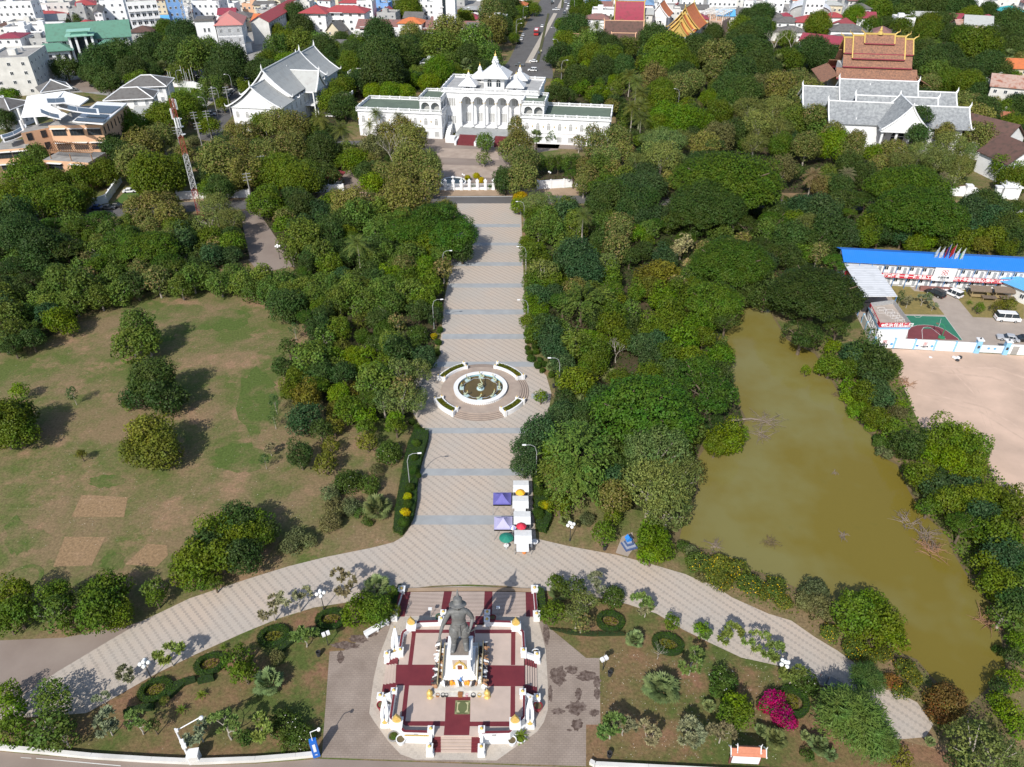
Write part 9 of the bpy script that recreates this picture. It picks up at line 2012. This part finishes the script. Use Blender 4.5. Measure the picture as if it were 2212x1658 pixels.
sgx = (lx(1405, 690) + lx(1530, 690)) / 2; MB().box(sgx, -1.3, 2.5, 4.6, .1, 3.2).build('sign_board', PLW, Rb)
LR = paint('logo_red', (.4, .02, .04), .5); KNOT = []
def knot(parent, x, z, s_, y):
 m = MB()
 for k in range(4):
  a = math.pi / 2 * k + math.pi / 4
  for j in range(8): t0, t1 = 2 * math.pi * j / 8, 2 * math.pi * (j + 1) / 8; cx, cz = x + math.cos(a) * s_ * .5, z + math.sin(a) * s_ * .5; m.tube([(cx + s_ * .3 * math.cos(t0), y, cz + s_ * .3 * math.sin(t0)), (cx + s_ * .3 * math.cos(t1), y, cz + s_ * .3 * math.sin(t1))], s_ * .06, 4)
 m.build('knot_emblem', LR, parent)
knot(Rb, sgx, 4.6, .95, -1.38); text('中国铁建', .62, Rb, (sgx, -1.37, 3.35), m_=paint('dark_lettering', (.08, .08, .1))); text('CHINA', .42, Rb, (sgx, -1.37, 2.8), m_=paint('dark_lettering', ()) if False else _M['dark_lettering'])
MB().lathe([(.42, 0), (.42, .03)], n=16).build('round_emblem', paint('emblem_blue', (.1, .35, .65)), Rb, (lx(2097, 726), -1.24, 3.1)).rotation_euler = (math.pi / 2, 0, 0)
# second blue roof at the right edge
a = W4(2040, 742, 4); R = empty('site_annex', (a.x, a.y, 0), rot - .9, 'light blue roofed single-storey annex at the right edge of the site', 'building'); MB().box(10, 3, 0, 20, 6, 3).build('wall', OFFW, R); MB().slab((-.6, -.8, 3.3), (21, -.8, 3.3), (21, 3, 4.1), (-.6, 3, 4.1), .1).slab((-.6, 3, 4.1), (21, 3, 4.1), (21, 6.8, 3.3), (-.6, 6.8, 3.3), .1).build('roof', LBLUERF, R)
for i in range(6): win(W_D, R, 2 + i * 3, -.02, 1, 1, 1.1)
# white canopy shed
C4 = [W4(640, 592, 5.2), W4(905, 594, 5.2), W4(1120, 905, 4.8), W4(830, 905, 4.8)]; o0 = C4[3]; R = empty('site_canopy', (o0.x, o0.y, 0), 0, 'large white corrugated canopy left of the cabin block', 'canopy')
v = [p - Vector((o0.x, o0.y, 0)) for p in C4]; MB().slab(tuple(v[3]), tuple(v[2]), tuple(v[1]), tuple(v[0]), .1).build('roof', WHITERF, R)
for f in (0, .5, 1):
 for p, q in ((v[3], v[0]), (v[2], v[1])): u = p.lerp(q, f * .96 + .02); MB().tube([(u.x, u.y, 0), (u.x, u.y, u.z - .1)], .08, 6).build('post', BT, R)
MB().box(4.5, 3, 0, 6, 2.4, 1.1).build('stored_goods', DARKM, R)
# deck building
D4 = [W4(965, 1165, 3.3), W4(1225, 1165, 3.3), W4(1080, 965, 3.3), W4(880, 990, 3.3)]; o0 = D4[0]; R = empty('site_office', (o0.x, o0.y, 0), 0, 'flat-roofed site office with pale blue trim and red name sign on its front parapet', 'building')
v = [p - Vector((o0.x, o0.y, 0)) for p in D4]; P = [(p.x, p.y) for p in v]; MB().prism(P, 0, 3.1).build('wall', WHITE, R); MB().prism([(p[0] * .99 + .05, p[1] * .99 + .05) for p in P], 3.105, 3.15).build('roof_deck', mat('beige_deck', (.42, .36, .31), .9, (.34, .29, .25), .5), R)
tr = MB()
for i in range(4):
 a, b = P[i], P[(i + 1) % 4]; L_ = math.hypot(b[0] - a[0], b[1] - a[1]); tr.box((a[0] + b[0]) / 2, (a[1] + b[1]) / 2, 2.75, L_ + .2, .3, .34, math.atan2(b[1] - a[1], b[0] - a[0]))
tr.build('blue_trim', paint('pale_blue_trim', (.25, .5, .72), .5), R)
an = math.atan2(P[1][1] - P[0][1], P[1][0] - P[0][0]); L_ = math.hypot(P[1][0] - P[0][0], P[1][1] - P[0][1]); cxm, cym = (P[0][0] + P[1][0]) / 2, (P[0][1] + P[1][1]) / 2
sg = MB().box(cxm, cym - .02, 3.15, L_, .12, 1.0, an).build('name_sign', RED, R); text('北京住总集团', .95, R, (cxm + .6, cym - .12, 3.62), (math.pi / 2, 0, an), sx=1.05)
MB().lathe([(.33, 0), (.33, .03)], n=6).build('round_emblem', FONTM, R, (cxm - L_ * .42, cym - .1, 3.63)).rotation_euler = (math.pi / 2, 0, an)
a2 = math.atan2(P[3][1] - P[0][1], P[3][0] - P[0][0]); L2 = math.hypot(P[3][0] - P[0][0], P[3][1] - P[0][1]); m = MB().box(P[3][0] / 2 - .08, P[3][1] / 2, 3.15, L2 - .3, .1, .9, a2).build('side_banner', RED, R); text('精诚合作 互惠共赢', .7, R, (P[3][0] / 2 - .2, P[3][1] / 2, 3.6), (math.pi / 2, 0, a2 + math.pi))
fr = MB()
for i, j in ((1, 2), (2, 3)):
 a, b = P[i], P[j]; fr.box((a[0] + b[0]) / 2, (a[1] + b[1]) / 2, 3.15, math.hypot(b[0] - a[0], b[1] - a[1]), .06, 1.0, math.atan2(b[1] - a[1], b[0] - a[0]))
fr.build('roof_railing', METAL, R)
for k in range(3): w_ = win(W_D, R, P[3][0] * (.2 + .28 * k) - .04, P[3][1] * (.2 + .28 * k), 1.1, 1.3, 1.1); w_.rotation_euler = (0, 0, a2 + math.pi)
fr = MB()
for i, (fx, fy) in enumerate(((.3, .8), (.55, .68), (.66, .5), (.75, .27))):
 c = Vector((*P[0], 0)).lerp(Vector((*P[1], 0)), fx) + (Vector((*P[3], 0)) - Vector((*P[0], 0))) * fy * .92
 for z in (3.16, 3.95):
  for q in range(4): x0_, y0_ = ((-.7, -.5), (.7, -.5), (.7, .5), (-.7, .5))[q]; x1_, y1_ = ((.7, -.5), (.7, .5), (-.7, .5), (-.7, -.5))[q]; fr.tube([(c.x + x0_, c.y + y0_, z), (c.x + x1_, c.y + y1_, z)], .022, 4)
 for q in ((-.7, -.5), (.7, -.5), (.7, .5), (-.7, .5)): fr.tube([(c.x + q[0], c.y + q[1], 3.16), (c.x + q[0], c.y + q[1], 3.95)], .022, 4)
fr.build('drying_frames', PLW, R)
# site wall with blue piers and emblems
a, b = W4(905, 1340, 0), W4(1775, 1388, 0); d = b - a; R = empty('site_wall', a, math.atan2(d.y, d.x), 'white site wall with pale blue piers and company emblems', 'wall'); L_ = d.length; MB().box(L_ / 2, 0, 0, L_, .25, 2.2).build('panel', WHITE, R)
for i in range(6): MB().box(L_ * i / 5, -.02, 0, .35, .4, 2.3).build('pier', _M['pale_blue_trim'], R)
for i in (0, 2): x = L_ * (i + .5) / 5; knot(R, x, 1.45, .55, -.2); text('中国铁建', .38, R, (x, -.15, .75), m_=_M['dark_lettering']); text('CHINA', .2, R, (x, -.15, .45), m_=_M['dark_lettering']); MB().box(x - 1.4, -.15, .7, .5, .04, .4).build('blue_emblem', BT, R); MB().lathe([(.28, 0), (.28, .03)], n=14).build('round_emblem', _M['emblem_blue'], R, (x + 1.4, -.15, .95)).rotation_euler = (math.pi / 2, 0, 0)
a, b = W4(905, 1340, 0), W4(810, 1130, 0); d = b - a; R = empty('site_wall', a, math.atan2(d.y, d.x), 'stained white side wall of the site facing the pond', 'wall'); MB().box(d.length / 2, 0, 0, d.length, .25, 2.0).build('panel', OFFW, R);
for i in range(4): MB().box(d.length * i / 3, 0, 0, .3, .35, 2.1).build('pier', _M['pale_blue_trim'], R)
g0, g1 = W4(1790, 1388, 0), W4(2035, 1402, 0); d = g1 - g0; R = empty('site_gate', g0, math.atan2(d.y, d.x), 'pale grey sliding site gate between two light blue pillars', 'gate'); MB().box(d.length / 2, 0, .1, d.length - .6, .12, 1.7).build('gate_leaf', mat('pale_gate', (.62, .66, .68), .5), R)
for x in (0, d.length): MB().box(x, 0, 0, .9, .9, 2.9).build('pillar', _M['pale_blue_trim'], R); MB().box(x, 0, 2.9, 1.2, 1.2, .2).build('cap', WHITE, R); MB().box(x, -.47, 1.2, .45, .04, .6).build('plaque', DARKM, R); MB().lathe([(.12, 0), (.2, .15), (.05, .35)], (x, 0, 3.1), 8).build('lamp', DARKM, R)
for k in (.4, .62): MB().lathe([(.24, 0), (.24, .03)], n=14).build('round_emblem', _M['emblem_blue'], R, (d.length * k, -.07, 1.1)).rotation_euler = (math.pi / 2, 0, 0)
a, b = W4(2060, 1402, 0), W4(2700, 1440, 0); d = b - a; R = empty('site_wall', a, math.atan2(d.y, d.x), 'white site wall right of the sliding gate with a brown door', 'wall'); MB().box(d.length / 2, 0, 0, d.length, .25, 2.2).build('panel', WHITE, R); MB().box(1.2, -.14, 0, 1.2, .06, 1.9).build('door', CONC, R); MB().box(4.5, -.02, 0, .35, .4, 2.3).build('pier', _M['pale_blue_trim'], R)
# court
def q4(*pts): return [(1659 + x / 4, 414.5 + y / 4) for x, y in pts]
CG = mat('court_green', (.035, .18, .11), .8, (.03, .15, .095), .6); CR = mat('court_red', (.2, .055, .06), .8, (.16, .045, .05), .6)
structure('court', q4((1160, 1070), (1532, 1080), (1680, 1284), (1195, 1272), (1225, 1165)), .02, CG)
arcp = [(1200, 1262), (1210, 1195), (1240, 1168), (1290, 1155), (1350, 1152), (1410, 1156), (1475, 1170), (1540, 1200), (1590, 1235), (1640, 1268), (1650, 1283), (1197, 1272)]
structure('court_area', q4(*arcp), .024, CR); structure('court_area', q4((1345, 1172), (1400, 1172), (1412, 1186), (1338, 1186)), .028, CG)
def strip_line(pts, w_, z, nm='court_line', m_=LINE):
 P_ = [Vector((*p, 0)) for p in px_poly(pts)]; mb = MB()
 for a_, b_ in zip(P_, P_[1:]):
  d_ = (b_ - a_).normalized(); n_ = Vector((-d_.y, d_.x, 0)) * w_ / 2; mb.sheet([tuple((a_ - n_)[:2]), tuple((b_ - n_)[:2]), tuple((b_ + n_)[:2]), tuple((a_ + n_)[:2])], z)
 mb.build(nm, m_, kind='structure')
strip_line(q4(*arcp[:-1]), .09, .032); strip_line(q4((1160, 1070), (1532, 1080), (1680, 1284)), .1, .032); strip_line(q4((1335, 1272), (1330, 1195), (1345, 1174), (1380, 1170), (1410, 1178), (1535, 1276)), .09, .033); strip_line(q4((1262, 1073), (1280, 1087), (1310, 1087), (1330, 1075)), .09, .032)
p = W4(1497, 1265); R = empty('basketball_hoop', p, math.radians(150), 'green basketball hoop stand with clear backboard on the red court', 'basketball hoop'); HG = paint('hoop_green', (.03, .22, .1)); MB().tube([(0, 0, 0), (0, 0, 2.4), (.5, 0, 3.0), (1.2, 0, 3.1)], .09, 6).box(0, 0, 0, 1.2, .8, .35).build('stand', HG, R); m = MB(); m.box(1.25, 0, 2.75, .05, 1.8, 1.05); m.build('backboard', mat('pale_backboard', (.55, .6, .6), .3), R); MB().ring((1.6, 0), .2, .24, 2.95, 2.99, 16).build('rim', RED, R)
# yard planting beds
BEDM = mat('dry_bed_grass', (.26, .2, .07), .95, (.16, .14, .05), 1.2, 6, world_co=True)
structure('garden_bed', q4((1070, 805), (1215, 812), (1265, 860), (1400, 868), (1420, 935), (1525, 1065), (1145, 1058), (1060, 900)), .018, BEDM); structure('garden_bed', q4((1640, 830), (2080, 850), (2212, 960), (2212, 1100), (1770, 1085), (1640, 925)), .018, BEDM)
R = empty('stone_sign', W4(1455, 858), rot, 'long low red-brown stone name sign in front of the flagpoles', 'sign'); MB().box(0, 0, 0, 7.4, .8, .95).build('stone', mat('red_stone', (.27, .12, .1), .8, (.2, .09, .08), 2), R); text('北京住总集团', .6, R, (.3, -.42, .5), m_=FONTM)
FLG = [((.65, .68, .7), (.2, .4, .6)), ((.75, .75, .75), (.7, .7, .7)), ((.05, .06, .25), (.4, .03, .05)), ((.5, .02, .03), (.5, .03, .03)), ((.75, .75, .75), (.72, .72, .72)), ((.7, .75, .7), (.1, .4, .15))]
FN = ['pale blue', 'plain white', 'blue and red', 'red', 'white', 'white and green']
for i, (c1, c2) in enumerate(FLG):
 p = W4(1375 + i * 43, 800 + i * 3); R = empty('flagpole', p, 0, f'flagpole with a drooping {FN[i]} flag before the cabin block', 'flagpole', 'flagpoles before the site block'); h = 9.5 if i not in (2, 3) else 10.3
 MB().tube([(0, 0, 0), (0, 0, h)], [.07, .05], 6).build('pole', METAL, R); m = MB()
 for k in range(5):
  x0_, x1_ = k * .13, (k + 1) * .13; dz = k * .28; yy = .08 * (k % 2); y2 = .08 * ((k + 1) % 2); m.slab((-x0_ - .05, yy, h - 2.4 - dz), (-x1_ - .05, y2, h - 2.65 - dz), (-x1_ - .05, y2, h - .45 - dz * .9), (-x0_ - .05, yy, h - .2 - dz * .9), .015, 0 if k < 3 else 1)
 m.build('flag', [paint(f'flag_{i}a', c1, .8), paint(f'flag_{i}b', c2, .8)], R)
TH = mat('thatch', (.2, .15, .11), .95, (.13, .1, .075), 4, 5, bump=.05)
for x, y, lab in ((1800, 905, 'thatched bamboo hut, left of the two'), (2005, 915, 'thatched bamboo hut, right of the two')):
 p = W4(x, y); R = empty('thatched_hut', p, rot, lab, 'hut', 'thatched huts'); MB().slab((-2.2, -1.3, 1.9), (2.2, -1.3, 1.9), (2.2, .1, 2.7), (-2.2, .1, 2.7), .12).slab((-2.2, .1, 2.7), (2.2, .1, 2.7), (2.2, 1.5, 1.9), (-2.2, 1.5, 1.9), .12).build('roof', TH, R)
 for a_ in (-1.6, 1.6):
  for b_ in (-1, 1.1): MB().tube([(a_, b_, 0), (a_, b_, 2)], .06, 6).build('post', mat('bamboo', (.4, .3, .15), .7), R)
 MB().box(0, 0, .45, 3.2, 2.2, .08).build('platform', mat('bamboo', ()), R)
for x, y in ((1900, 940), (2060, 945)):
 p = W4(x, y); R = empty('low_thatch_shade', p, rot, 'low thatched shade ' + ('between the two huts' if x < 2000 else 'below the right hut'), 'shade'); MB().box(0, 0, .8, 3, 1.4, .12).build('roof', TH, R); MB().box(-1.3, 0, 0, .1, 1, .8).box(1.3, 0, 0, .1, 1, .8).build('legs', mat('bamboo', ()), R)
R = empty('rubbish_heap', T(3, 1, 1640, 1450), 0, 'heap of white and black plastic bags on the sandy yard', 'rubbish heap')
for k in range(6): rd_ = random.Random(k); MB().lathe([(.15, 0), (.4, .15), (.35, .35), (.1, .45)], (rd_.uniform(-.8, .8), rd_.uniform(-.7, .7), 0), 8).build('bag', PLW if k % 2 else DARKM, R)
o = MB().lathe([(.3, 0), (.35, .1), (.1, .2)], n=8).build('white_sack', PLW, loc=T(3, 1, 1403, 1433)); tag(o, 'single white plastic sack on the sandy yard', 'sack')
# car under the tree at the bottom right
car(1804, 1493, -38, 'saloon', 'grey', 'dark car half hidden under the spiky tree at the bottom right')
# kerbs on the promenade's edge by the curved paths: low broken blocks
# last pass over the labels: keep each within sixteen words and unlike every other
seen = {}
for o in list(COL.objects):
 l = o.get('label')
 if not l or o.get('group', '').startswith(('white votive', 'dark votive', 'terracotta votive', 'orange votive')): continue
 for w_ in ('the ', 'white-', 'broad ', 'very '):
  if len(l.replace('-', ' ').split()) > 16: l = l.replace(w_, '')
 l = l[0].lower() + l[1:]
 if l in seen: l = l + ', farther one' if len(l.split()) < 15 else l
 seen[l] = 1; o['label'] = l
